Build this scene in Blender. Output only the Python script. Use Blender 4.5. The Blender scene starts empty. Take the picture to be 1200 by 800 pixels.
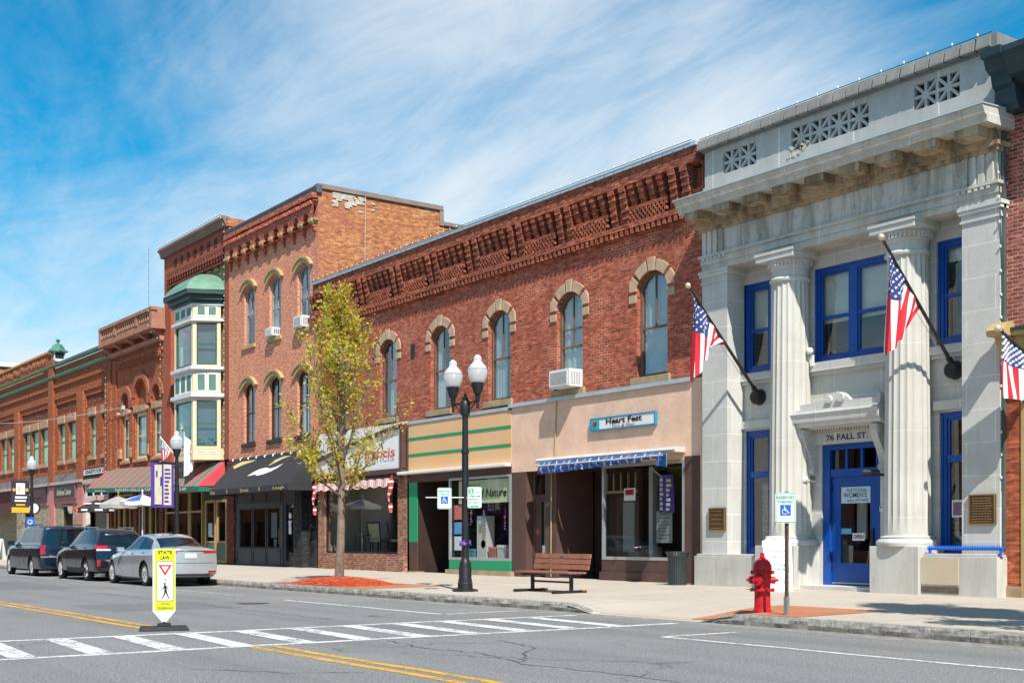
import bpy, bmesh, math, random
from mathutils import Vector, Matrix
R=math.radians
rnd=random.Random(7)
SC=bpy.context.scene
COL=SC.collection
# ------------------------------------------------------------------ camera
cam=bpy.data.cameras.new('camera'); cam_o=bpy.data.objects.new('camera',cam); COL.objects.link(cam_o)
cam.sensor_width=36.0; cam.lens=43.5; cam.shift_y=0.1933; cam.clip_start=0.1; cam.clip_end=6000
cam_o.location=(0,0,1.28)
cam_o.rotation_euler=(R(90),0,math.atan2(0.8113,0.5846))
SC.camera=cam_o
# ------------------------------------------------------------------ light
SUN=Vector((0.599,-0.2500,0.761)).normalized()
sun=bpy.data.lights.new('sun','SUN'); sun.energy=5.0; sun.angle=R(0.53); sun.color=(1.0,0.94,0.85)
sun_o=bpy.data.objects.new('sun',sun); COL.objects.link(sun_o); sun_o.location=(20,-10,40)
sun_o.rotation_euler=SUN.to_track_quat('Z','Y').to_euler()
W=bpy.data.worlds.new('World'); SC.world=W; W.use_nodes=True
def world():
    nt=W.node_tree; N=nt.nodes; L=nt.links; N.clear()
    out=N.new('ShaderNodeOutputWorld'); bg=N.new('ShaderNodeBackground'); bg.inputs[1].default_value=0.078
    sky=N.new('ShaderNodeTexSky'); sky.sky_type='NISHITA'; sky.sun_disc=False
    sky.sun_elevation=math.asin(SUN.z); sky.sun_rotation=math.atan2(SUN.x,SUN.y)
    sky.altitude=100; sky.air_density=1.0; sky.dust_density=0.35; sky.ozone_density=2.2
    hs=N.new('ShaderNodeHueSaturation'); hs.inputs['Saturation'].default_value=1.25; hs.inputs['Hue'].default_value=0.478; hs.inputs['Value'].default_value=1.0
    L.new(sky.outputs[0],hs.inputs['Color'])
    tn=N.new('ShaderNodeMix'); tn.data_type='RGBA'; tn.blend_type='MULTIPLY'; tn.inputs[0].default_value=1; L.new(hs.outputs[0],tn.inputs[6]); tn.inputs[7].default_value=(.05,1.18,1.48,1)
    tc=N.new('ShaderNodeTexCoord'); sep=N.new('ShaderNodeSeparateXYZ'); L.new(tc.outputs['Generated'],sep.inputs[0])
    def m(op,a,b=None,c=None):
        n=N.new('ShaderNodeMath'); n.operation=op
        for i,v in enumerate((a,b,c)):
            if v is None: continue
            if isinstance(v,(int,float)): n.inputs[i].default_value=v
            else: L.new(v,n.inputs[i])
        return n.outputs[0]
    z=m('ADD',m('MAXIMUM',sep.outputs[2],0.0),0.16)
    px=m('DIVIDE',sep.outputs[0],z); py=m('DIVIDE',sep.outputs[1],z)
    cb=N.new('ShaderNodeCombineXYZ'); L.new(px,cb.inputs[0]); L.new(py,cb.inputs[1])
    def noise(rot,sc,scale,det,rough,dist,loc=(0,0,0)):
        mp=N.new('ShaderNodeMapping'); mp.inputs['Rotation'].default_value=(0,0,R(rot)); mp.inputs['Scale'].default_value=sc; mp.inputs['Location'].default_value=loc
        L.new(cb.outputs[0],mp.inputs[0])
        n=N.new('ShaderNodeTexNoise'); n.inputs['Scale'].default_value=scale; n.inputs['Detail'].default_value=det
        n.inputs['Roughness'].default_value=rough; n.inputs['Distortion'].default_value=dist
        L.new(mp.outputs[0],n.inputs['Vector']); return n.outputs[0]
    def ramp(v,a,b):
        n=N.new('ShaderNodeMapRange'); n.interpolation_type='SMOOTHSTEP'; n.inputs[1].default_value=a; n.inputs[2].default_value=b
        L.new(v,n.inputs[0]); return n.outputs[0]
    big=noise(20,(0.5,1.0,1),0.9,4,0.5,0.3,(1.3,0.4,0))
    wis=noise(6,(0.70,1.30,1),1.25,9,0.58,0.9,(2.1,.7,0))
    fine=noise(12,(0.55,1.5,1),4.2,8,0.65,0.8)
    # a broad bank of thin cloud towards one side of the sky
    dv=N.new('ShaderNodeVectorMath'); dv.operation='DOT_PRODUCT'; nv=N.new('ShaderNodeVectorMath'); nv.operation='NORMALIZE'
    L.new(tc.outputs['Generated'],nv.inputs[0]); L.new(nv.outputs[0],dv.inputs[0]); dv.inputs[1].default_value=(-0.76,0.58,0.29)
    bank=ramp(dv.outputs['Value'],0.945,0.998)
    low=m('SUBTRACT',1.0,ramp(sep.outputs[2],0.10,0.34))
    s=m('ADD',m('MULTIPLY',wis,0.70),m('MULTIPLY',fine,0.30))
    s=m('ADD',s,m('MULTIPLY',m('SUBTRACT',big,0.5),0.55))
    s=m('ADD',s,m('ADD',m('MULTIPLY',bank,0.17),m('MULTIPLY',low,0.27)))
    dr=N.new('ShaderNodeVectorMath'); dr.operation='DOT_PRODUCT'; L.new(nv.outputs[0],dr.inputs[0]); dr.inputs[1].default_value=(0.585,0.811,0.0)
    s=m('SUBTRACT',s,m('MULTIPLY',ramp(dr.outputs['Value'],0.06,0.30),0.13))
    f=m('MULTIPLY',ramp(s,0.36,0.92),0.93)
    mx=N.new('ShaderNodeMix'); mx.data_type='RGBA'; L.new(f,mx.inputs['Factor']); L.new(tn.outputs[2],mx.inputs[6]); mx.inputs[7].default_value=(8.4,9.0,9.4,1)
    L.new(mx.outputs[2],bg.inputs[0]); L.new(bg.outputs[0],out.inputs[0])
world()
SC.view_settings.view_transform='Standard'; SC.view_settings.look='None'; SC.view_settings.gamma=1.0; SC.view_settings.exposure=0.40
SC.view_settings.use_curve_mapping=False
SC.render.engine='CYCLES'
SC.cycles.max_bounces=6; SC.cycles.transparent_max_bounces=12; SC.cycles.caustics_reflective=False; SC.cycles.caustics_refractive=False
# ------------------------------------------------------------------ materials
MATS={}
def nodes(name):
    m=bpy.data.materials.new(name); m.use_nodes=True; nt=m.node_tree; nt.nodes.clear()
    o=nt.nodes.new('ShaderNodeOutputMaterial'); p=nt.nodes.new('ShaderNodeBsdfPrincipled'); nt.links.new(p.outputs[0],o.inputs[0])
    return m,nt,p,o
def mixc(nt,fac,a,b,mode='MIX'):
    n=nt.nodes.new('ShaderNodeMix'); n.data_type='RGBA'; n.blend_type=mode
    for i,v in ((0,fac),(6,a),(7,b)):
        if hasattr(v,'links'): nt.links.new(v,n.inputs[i])
        elif i==0: n.inputs[0].default_value=v
        else: n.inputs[i].default_value=(*v,1)
    return n.outputs[2]
def noise_n(nt,scale,det=5,rough=.6,vec=None,sc=None,dist=0):
    n=nt.nodes.new('ShaderNodeTexNoise'); n.inputs['Scale'].default_value=scale; n.inputs['Detail'].default_value=det; n.inputs['Roughness'].default_value=rough; n.inputs['Distortion'].default_value=dist
    if vec is None:
        vec=nt.nodes.new('ShaderNodeTexCoord').outputs['Object']
    if sc:
        mp=nt.nodes.new('ShaderNodeMapping'); mp.inputs['Scale'].default_value=sc; nt.links.new(vec,mp.inputs[0]); vec=mp.outputs[0]
    nt.links.new(vec,n.inputs['Vector']); return n.outputs[0]
def rng(nt,v,a,b,c=0.,d=1.):
    n=nt.nodes.new('ShaderNodeMapRange'); n.inputs[1].default_value=a; n.inputs[2].default_value=b; n.inputs[3].default_value=c; n.inputs[4].default_value=d
    nt.links.new(v,n.inputs[0]); return n.outputs[0]
def bump(nt,p,h,strength=.3,dist=.01):
    b=nt.nodes.new('ShaderNodeBump'); b.inputs['Strength'].default_value=strength; b.inputs['Distance'].default_value=dist
    nt.links.new(h,b.inputs['Height']); nt.links.new(b.outputs[0],p.inputs['Normal'])
def mat(name,col,rough=.7,var=.18,scale=3.,metal=0.,bmp=.0,col2=None,spec=.4,bscale=None):
    """plain surface with soft uneven tone"""
    if name in MATS: return MATS[name]
    m,nt,p,o=nodes(name)
    n=noise_n(nt,scale); c2=col2 or tuple(c*(1-var) for c in col); c1=tuple(min(1,c*(1+var*.5)) for c in col)
    nt.links.new(mixc(nt,rng(nt,n,.3,.7),c1,c2),p.inputs['Base Color'])
    p.inputs['Roughness'].default_value=rough; p.inputs['Metallic'].default_value=metal; p.inputs['Specular IOR Level'].default_value=spec
    if bmp: bump(nt,p,noise_n(nt,bscale or scale*12,6,.65),bmp,.01)
    MATS[name]=m; return m
def brick_mat(name,c1,c2,mortar,bw=.215,rh=.072,ms=.007,stain=None,stain_amt=.5,bias=0.,seed=0.,mort_soft=.2,patch=None,mdark=.5):
    if name in MATS: return MATS[name]
    m,nt,p,o=nodes(name); N=nt.nodes; L=nt.links
    tc=N.new('ShaderNodeTexCoord'); s=N.new('ShaderNodeSeparateXYZ'); L.new(tc.outputs['Object'],s.inputs[0])
    a=N.new('ShaderNodeMath'); a.operation='ADD'; L.new(s.outputs[0],a.inputs[0]); L.new(s.outputs[1],a.inputs[1])
    cb=N.new('ShaderNodeCombineXYZ'); L.new(a.outputs[0],cb.inputs[0]); L.new(s.outputs[2],cb.inputs[1]); cb.inputs[2].default_value=seed
    b=N.new('ShaderNodeTexBrick'); L.new(cb.outputs[0],b.inputs['Vector']); b.inputs['Scale'].default_value=1
    b.inputs['Brick Width'].default_value=bw; b.inputs['Row Height'].default_value=rh; b.inputs['Mortar Size'].default_value=ms; b.inputs['Mortar Smooth'].default_value=mort_soft; b.inputs['Bias'].default_value=bias
    b.inputs['Color1'].default_value=(*c1,1); b.inputs['Color2'].default_value=(*c2,1); b.inputs['Mortar'].default_value=(*mortar,1)
    # brick-sized tone changes on top of the two colours
    vb=noise_n(nt,1,2,.5,cb.outputs[0],(1/bw*.9,1/rh*.9,1))
    c=mixc(nt,rng(nt,vb,.40,.66,0,.80),b.outputs[0],tuple(x*.30 for x in c2))
    c=mixc(nt,rng(nt,noise_n(nt,1,2,.5,cb.outputs[0],(1/bw*.8,1/rh*.8,3)),.54,.70,0,.60),c,tuple(min(1,x*1.7+.03) for x in c1))
    if stain: c=mixc(nt,rng(nt,noise_n(nt,.55,5,.6),.42,.68,0,stain_amt),c,stain)
    if patch: c=mixc(nt,rng(nt,noise_n(nt,.8,6,.7,None,(1,1,1.6)),.60,.66,0,.65),c,patch)
    # keep the mortar where it is
    mo=mixc(nt,rng(nt,noise_n(nt,.9,7,.72,None,(1,1,1.3)),.50,.62),tuple(x*mdark for x in mortar),mortar)
    c=mixc(nt,rng(nt,b.outputs['Fac'],.3,1.,0,.88),c,mo)
    c=mixc(nt,rng(nt,noise_n(nt,1,5,.65,None,(3.5,3.5,.35)),.56,.74,0,.30),c,tuple(x*.35 for x in c2))
    L.new(c,p.inputs['Base Color']); p.inputs['Roughness'].default_value=.88; p.inputs['Specular IOR Level'].default_value=.25
    inv=N.new('ShaderNodeMath'); inv.operation='SUBTRACT'; inv.inputs[0].default_value=1; L.new(b.outputs['Fac'],inv.inputs[1])
    ad=N.new('ShaderNodeMath'); ad.operation='MULTIPLY_ADD'; L.new(noise_n(nt,60,4),ad.inputs[0]); ad.inputs[1].default_value=.5; L.new(inv.outputs[0],ad.inputs[2])
    bump(nt,p,ad.outputs[0],.55,.012)
    MATS[name]=m; return m
def glass_mat(name,tint=(.8,.85,.85),refl=.22,rough=.02,wob=.0):
    if name in MATS: return MATS[name]
    m,nt,p,o=nodes(name); N=nt.nodes; L=nt.links; N.remove(p)
    t=N.new('ShaderNodeBsdfTransparent'); t.inputs[0].default_value=(*tint,1)
    g=N.new('ShaderNodeBsdfGlossy'); g.inputs['Roughness'].default_value=rough; g.inputs[0].default_value=(.95,.97,1,1)
    if wob:
        b=N.new('ShaderNodeBump'); b.inputs['Strength'].default_value=wob; b.inputs['Distance'].default_value=.02
        L.new(noise_n(nt,2.2,2),b.inputs['Height']); L.new(b.outputs[0],g.inputs['Normal'])
    fr=N.new('ShaderNodeLayerWeight'); fr.inputs[0].default_value=.5
    pw=N.new('ShaderNodeMath'); pw.operation='POWER'; L.new(fr.outputs['Facing'],pw.inputs[0]); pw.inputs[1].default_value=4.2
    a=N.new('ShaderNodeMath'); a.operation='MULTIPLY_ADD'; a.use_clamp=True; L.new(pw.outputs[0],a.inputs[0]); a.inputs[1].default_value=.9; a.inputs[2].default_value=.04+refl
    mx=N.new('ShaderNodeMixShader'); L.new(a.outputs[0],mx.inputs[0]); L.new(t.outputs[0],mx.inputs[1]); L.new(g.outputs[0],mx.inputs[2]); L.new(mx.outputs[0],o.inputs[0])
    MATS[name]=m; return m
def stripe_mat(name,cols,width,axis='X',rough=.8,slope=0.):
    """cloth with repeating woven stripes along one object axis"""
    m,nt,p,o=nodes(name); N=nt.nodes; L=nt.links
    tc=N.new('ShaderNodeTexCoord'); s=N.new('ShaderNodeSeparateXYZ'); L.new(tc.outputs['Object'],s.inputs[0])
    v=s.outputs['XYZ'.index(axis)]
    d=N.new('ShaderNodeMath'); d.operation='DIVIDE'; L.new(v,d.inputs[0]); d.inputs[1].default_value=width*len(cols)
    f=N.new('ShaderNodeMath'); f.operation='FRACT'; L.new(d.outputs[0],f.inputs[0])
    r=N.new('ShaderNodeValToRGB'); r.color_ramp.interpolation='CONSTANT'; L.new(f.outputs[0],r.inputs[0])
    e=r.color_ramp.elements; e[0].color=(*cols[0],1); e[0].position=0
    for i,c in enumerate(cols[1:],1):
        if i==1: e[1].position=i/len(cols); e[1].color=(*c,1)
        else: k=e.new(i/len(cols)); k.color=(*c,1)
    c=mixc(nt,rng(nt,noise_n(nt,4,5),.3,.7,0,.25),r.outputs[0],(.05,.05,.05))
    L.new(c,p.inputs['Base Color']); p.inputs['Roughness'].default_value=rough
    MATS[name]=m; return m
# ------------------------------------------------------------------ mesh builder
EACH={'pilaster','plinth','brown_pier','mutule','lattice','brick_pier','cornice_bracket','belt_course','green_band','pier_block','carved_boss','triglyph','guttae','pilaster_cap','tan_brick_front','shop_bracket','corbel_block','frieze_slot_shade','gooseneck_lamp','corbel_cap','woven_panel','lintel_flashing','arch_ring','pink_front','green_pilaster','doorstep','white_front','sign_trim','panel_moulding','window_notice','louvre','green_panel','panel_frame','handle','lobby_easel','bay_band','side_window','windscreen','roof_support','string_course','green_cornice','corbel_slot','shop_trim','entry_wall','shop_cornice','panel_gap','globe_band'}
class MB:
    def __init__(s): s.v=[]; s.f=[]; s.m=[]; s.k=0
    def mat(s,k): s.k=k; return s
    def add(s,vs,fs):
        b=len(s.v); s.v+= [tuple(v) for v in vs]
        for f in fs: s.f.append([b+i for i in f]); s.m.append(s.k)
        return s
    def quad(s,a,b,c,d): return s.add([a,b,c,d],[(0,1,2,3)])
    def poly(s,pts): return s.add(pts,[tuple(range(len(pts)))])
    def box(s,x0,x1,y0,y1,z0,z1):
        return s.add([(x0,y0,z0),(x1,y0,z0),(x1,y1,z0),(x0,y1,z0),(x0,y0,z1),(x1,y0,z1),(x1,y1,z1),(x0,y1,z1)],
            [(0,3,2,1),(4,5,6,7),(0,1,5,4),(1,2,6,5),(2,3,7,6),(3,0,4,7)])
    def hexa(s,b,t):
        return s.add(list(b)+list(t),[(0,3,2,1),(4,5,6,7),(0,1,5,4),(1,2,6,5),(2,3,7,6),(3,0,4,7)])
    def obox(s,c,sx,sy,sz,M=None):
        M=M or Matrix.Identity(3); c=Vector(c)
        vs=[c+M@Vector((x*sx/2,y*sy/2,z*sz/2)) for z in(-1,1) for x,y in((-1,-1),(1,-1),(1,1),(-1,1))]
        return s.hexa(vs[:4],vs[4:])
    def prism(s,pts,y0,y1):
        """pts: (x,z) outline pushed from y0 to y1"""
        n=len(pts); vs=[(x,y0,z) for x,z in pts]+[(x,y1,z) for x,z in pts]
        return s.add(vs,[tuple(range(n)),tuple(range(2*n-1,n-1,-1))]+[(i,i+n,(i+1)%n+n,(i+1)%n) for i in range(n)])
    def prismx(s,pts,x0,x1):
        """pts: (y,z) outline pushed along x"""
        n=len(pts); vs=[(x0,y,z) for y,z in pts]+[(x1,y,z) for y,z in pts]
        return s.add(vs,[tuple(range(n)),tuple(range(2*n-1,n-1,-1))]+[(i,i+n,(i+1)%n+n,(i+1)%n) for i in range(n)])
    def prismz(s,pts,z0,z1):
        n=len(pts); vs=[(x,y,z0) for x,y in pts]+[(x,y,z1) for x,y in pts]
        return s.add(vs,[tuple(range(n)),tuple(range(2*n-1,n-1,-1))]+[(i,i+n,(i+1)%n+n,(i+1)%n) for i in range(n)])
    def ring(s,outer,inner,y0,y1):
        n=len(outer); b=[]
        for pts,y in ((outer,y0),(inner,y0),(inner,y1),(outer,y1)): b+=[(x,y,z) for x,z in pts]
        fs=[]
        for i in range(n):
            j=(i+1)%n
            for k in range(4):
                q=(k+1)%4; fs.append((k*n+i,k*n+j,q*n+j,q*n+i))
        return s.add(b,fs)
    def tube(s,p0,p1,r0,r1=None,n=8,cap=True):
        p0=Vector(p0); p1=Vector(p1); r1=r0 if r1 is None else r1
        d=(p1-p0).normalized(); a=d.orthogonal().normalized(); b=d.cross(a)
        vs=[p+(a*math.cos(t)+b*math.sin(t))*r for p,r in((p0,r0),(p1,r1)) for t in [2*math.pi*i/n for i in range(n)]]
        fs=[(i,(i+1)%n,(i+1)%n+n,i+n) for i in range(n)]
        if cap: fs+=[tuple(range(n-1,-1,-1)),tuple(range(n,2*n))]
        return s.add(vs,fs)
    def path(s,pts,rad,n=6):
        pts=[Vector(p) for p in pts]; rs=rad if isinstance(rad,(list,tuple)) else [rad]*len(pts)
        rows=[]; a=None
        for i,p in enumerate(pts):
            d=(pts[min(i+1,len(pts)-1)]-pts[max(i-1,0)]).normalized()
            a=d.orthogonal().normalized() if a is None else (a-d*a.dot(d)).normalized()
            b=d.cross(a); rows+=[p+(a*math.cos(2*math.pi*k/n)+b*math.sin(2*math.pi*k/n))*rs[i] for k in range(n)]
        fs=[(i*n+k,i*n+(k+1)%n,(i+1)*n+(k+1)%n,(i+1)*n+k) for i in range(len(pts)-1) for k in range(n)]
        fs+=[tuple(range(n-1,-1,-1)),tuple((len(pts)-1)*n+k for k in range(n))]
        return s.add(rows,fs)
    def lathe(s,prof,c,n=20,axis='Z',cap=True):
        """prof: (r,h)"""
        c=Vector(c); vs=[]
        for r,h in prof:
            for k in range(n):
                t=2*math.pi*k/n; q=r
                if axis=='Z': vs.append(c+Vector((q*math.cos(t),q*math.sin(t),h)))
                elif axis=='Y': vs.append(c+Vector((q*math.cos(t),h,q*math.sin(t))))
                else: vs.append(c+Vector((h,q*math.cos(t),q*math.sin(t))))
        m=len(prof); fs=[(i*n+k,i*n+(k+1)%n,(i+1)*n+(k+1)%n,(i+1)*n+k) for i in range(m-1) for k in range(n)]
        if prof[0]==prof[-1]: cap=False
        if cap and prof[0][0]>1e-4: fs.append(tuple(range(n-1,-1,-1)))
        if cap and prof[-1][0]>1e-4: fs.append(tuple((m-1)*n+k for k in range(n)))
        return s.add(vs,fs)
    def sphere(s,c,r,n=10,m=7,sc=(1,1,1)):
        c=Vector(c); vs=[]; 
        for i in range(m+1):
            a=math.pi*i/m
            for k in range(n):
                t=2*math.pi*k/n; vs.append(c+Vector((r*sc[0]*math.sin(a)*math.cos(t),r*sc[1]*math.sin(a)*math.sin(t),r*sc[2]*math.cos(a))))
        return s.add(vs,[(i*n+k,i*n+(k+1)%n,(i+1)*n+(k+1)%n,(i+1)*n+k) for i in range(m) for k in range(n)])
    def grid(s,fn,nu,nv):
        vs=[fn(i/nu,j/nv) for i in range(nu+1) for j in range(nv+1)]
        return s.add(vs,[(i*(nv+1)+j,(i+1)*(nv+1)+j,(i+1)*(nv+1)+j+1,i*(nv+1)+j+1) for i in range(nu) for j in range(nv)])
    def pieces(s):
        """the separate pieces of this builder, each as a builder of its own"""
        par=list(range(len(s.v)))
        def find(a):
            while par[a]!=a: par[a]=par[par[a]]; a=par[a]
            return a
        for f in s.f:
            for q in f[1:]: par[find(q)]=find(f[0])
        comp={}
        for i in range(len(s.v)): comp.setdefault(find(i),[]).append(i)
        cl=[]
        for ids in comp.values():
            lo=[min(s.v[i][k] for i in ids)-.004 for k in range(3)]; hi=[max(s.v[i][k] for i in ids)+.004 for k in range(3)]; ids=set(ids); again=True
            while again:
                again=False
                for c in cl:
                    if all(c[0][k]<=hi[k] and lo[k]<=c[1][k] for k in range(3)):
                        lo=[min(lo[k],c[0][k]) for k in range(3)]; hi=[max(hi[k],c[1][k]) for k in range(3)]; ids|=c[2]; cl.remove(c); again=True; break
            cl.append((lo,hi,ids))
        out=[]
        for lo,hi,ids in cl:
            o=MB(); mp={}
            for f,k in zip(s.f,s.m):
                if f[0] in ids:
                    o.f.append([mp.setdefault(q,len(mp)) for q in f]); o.m.append(k)
            o.v=[None]*len(mp)
            for q,n in mp.items(): o.v[n]=s.v[q]
            out.append(o)
        return out
    def build(s,name,mats,parent=None,smooth=False,origin=None,bevel=0.,fix=True,kind=None):
        if name in EACH and parent is not None:
            ps=s.pieces()
            if len(ps)>1: return [p.build(name,mats,parent,smooth,origin,bevel,fix,kind) for p in ps if p.f][0]
        if not isinstance(mats,(list,tuple)): mats=[mats]
        me=bpy.data.meshes.new(name)
        vs=s.v
        if origin is not None: vs=[(v[0]-origin[0],v[1]-origin[1],v[2]-origin[2]) for v in vs]
        me.from_pydata([tuple(v) for v in vs],[],s.f)
        for m in mats: me.materials.append(m)
        me.polygons.foreach_set('material_index',s.m)
        bm=bmesh.new(); bm.from_mesh(me)
        if smooth or bevel: bmesh.ops.remove_doubles(bm,verts=bm.verts,dist=1e-5)
        if fix: bmesh.ops.recalc_face_normals(bm,faces=bm.faces)
        bm.to_mesh(me); bm.free()
        if smooth:
            me.polygons.foreach_set('use_smooth',[True]*len(me.polygons))
            me.set_sharp_from_angle(angle=R(smooth if smooth>1 else 40))
        o=bpy.data.objects.new(name,me); COL.objects.link(o)
        if bevel:
            b=o.modifiers.new('bevel','BEVEL'); b.width=bevel; b.segments=2; b.limit_method='ANGLE'
        if parent is not None:
            o.parent=parent
            if parent.type=='EMPTY': o.location=-Vector(parent.location)
        elif origin is not None: o.location=origin
        if kind: o['kind']=kind
        return o
def thing(name,label,cat,loc=(0,0,0),group=None):
    o=bpy.data.objects.new(name,None); COL.objects.link(o); o.location=loc; o.empty_display_size=.3
    o['label']=label; o['category']=cat
    if group: o['group']=group
    return o
def tag(o,label,cat,group=None):
    o['label']=label; o['category']=cat
    if group: o['group']=group
    return o
def copy_tree(o,parent=None):
    c=o.copy(); COL.objects.link(c)
    if parent is not None: c.parent=parent
    for ch in list(o.children): copy_tree(ch,c)
    return c
def text_mb(s,x0,x1,z0,z1,y,mb=None,face='-Y',shear=0.,bold=0.,depth=.006,M=None):
    """lettering cut as flat raised shapes, fitted to a rectangle on a wall facing -Y (or through M)"""
    cu=bpy.data.curves.new('lettering','FONT'); cu.body=s; cu.size=1; cu.extrude=0; cu.shear=shear; cu.offset=bold; cu.align_x='LEFT'; cu.resolution_u=3
    o=bpy.data.objects.new('lettering',cu); COL.objects.link(o)
    dg=bpy.context.evaluated_depsgraph_get(); me=bpy.data.meshes.new_from_object(o.evaluated_get(dg))
    vs=[v.co.copy() for v in me.vertices]; fs=[tuple(p.vertices) for p in me.polygons]
    bpy.data.objects.remove(o); bpy.data.curves.remove(cu); bpy.data.meshes.remove(me)
    mb=mb or MB()
    if not vs: return mb
    ax=min(v.x for v in vs); bx=max(v.x for v in vs); az=min(v.y for v in vs); bz=max(v.y for v in vs)
    sx=(x1-x0)/(bx-ax); sz=(z1-z0)/(bz-az)
    pts=[Vector((x0+(v.x-ax)*sx,y-depth,z0+(v.y-az)*sz)) for v in vs]
    if M is not None: pts=[M@p for p in pts]
    mb.add(pts,fs); return mb
def outline(x0,x1,z0,z1,rise=0.,n=10):
    """closed outline of an opening, segmental head when rise>0"""
    if rise<=0: rise=1e-4
    w=(x1-x0)/2; cx=(x0+x1)/2; r=(w*w+rise*rise)/(2*rise); cz=z1-r; a=math.asin(min(1,w/r))
    pts=[(x0,z0),(x1,z0)]
    for i in range(n+1):
        t=a-2*a*i/n; pts.append((cx+r*math.sin(t),cz+r*math.cos(t)))
    return pts
def wall(mb,x0,x1,z0,z1,y,ops=(),d=.22):
    """sheet facing -Y with openings (x0,x1,z0,z1,rise) and their reveals"""
    xs=sorted({x0,x1,*[v for o in ops for v in o[:2]]}); zs=sorted({z0,z1,*[v for o in ops for v in o[2:4]]})
    xs=[x for x in xs if x0<=x<=x1]; zs=[z for z in zs if z0<=z<=z1]
    for i in range(len(xs)-1):
        for j in range(len(zs)-1):
            cx=(xs[i]+xs[i+1])/2; cz=(zs[j]+zs[j+1])/2
            if any(o[0]<cx<o[1] and o[2]<cz<o[3] for o in ops): continue
            mb.quad((xs[i],y,zs[j]),(xs[i+1],y,zs[j]),(xs[i+1],y,zs[j+1]),(xs[i],y,zs[j+1]))
    for o in ops:
        rise=o[4] if len(o)>4 else 0
        pts=outline(*o[:4],rise); n=len(pts)
        if rise>0:
            for i in range(2,n-1):
                a=pts[i]; b=pts[i+1]; mb.quad((a[0],y,a[1]),(a[0],y,o[3]),(b[0],y,o[3]),(b[0],y,b[1]))
        for i in range(n):
            a=pts[i]; b=pts[(i+1)%n]; mb.quad((a[0],y,a[1]),(b[0],y,b[1]),(b[0],y+d,b[1]),(a[0],y+d,a[1]))
    return mb
def window(parent,x0,x1,z0,z1,y,rise=0.,fm=None,fw=.07,rail=.5,mull=1,glass=None,curtain=None,cur=(0,1,0,1),low_curtain=None,dp=.06,muntin_low=0,wname='window',rw=.05,label=None):
    """sash window: frame, rails and bars with panes and a blind or curtain behind"""
    mb=MB(); mb.ring(outline(x0,x1,z0,z1,rise),outline(x0+fw,x1-fw,z0+fw,z1-fw,rise*.85),y,y+dp+.03)
    zr=z0+(z1-z0)*rail if rail else None
    if zr: mb.box(x0+fw,x1-fw,y+.008,y+dp,zr-rw/2,zr+rw/2)
    for k in range(mull):
        xm=x0+fw+(x1-x0-2*fw)*(k+1)/(mull+1); mb.box(xm-.018,xm+.018,y+.012,y+dp-.005,(zr or z0),z1-fw*.9)
    for k in range(muntin_low):
        xm=x0+fw+(x1-x0-2*fw)*(k+1)/(muntin_low+1); mb.box(xm-.018,xm+.018,y+.02,y+dp-.005,z0+fw,zr)
    f=mb.build(wname,fm,parent)
    if label: f['label']=label
    ins=outline(x0+fw*.8,x1-fw*.8,z0+fw*.8,z1-fw*.8,rise*.85)
    MB().poly([(a,y+dp*.6,b) for a,b in ins]).build('pane',glass,f)
    if curtain:
        c=MB(); xa=x0+fw+(x1-x0-2*fw)*cur[0]; xb=x0+fw+(x1-x0-2*fw)*cur[1]; za=z0+(z1-z0)*cur[2]; zb=z0+(z1-z0)*cur[3]
        c.grid(lambda u,v:(xa+(xb-xa)*u,y+.10+.014*math.sin(u*26+v*.8),za+(zb-za)*v),24,3); c.build('curtain',curtain,f,smooth=60)
    return f
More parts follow.
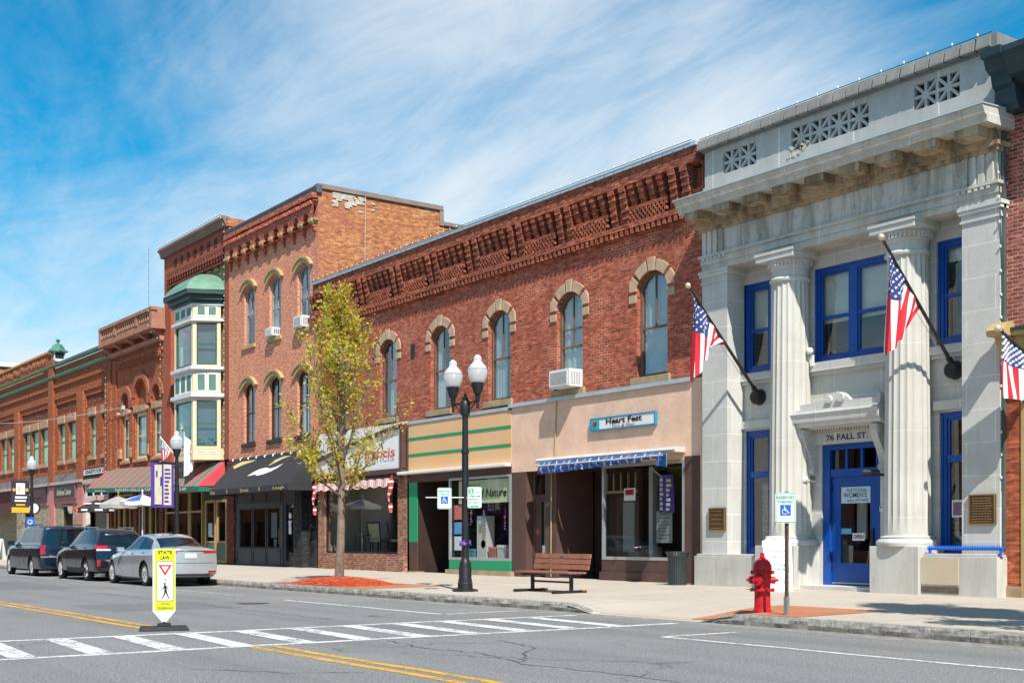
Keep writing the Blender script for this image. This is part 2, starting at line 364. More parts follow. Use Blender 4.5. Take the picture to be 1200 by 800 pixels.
# ------------------------------------------------------------------ ground, road, pavement
def ground_mats():
    # asphalt: fine aggregate, wheel-polished streaks along the street, patches and sealed cracks
    m,nt,p,o=nodes('asphalt'); N=nt.nodes; L=nt.links
    g=noise_n(nt,24,6,.85); gg=noise_n(nt,48,3,.6); st=noise_n(nt,1,5,.6,None,(.10,1.1,1)); bl=noise_n(nt,.35,4,.55)
    c=mixc(nt,rng(nt,g,.36,.64),(.085,.086,.088),(.31,.308,.30))
    c=mixc(nt,rng(nt,gg,.54,.70,0,.75),c,(.50,.495,.48))
    c=mixc(nt,rng(nt,gg,.42,.28,0,.75),c,(.045,.045,.046))
    c=mixc(nt,rng(nt,st,.44,.68,0,.55),c,(.135,.135,.137))
    c=mixc(nt,rng(nt,bl,.5,.72,0,.35),c,(.29,.288,.28))
    v=N.new('ShaderNodeTexVoronoi'); v.feature='DISTANCE_TO_EDGE'; v.inputs['Scale'].default_value=.32
    tc=N.new('ShaderNodeTexCoord'); nn=N.new('ShaderNodeTexNoise'); nn.inputs['Scale'].default_value=1.6; nn.inputs['Detail'].default_value=5
    L.new(tc.outputs['Object'],nn.inputs['Vector'])
    va=N.new('ShaderNodeVectorMath'); va.operation='MULTIPLY_ADD'; L.new(nn.outputs[1],va.inputs[0]); va.inputs[1].default_value=(.9,.9,0); L.new(tc.outputs['Object'],va.inputs[2]); L.new(va.outputs[0],v.inputs['Vector'])
    cr=rng(nt,v.outputs['Distance'],.0,.008,1,0); cm=rng(nt,noise_n(nt,.22,3),.5,.62,0,.8)
    mm=N.new('ShaderNodeMath'); mm.operation='MULTIPLY'; L.new(cr,mm.inputs[0]); L.new(cm,mm.inputs[1])
    c=mixc(nt,mm.outputs[0],c,(.03,.03,.03))
    L.new(c,p.inputs['Base Color']); p.inputs['Roughness'].default_value=.85; p.inputs['Specular IOR Level'].default_value=.35; bump(nt,p,g,.5,.012); MATS['asphalt']=m
    # poured concrete slabs with joints and stains
    m,nt,p,o=nodes('concrete_pavement'); N=nt.nodes; L=nt.links
    tc=N.new('ShaderNodeTexCoord')
    b=N.new('ShaderNodeTexBrick'); b.offset=0; L.new(tc.outputs['Object'],b.inputs['Vector']); b.inputs['Scale'].default_value=1; b.inputs['Brick Width'].default_value=1.55; b.inputs['Row Height'].default_value=1.55; b.inputs['Mortar Size'].default_value=.011; b.inputs['Mortar Smooth'].default_value=.4
    b.inputs['Color1'].default_value=(.50,.44,.375,1); b.inputs['Color2'].default_value=(.46,.40,.335,1); b.inputs['Mortar'].default_value=(.24,.205,.165,1)
    c=mixc(nt,rng(nt,noise_n(nt,.9,6,.65),.45,.72,0,.45),b.outputs[0],(.39,.335,.275))
    c=mixc(nt,rng(nt,noise_n(nt,38,3,.7),.55,.75,0,.35),c,(.30,.265,.225))
    c=mixc(nt,rng(nt,noise_n(nt,3.2,6,.75,None,(1,1,1),1.2),.60,.72,0,.5),c,(.255,.215,.18))
    c=mixc(nt,rng(nt,noise_n(nt,7.5,2,.5),.70,.74,0,.7),c,(.16,.14,.125))
    L.new(c,p.inputs['Base Color']); p.inputs['Roughness'].default_value=.9; p.inputs['Specular IOR Level'].default_value=.25; bump(nt,p,noise_n(nt,70,4),.2,.006); MATS['concrete']=m
    # split granite kerb
    m,nt,p,o=nodes('granite_kerb'); N=nt.nodes; L=nt.links
    g=noise_n(nt,9,6,.7); c=mixc(nt,rng(nt,g,.35,.66),(.42,.40,.36),(.17,.165,.155)); c=mixc(nt,rng(nt,noise_n(nt,5,5,.7),.54,.7,0,.6),c,(.22,.14,.075))
    L.new(c,p.inputs['Base Color']); p.inputs['Roughness'].default_value=.85; bump(nt,p,noise_n(nt,16,6,.7),.9,.04); MATS['granite']=m
    # worn road paint: bare asphalt shows through by real gaps of the paint (alpha)
    for nm,col,lo,hi in(('paint_white',(.74,.74,.72),.55,.66),('paint_yellow',(.76,.38,.03),.55,.66),('paint_white_worn',(.66,.66,.64),.47,.62)):
        m,nt,p,o=nodes(nm); N=nt.nodes; L=nt.links
        n1=noise_n(nt,11,8,.78); n2=noise_n(nt,1.7,3,.6)
        ad=N.new('ShaderNodeMath'); ad.operation='MULTIPLY_ADD'; L.new(n2,ad.inputs[0]); ad.inputs[1].default_value=.35; 
        mu=N.new('ShaderNodeMath'); mu.operation='MULTIPLY'; L.new(n1,mu.inputs[0]); mu.inputs[1].default_value=.78; L.new(mu.outputs[0],ad.inputs[2])
        a=rng(nt,ad.outputs[0],lo,hi,1,.12)
        c=mixc(nt,rng(nt,noise_n(nt,40,4,.7),.45,.75,0,.4),col,tuple(x*.55 for x in col))
        L.new(c,p.inputs['Base Color']); L.new(a,p.inputs['Alpha']); p.inputs['Roughness'].default_value=.7; MATS[nm]=m
ground_mats()
KERB_Y=13.62
def ramp_f(x,y):
    def ss(t): t=max(0,min(1,t)); return t*t*(3-2*t)
    fx=ss((x+17.3)/1.0)*ss((-13.1-x)/1.0); fy=1-ss((y-13.6)/1.9)
    return fx*fy
def walk_z(x,y):
    base=.15+.07*(y-13.75)/7.25
    return base-ramp_f(x,y)*(base-.012)
MB().quad((-2500,-2500,-.03),(2500,-2500,-.03),(2500,2500,-.03),(-2500,2500,-.03)).build('ground',mat('dry_ground',(.16,.15,.12),.95,.3,.05),kind='structure')
MB().quad((-400,-1.6,0),(120,-1.6,0),(120,KERB_Y+.02,0),(-400,KERB_Y+.02,0)).build('road',MATS['asphalt'],kind='structure')
w=MB()
xs=[-400,-200,-120,-80,-50,-30]+[-20+.25*i for i in range(41)]+[-9,-6,0,20,120]
ys=[13.76,14.0,14.25,14.5,14.75,15.,15.25,15.5,16,18,21.2]
for i in range(len(xs)-1):
    for j in range(len(ys)-1):
        a,b,c,d=xs[i],xs[i+1],ys[j],ys[j+1]
        w.quad((a,c,walk_z(a,c)),(b,c,walk_z(b,c)),(b,d,walk_z(b,d)),(a,d,walk_z(a,d)))
w.build('pavement',MATS['concrete'],smooth=True,kind='structure')
# ramp apron between road and pavement, where the kerb drops
k=MB()
for i in range(16):
    a=-17.2+.25*i-.0; b=a+.25
    k.quad((a,13.6,.004+(.15-.004)*(1-ramp_f(a,13.6))-.02),(b,13.6,.004+(.15-.004)*(1-ramp_f(b,13.6))-.02),(b,13.78,walk_z(b,13.78)-.002),(a,13.78,walk_z(a,13.78)-.002))
k.build('kerb_ramp',MATS['concrete'],kind='structure')
# kerb stones
k=MB(); x=-75.
while x<14:
    ln=rnd.uniform(1.5,2.3); x2=x+ln-.012
    n=max(3,int(ln/.12)); rows=[]
    ph=rnd.uniform(0,50)
    def jag(t,s): return math.sin(t*7.3+ph*s)*.5+math.sin(t*17.1+ph*2*s)*.32+math.sin(t*39.7+ph*3*s)*.25
    for i in range(n+1):
        xx=x+(x2-x)*i/n; h=.155*(1-ramp_f(xx,13.6)); 
        if h<.02: h=-.01
        e=.018 if h>.05 else 0
        y0=KERB_Y; rows.append([(xx,y0+jag(xx,1)*e*.5,-.02),(xx,y0-.012+jag(xx,2)*e,h*.45),(xx,y0+.006+jag(xx,3)*e,h*.8),(xx,y0+.03+jag(xx,5)*e*.6,h+jag(xx,4)*e*.3),(xx,y0+.16,h+.001),(xx,y0+.16,-.02)])
    fl=[p for r in rows for p in r]
    k.add(fl,[(i*6+j,(i+1)*6+j,(i+1)*6+j+1,i*6+j+1) for i in range(n) for j in range(5)]+[tuple(range(6)),tuple(n*6+j for j in range(6))])
    x+=ln
k.build('kerb',MATS['granite'],kind='structure')
# gutter dust strip and the far kerb behind the camera
MB().box(-120,60,-1.75,-1.6,-.02,.14).build('near_kerb',MATS['granite'],kind='structure')
MB().quad((-400,-6,.14),(120,-6,.14),(120,-1.75,.13),(-400,-1.75,.13)).build('near_pavement',MATS['concrete'],kind='structure')
# old repairs in the road: two darker tar patches, sealed cracks and a utility lid
def irregular(x0,x1,y0,y1,r,n=9,j=.05):
    p=[]
    for i in range(n): p.append((x0+(x1-x0)*i/n,y0+r.uniform(-j,j)))
    for i in range(n): p.append((x1+r.uniform(-j,j),y0+(y1-y0)*i/n))
    for i in range(n): p.append((x1-(x1-x0)*i/n,y1+r.uniform(-j,j)))
    for i in range(n): p.append((x0+r.uniform(-j,j),y1-(y1-y0)*i/n))
    return p
rp=random.Random(12); pm_=MB()
for a,b,c,d in((-24.5,-21.9,7.1,9.6),(-40,-33,8.0,9.9)): pm_.poly([(x,y,.0015) for x,y in irregular(a,b,c,d,rp)])
pm_.build('road_patch',mat('road_patch_tar',(.175,.175,.176),.9,.3,8,bmp=.4,bscale=40),kind='structure')
cr_=MB()
for pts in([(-13.6,7.9),(-12.6,7.7),(-11.5,7.85),(-10.3,7.55),(-8.6,7.7),(-6,7.5)],[(-12.9,9.1),(-11.8,8.8),(-11.0,8.1),(-10.4,7.6)],[(-30,9.3),(-27,9.25),(-24,9.32),(-20,9.22),(-17.5,9.3)],[(-11.8,4.6),(-10.9,5.2),(-10.4,6.0)],[(-22,3.6),(-20.8,4.3),(-20,5.4)],[(-55,9.0),(-45,9.05),(-36,8.95),(-30,9.0)]):
    fine=[]
    for (a,b),(c,d) in zip(pts,pts[1:]):
        for q in range(8): t=q/8; fine.append((a+(c-a)*t+rp.uniform(-.05,.05),b+(d-b)*t+rp.uniform(-.05,.05)))
    for (a,b),(c,d) in zip(fine,fine[1:]):
        w=rp.uniform(.006,.022); cr_.quad((a,b-w,.0025),(c,d-w,.0025),(c,d+w,.0025),(a,b+w,.0025))
cr_.build('sealed_cracks',mat('crack_tar',(.085,.085,.087),.6,.3,8),kind='structure')
lid=MB(); lid.lathe([(0,.003),(.33,.003),(.33,.0005)],(-23.2,10.3,0),28); o=lid.build('road_lid',mat('iron_lid',(.10,.085,.075),.7,.4,12,metal=.3,bmp=.6),kind='structure')
gut=MB()
for i in range(120):
    a=-70+i*.66; gut.quad((a,13.15+rp.uniform(-.12,.12),.001),(a+.66,13.15+rp.uniform(-.12,.12),.001),(a+.66,13.63,.0022),(a,13.63,.0022))
gut.build('gutter_grit',mat('gutter_grit',(.27,.25,.225),.95,.45,5,bmp=.4,bscale=50),kind='structure')
# markings
z=.004
def strip(mb,x0,x1,y0,y1): mb.quad((x0,y0,z),(x1,y0,z),(x1,y1,z),(x0,y1,z))
def wavy(mb,x0,x1,y,wd,zz=z):
    n=max(2,int(abs(x1-x0)/.5)); 
    for i in range(n):
        a=x0+(x1-x0)*i/n; b=x0+(x1-x0)*(i+1)/n
        f=lambda t: y+.012*math.sin(t*1.7)+.008*math.sin(t*4.1+y)
        mb.quad((a,f(a)-wd/2,zz),(b,f(b)-wd/2,zz),(b,f(b)+wd/2,zz),(a,f(a)+wd/2,zz))
yl=MB()
for a,b in((-110,-17.3),(-13.75,25)):
    wavy(yl,a,b,6.10,.115); wavy(yl,a,b,6.36,.115)
yl.build('centre_line',MATS['paint_yellow'],kind='structure')
cw=MB()
for xx in(-16.36,-13.9):
    n=32
    for i in range(n):
        a=-1.5+14.6*i/n; b=-1.5+14.6*(i+1)/n; f=lambda t: xx+.03*math.sin(t*.8+xx)+.012*math.sin(t*2.9)
        cw.quad((f(a)-.085,a,z),(f(a)+.085,a,z),(f(b)+.085,b,z),(f(b)-.085,b,z))
for i in range(-6,11):
    y0=4.40+.845*i
    if y0>12.7: break
    cw.quad((-16.26,y0,.0045),(-14.0,y0-.16,.0045),(-14.0,y0+.13,.0045),(-16.26,y0+.28,.0045))
cw.build('crossing',MATS['paint_white'],kind='structure')
pk=MB()
wavy(pk,-24.1,-17.85,11.42,.10); pk.quad((-17.95,11.4,z),(-17.85,11.4,z),(-17.97,13.1,z),(-18.07,13.1,z))
wavy(pk,-12.05,25,11.14,.10); pk.quad((-12.1,11.15,.0046),(-12.0,11.15,.0046),(-12.0,12.5,.0046),(-12.1,12.5,.0046))
pk.quad((-6.35,11.15,.0046),(-6.25,11.15,.0046),(-6.25,12.9,.0046),(-6.35,12.9,.0046))
pk.build('parking_line',MATS['paint_white'],kind='structure')
pk=MB(); wavy(pk,-75,-26.5,11.5,.10)
for xx in(-30.3,-36.9,-43.4,-50): pk.quad((xx,11.5,.0046),(xx+.1,11.5,.0046),(xx+.1,12.9,.0046),(xx,12.9,.0046))
pk.build('faded_parking_line',MATS['paint_white_worn'],kind='structure')
# brick pads and mulch let into the pavement
bp=brick_mat('pad_brick',(.50,.17,.075),(.40,.12,.05),(.30,.17,.10),.2,.1,.006,stain=(.30,.20,.10),stain_amt=.5)
def pad_mat():
    m,nt,p,o=nodes('paver_brick'); b=nt.nodes.new('ShaderNodeTexBrick'); tc=nt.nodes.new('ShaderNodeTexCoord'); nt.links.new(tc.outputs['Object'],b.inputs['Vector'])
    b.inputs['Scale'].default_value=1; b.inputs['Brick Width'].default_value=.2; b.inputs['Row Height'].default_value=.1; b.inputs['Mortar Size'].default_value=.005
    b.inputs['Color1'].default_value=(.50,.17,.075,1); b.inputs['Color2'].default_value=(.40,.125,.055,1); b.inputs['Mortar'].default_value=(.28,.17,.10,1)
    c=mixc(nt,rng(nt,noise_n(nt,2.3,6,.7),.45,.7,0,.6),b.outputs[0],(.42,.24,.12)); nt.links.new(c,p.inputs['Base Color']); p.inputs['Roughness'].default_value=.9; bump(nt,p,b.outputs['Fac'],-.4,.006); return m
pm=pad_mat()
def pad(x0,x1,y0,y1):
    m=MB(); m.grid(lambda u,v:(x0+(x1-x0)*u,y0+(y1-y0)*v,walk_z(x0+(x1-x0)*u,y0+(y1-y0)*v)+.006),6,4); o=m.build('brick_paving',pm,kind='structure'); return o
pad(-30.2,-24.9,13.82,15.95); pad(-14.3,-12.15,13.82,15.9)
TREE=(-28.0,14.8)
def mulch():
    mb=MB(); r=random.Random(3)
    def h(x,y):
        dx=(x-TREE[0])/1.75; dy=(y-14.85)/1.0; q=dx*dx+dy*dy
        return walk_z(x,y)+.008+.15*max(0,1-q)**.8
    mb.grid(lambda u,v:(TREE[0]-1.8+3.6*u,13.84+2.05*v,h(TREE[0]-1.8+3.6*u,13.84+2.05*v)),28,16)
    for i in range(2600):
        a=r.uniform(0,6.28); q=r.random()**.5*1.06; x=TREE[0]+1.75*q*math.cos(a); y=14.85+1.0*q*math.sin(a)
        if y<13.84: continue
        M=Matrix.Rotation(r.uniform(0,6.28),3,'Z')@Matrix.Rotation(r.uniform(-.6,.6),3,'X')
        s=r.uniform(.03,.09); mb.mat(r.choice((0,0,1))).obox((x,y,h(x,y)+.012),s,s*.3,.012,M)
    return mb.build('mulch',[mat('mulch_red',(.56,.10,.035),.95,.4,9),mat('mulch_dark',(.40,.075,.03),.95,.4,9)],fix=False,kind='stuff')
mu=mulch(); mu['label']='bright red wood mulch heaped round the foot of the street tree'; mu['category']='mulch'
# ------------------------------------------------------------------ shared building materials
E_BR=brick_mat('brick_deep_red',(.60,.135,.068),(.41,.083,.047),(.62,.37,.26),.215,.074,.0095,stain=(.26,.075,.055),stain_amt=.35,patch=(.56,.22,.14),mdark=.38)
E_CB=brick_mat('brick_cornice',(.56,.165,.085),(.38,.095,.055),(.20,.10,.07),.215,.074,.008,stain=(.16,.06,.045),stain_amt=.5)
D_BR=brick_mat('brick_salmon',(.86,.25,.125),(.70,.17,.09),(.82,.55,.39),.215,.074,.0125,stain=(.66,.22,.14),stain_amt=.3,mdark=.85)
D_SB=brick_mat('brick_side_orange',(.66,.26,.085),(.50,.14,.07),(.58,.34,.17),.23,.078,.009,stain=(.42,.10,.09),stain_amt=.65,patch=(.64,.38,.22),mdark=.6)
C_BR=mat('terracotta_paint',(.37,.088,.045),.8,.18,1.6,bmp=.15)
C_YB=brick_mat('brick_buff',(.66,.48,.26),(.54,.36,.17),(.42,.33,.22),.2,.07,.009)
B_BR=brick_mat('brick_roman_red',(.50,.15,.06),(.40,.11,.05),(.36,.12,.06),.2,.06,.004,stain=(.26,.08,.045),stain_amt=.4)
A_BR=brick_mat('brick_brown_orange',(.49,.15,.058),(.40,.115,.048),(.33,.11,.06),.2,.06,.004,stain=(.24,.075,.04),stain_amt=.45)
G_BR=brick_mat('brick_plum_red',(.48,.13,.09),(.36,.085,.06),(.66,.55,.46),.215,.074,.009,patch=(.45,.19,.09))
P_BR=brick_mat('brick_painted_orange',(.50,.14,.065),(.46,.125,.06),(.40,.11,.055),.215,.074,.005)
S_BR=brick_mat('brick_shop_mixed',(.50,.22,.13),(.31,.105,.065),(.50,.40,.31),.215,.07,.009,stain=(.15,.09,.08),stain_amt=.3)
T_BR=brick_mat('brick_pale_tan',(.46,.40,.30),(.37,.31,.23),(.40,.36,.29),.3,.1,.008,stain=(.28,.23,.17),stain_amt=.5)
STONE_T=mat('sandstone_trim',(.52,.37,.25),.85,.25,4,bmp=.25)
STONE_S=mat('sill_stone',(.40,.30,.185),.85,.3,3,bmp=.3)
ROUGH=mat('rough_brownstone',(.48,.30,.20),.9,.5,6,bmp=.9,bscale=14)
COPPER=mat('green_metal_trim',(.085,.24,.17),.55,.25,2)
METAL=mat('pale_metal_coping',(.52,.60,.66),.45,.2,1.5,metal=.3)
DMETAL=mat('dark_metal_coping',(.12,.13,.14),.55,.3,1.5,metal=.2)
BROWN=mat('brown_shop_paint',(.105,.055,.045),.6,.25,1.4)
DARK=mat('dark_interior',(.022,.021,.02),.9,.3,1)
CHAR=mat('charcoal_paint',(.050,.056,.066),.55,.25,1.5)
BLACKM=mat('black_metal',(.016,.017,.019),.42,.3,4,spec=.5)
WHITE=mat('white_paint',(.78,.78,.76),.5,.08,2)
CREAM=mat('cream_paint',(.78,.60,.40),.55,.08,1.2)
LGREY=mat('pale_grey_trim',(.66,.69,.73),.5,.1,1.2)
DGREEN=mat('dark_green_paint',(.045,.13,.085),.5,.2,2)
SGREEN=mat('slate_green_panel',(.10,.21,.16),.55,.15,2)
WINBR=mat('brown_window_paint',(.20,.125,.09),.65,.3,3)
WINGY=mat('grey_window_paint',(.33,.34,.34),.6,.25,3)
WINBK=mat('black_window_paint',(.035,.036,.04),.55,.25,3)
YELT=mat('mustard_paint',(.47,.345,.165),.6,.2,2)
ROOFM=mat('tar_roof',(.06,.06,.06),.95,.3,1)
GLASS=glass_mat('window_glass',(.74,.82,.84),.13,.02,.22)
GLASS2=glass_mat('shop_glass',(.90,.94,.93),.0,.01,.03)
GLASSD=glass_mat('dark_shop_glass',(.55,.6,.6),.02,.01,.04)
CURT=mat('pale_curtain',(.62,.66,.62),.9,.15,2)
CURTG=mat('grey_blue_curtain',(.50,.60,.60),.9,.2,2)
CURTD=mat('brown_curtain',(.30,.13,.07),.9,.3,3)
BLIND=mat('ivory_blind',(.66,.68,.58),.8,.08,1)
CURT_GR=mat('mint_shade',(.36,.70,.52),.45,.08,1)
WALLIN=mat('plaster_inside',(.40,.38,.34),.9,.15,1)
FLOORIN=mat('wood_floor_inside',(.17,.11,.07),.6,.3,2)
def body(b,x0,x1,y0,y1,z1,side_m,roofz=None,sides='LR',name='side_wall'):
    """the building's other walls and roof deck"""
    m=MB()
    m.quad((x1,y0,0),(x1,y1,0),(x1,y1,z1),(x1,y0,z1)); m.quad((x0,y0,0),(x0,y1,0),(x0,y1,z1),(x0,y0,z1)); m.quad((x0,y1,0),(x1,y1,0),(x1,y1,z1),(x0,y1,z1))
    m.build(name,side_m,b)
    rz=roofz or z1-.35
    MB().quad((x0+.01,y0+.01,rz),(x1-.01,y0+.01,rz),(x1-.01,y1-.01,rz),(x0+.01,y1-.01,rz)).build('roof',ROOFM,b)
def room(b,x0,x1,y0,y1,z0,z1,wm=None,fm=None,name='shop_interior'):
    m=MB(); m.mat(0).quad((x0,y1,z0),(x1,y1,z0),(x1,y1,z1),(x0,y1,z1)).quad((x0,y0,z0),(x0,y1,z0),(x0,y1,z1),(x0,y0,z1)).quad((x1,y0,z0),(x1,y1,z0),(x1,y1,z1),(x1,y0,z1)).quad((x0,y0,z1),(x1,y0,z1),(x1,y1,z1),(x0,y1,z1))
    m.mat(1).quad((x0,y0,z0),(x1,y0,z0),(x1,y1,z0),(x0,y1,z0)); return m.build(name,[wm or WALLIN,fm or FLOORIN],b)
# ================================================================== the long two-storey brick block
FY=21.0
EB=thing('brick_building','long two-storey deep red brick block with six arched windows and a corbelled brick cornice','building',(-31.5,FY,.2))
ER=[-22.57,-25.89,-29.22,-32.45,-35.72,-39.06]
ops=[(r-1.14,r,5.38,8.03,.36) for r in ER]
per=2.245; LX0=-23.93-8*per
holes=[(LX0+b*per,LX0+b*per+1.46,9.335,9.655) for b in range(9)]+[(-41.40,-21.36,9.05,9.20),(-41.40,-21.36,9.735,10.29)]
m=MB(); wall(m,-41.40,-21.32,5.16,10.62,FY,ops+holes,.20); m.quad((-41.40,FY+.15,9.735),(-21.36,FY+.15,9.735),(-21.36,FY+.15,10.29),(-41.40,FY+.15,10.29)); m.build('upper_wall',E_BR,EB)
body(EB,-41.40,-21.33,FY,36,10.6,E_BR)
for i,r in enumerate(ER):
    x0=r-1.14; fm=WINBR
    cur=[(CURTG,(0,1,0,1)),(CURT,(0,1,0,1)),(CURTG,(0,.6,0,1)),(CURT,(0,.45,0,1)),(CURTG,(.3,1,0,1)),(CURTG,(0,1,.3,1))][i]
    f=window(EB,x0+.005,r-.005,5.385,8.025,FY+.12,.355,fm,.085,rail=.47 if i!=1 else .44,mull=1,glass=GLASS,curtain=cur[0],cur=cur[1])
    if i==1: MB().box(x0+.09,r-.09,FY+.135,FY+.175,7.02,7.055).build('bar',fm,f)
    MB().box(x0-.18,r+.12,FY-.075,FY+.16,5.20,5.38).build('sill',STONE_S,f,bevel=.012)
    # stone hood: jamb blocks, voussoirs and keystone with brick gaps
    h=MB(); cx=r-.57; wv=.57; rise=.36; RR=(wv*wv+rise*rise)/(2*rise); cz=8.03-RR; am=math.asin(wv/RR)
    for sx in(-1,1):
        xa=cx+sx*wv; xb=cx+sx*(wv+.27); lo,hi=min(xa,xb),max(xa,xb)
        h.box(lo,hi,FY-.035,FY+.01,7.30 if sx<0 else 7.30,7.50)
        h.box(lo,hi,FY-.035,FY+.01,7.59,cz+RR*math.cos(am))
    def arc(t,rr): return (cx+rr*math.sin(t),cz+rr*math.cos(t))
    def seg(t0,t1,y,r0,r1):
        n=4; pts=[arc(t0+(t1-t0)*q/n,r0) for q in range(n+1)]+[arc(t1-(t1-t0)*q/n,r1) for q in range(n+1)]; h.prism(pts,y,FY+.01)
    am2=am*1.30
    for s in(-1,1):
        # springer block, brick gap, voussoir
        pts=[(cx+s*wv,cz+RR*math.cos(am)),(cx+s*(wv+.27),cz+RR*math.cos(am)),(cx+s*(wv+.25),cz+RR*math.cos(am)+.17),(cx+s*(wv+.14),cz+RR*math.cos(am)+.30)]+[arc(s*am*q,RR) for q in(.80,.9)]
        h.prism(pts,FY-.035,FY+.01)
        seg(s*am*.20,s*am*.68,FY-.035,RR,RR+.28)
    seg(-am*.13,am*.13,FY-.05,RR-.01,RR+.33)
    h.build('window_hood',STONE_T,EB,bevel=.008)
# cornice of stepped brick brackets, pierced panels and a toothed course
c=MB(); c.mat(1).box(-41.40,-21.3,20.70,21.3,10.66,10.76); c.mat(0).box(-41.40,-21.32,20.76,21.0,10.30,10.655)
c.box(-41.40,-21.33,20.83,21.0,9.20,9.335); c.box(-41.40,-21.33,20.93,21.0,9.00,9.045)
def bracket(x,wd,zb,dep=.22):
    st=4 if zb>9.6 else 6
    for q in range(st):
        z1=10.30-(10.30-zb)*q/st; z0=10.30-(10.30-zb)*(q+1)/st; c.box(x,x+wd,21.0-dep*(1-q/(st+.6)),21.0,z0+.022,z1); c.box(x+.012,x+wd-.012,21.02-dep*(1-q/(st+.6)),21.0,z0,z0+.022); c.box(x+.01,x+wd-.01,21.0,21.149,z0,z1)
x=-23.93-8*per
for bay in range(9):
    xb=x+bay*per
    c.box(xb-.02,xb+1.48,20.87,21.0,9.655,9.735)
    for row in range(4):
        for q in range(10):
            xx=xb+.005+q*.146+(.073 if row%2 else 0); c.box(xx,min(xx+.073,xb+1.46),20.86,20.96,9.335+row*.08,9.335+row*.08+.08)
    for q in range(4): bracket(xb+.10+q*.355,.2,9.72,.22)
    for dx in(-.66,-.24):
        if xb+dx>-41.3: bracket(xb+dx,.235,9.31,.24)
for dx in(1.6,2.02,):
    bracket(x+8*per+dx,.235,9.31,.24)
for q in range(100):
    xx=-41.38+q*.2; c.box(xx,xx+.105,20.84,21.0,9.05,9.20)
c.build('cornice',[E_CB,METAL],EB)
m=MB(); m.box(-34.93,-29.24,20.93,21.02,5.04,5.14); m.box(-29.2,-21.6,20.90,21.02,5.10,5.20); m.build('lintel_flashing',METAL,EB)
# ---- ground floor, right shop: pink stucco over brown piers
STUC=mat('pink_stucco',(.78,.54,.40),.9,.13,2.2,bmp=.8,bscale=9,col2=(.68,.46,.34))
m=MB(); wall(m,-29.12,-21.3,3.22,5.16,FY-.03,[],.1); m.quad((-29.12,FY-.03,3.22),(-21.3,FY-.03,3.22),(-21.3,FY+.3,3.22),(-29.12,FY+.3,3.22)); m.box(-21.38,-21.2,FY-.04,FY+.2,.2,5.16); m.build('stucco_fascia',STUC,EB)
m=MB(); m.box(-29.10,-28.42,20.97,21.5,.2,3.215); m.box(-27.52,-27.02,20.975,22.3,.2,3.215); m.box(-21.92,-21.385,20.96,21.4,.2,3.3); m.build('brown_pier',BROWN,EB)
m=MB(); m.box(-25.08,-21.93,20.90,21.3,.2,.44); m.box(-25.05,-21.93,20.96,21.3,.44,.76); m.build('shop_window_base',BROWN,EB)
sw=MB(); sw.ring(outline(-25.03,-21.93,.76,3.22),outline(-24.95,-22.0,.84,3.15),20.95,21.03); 
fs=sw.build('shop_window',mat('silver_window_frame',(.55,.58,.60),.35,.1,2,metal=.6),EB)
MB().quad((-24.96,20.99,.83),(-21.99,20.99,.83),(-21.99,20.99,3.16),(-24.96,20.99,3.16)).build('pane',GLASS2,fs)
MB().quad((-24.98,21.0,.83),(-24.98,22.6,.83),(-24.98,22.6,3.16),(-24.98,21.0,3.16)).build('side_pane',GLASS2,fs)
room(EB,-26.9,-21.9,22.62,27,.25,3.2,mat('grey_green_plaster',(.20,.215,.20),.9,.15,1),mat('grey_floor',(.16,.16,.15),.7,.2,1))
m=MB(); m.box(-24.97,-21.93,21.05,22.6,.70,.74); m.box(-24.25,-24.1,21.9,22.05,.74,3.2); m.box(-24.6,-24.52,22.4,22.5,.74,3.2); m.build('window_display',mat('pale_inside_paint',(.42,.43,.40),.8,.1,1),EB)
# recessed entry of the right shop
m=MB(); m.quad((-27.02,22.35,.2),(-25.0,22.35,.2),(-25.0,22.35,3.2),(-27.02,22.35,3.2)); m.quad((-27.0,21.0,3.2),(-25.0,21.0,3.2),(-25.0,22.35,3.2),(-27.0,22.35,3.2)); m.build('entry_wall',mat('dark_brown_paint',(.045,.026,.022),.6,.3,1.2),EB)
d=MB(); d.ring(outline(-25.95,-25.02,.25,2.45),outline(-25.75,-25.2,.95,2.3),22.24,22.34); dd=d.build('door',BROWN,EB)
MB().quad((-25.77,22.29,.93),(-25.18,22.29,.93),(-25.18,22.29,2.32),(-25.77,22.29,2.32)).build('pane',mat('frosted_pane',(.34,.36,.36),.25,.1,1),dd)
m=MB()
for q in range(5): m.box(-26.35+q*.3,-26.31+q*.3,22.2,22.25,2.62,3.1)
m.box(-26.4,-25.05,22.2,22.26,2.55,2.62); m.build('transom_bars',mat('tan_metal',(.45,.34,.22),.6,.1,2),EB)
# narrow stair door left of it
d=MB(); d.ring(outline(-28.4,-27.54,.26,3.2),outline(-28.3,-27.62,.3,3.12),21.2,21.3); d.box(-28.3,-27.62,21.2,21.28,2.46,2.56); d.ring(outline(-28.3,-27.62,.28,2.46),outline(-28.02,-27.66,.82,2.36),21.22,21.27); dd=d.build('stair_door',BROWN,EB)
MB().quad((-28.03,21.25,.8),(-27.65,21.25,.8),(-27.65,21.25,2.38),(-28.03,21.25,2.38)).build('pane',GLASSD,dd)
m=MB(); m.grid(lambda u,v:(-28.02+.36*u,21.31+.012*math.sin(u*40),.8+1.58*v),24,1); m.build('curtain',CURT,dd,smooth=60)
MB().quad((-28.31,21.25,2.55),(-27.61,21.25,2.55),(-27.61,21.25,3.13),(-28.31,21.25,3.13)).build('transom_pane',GLASSD,dd)
MB().box(-28.0,-27.78,21.235,21.245,.84,1.12).build('notice',WHITE,dd)
MB().box(-28.42,-27.52,21.36,21.5,.2,3.2).build('door_backing',DARK,EB)
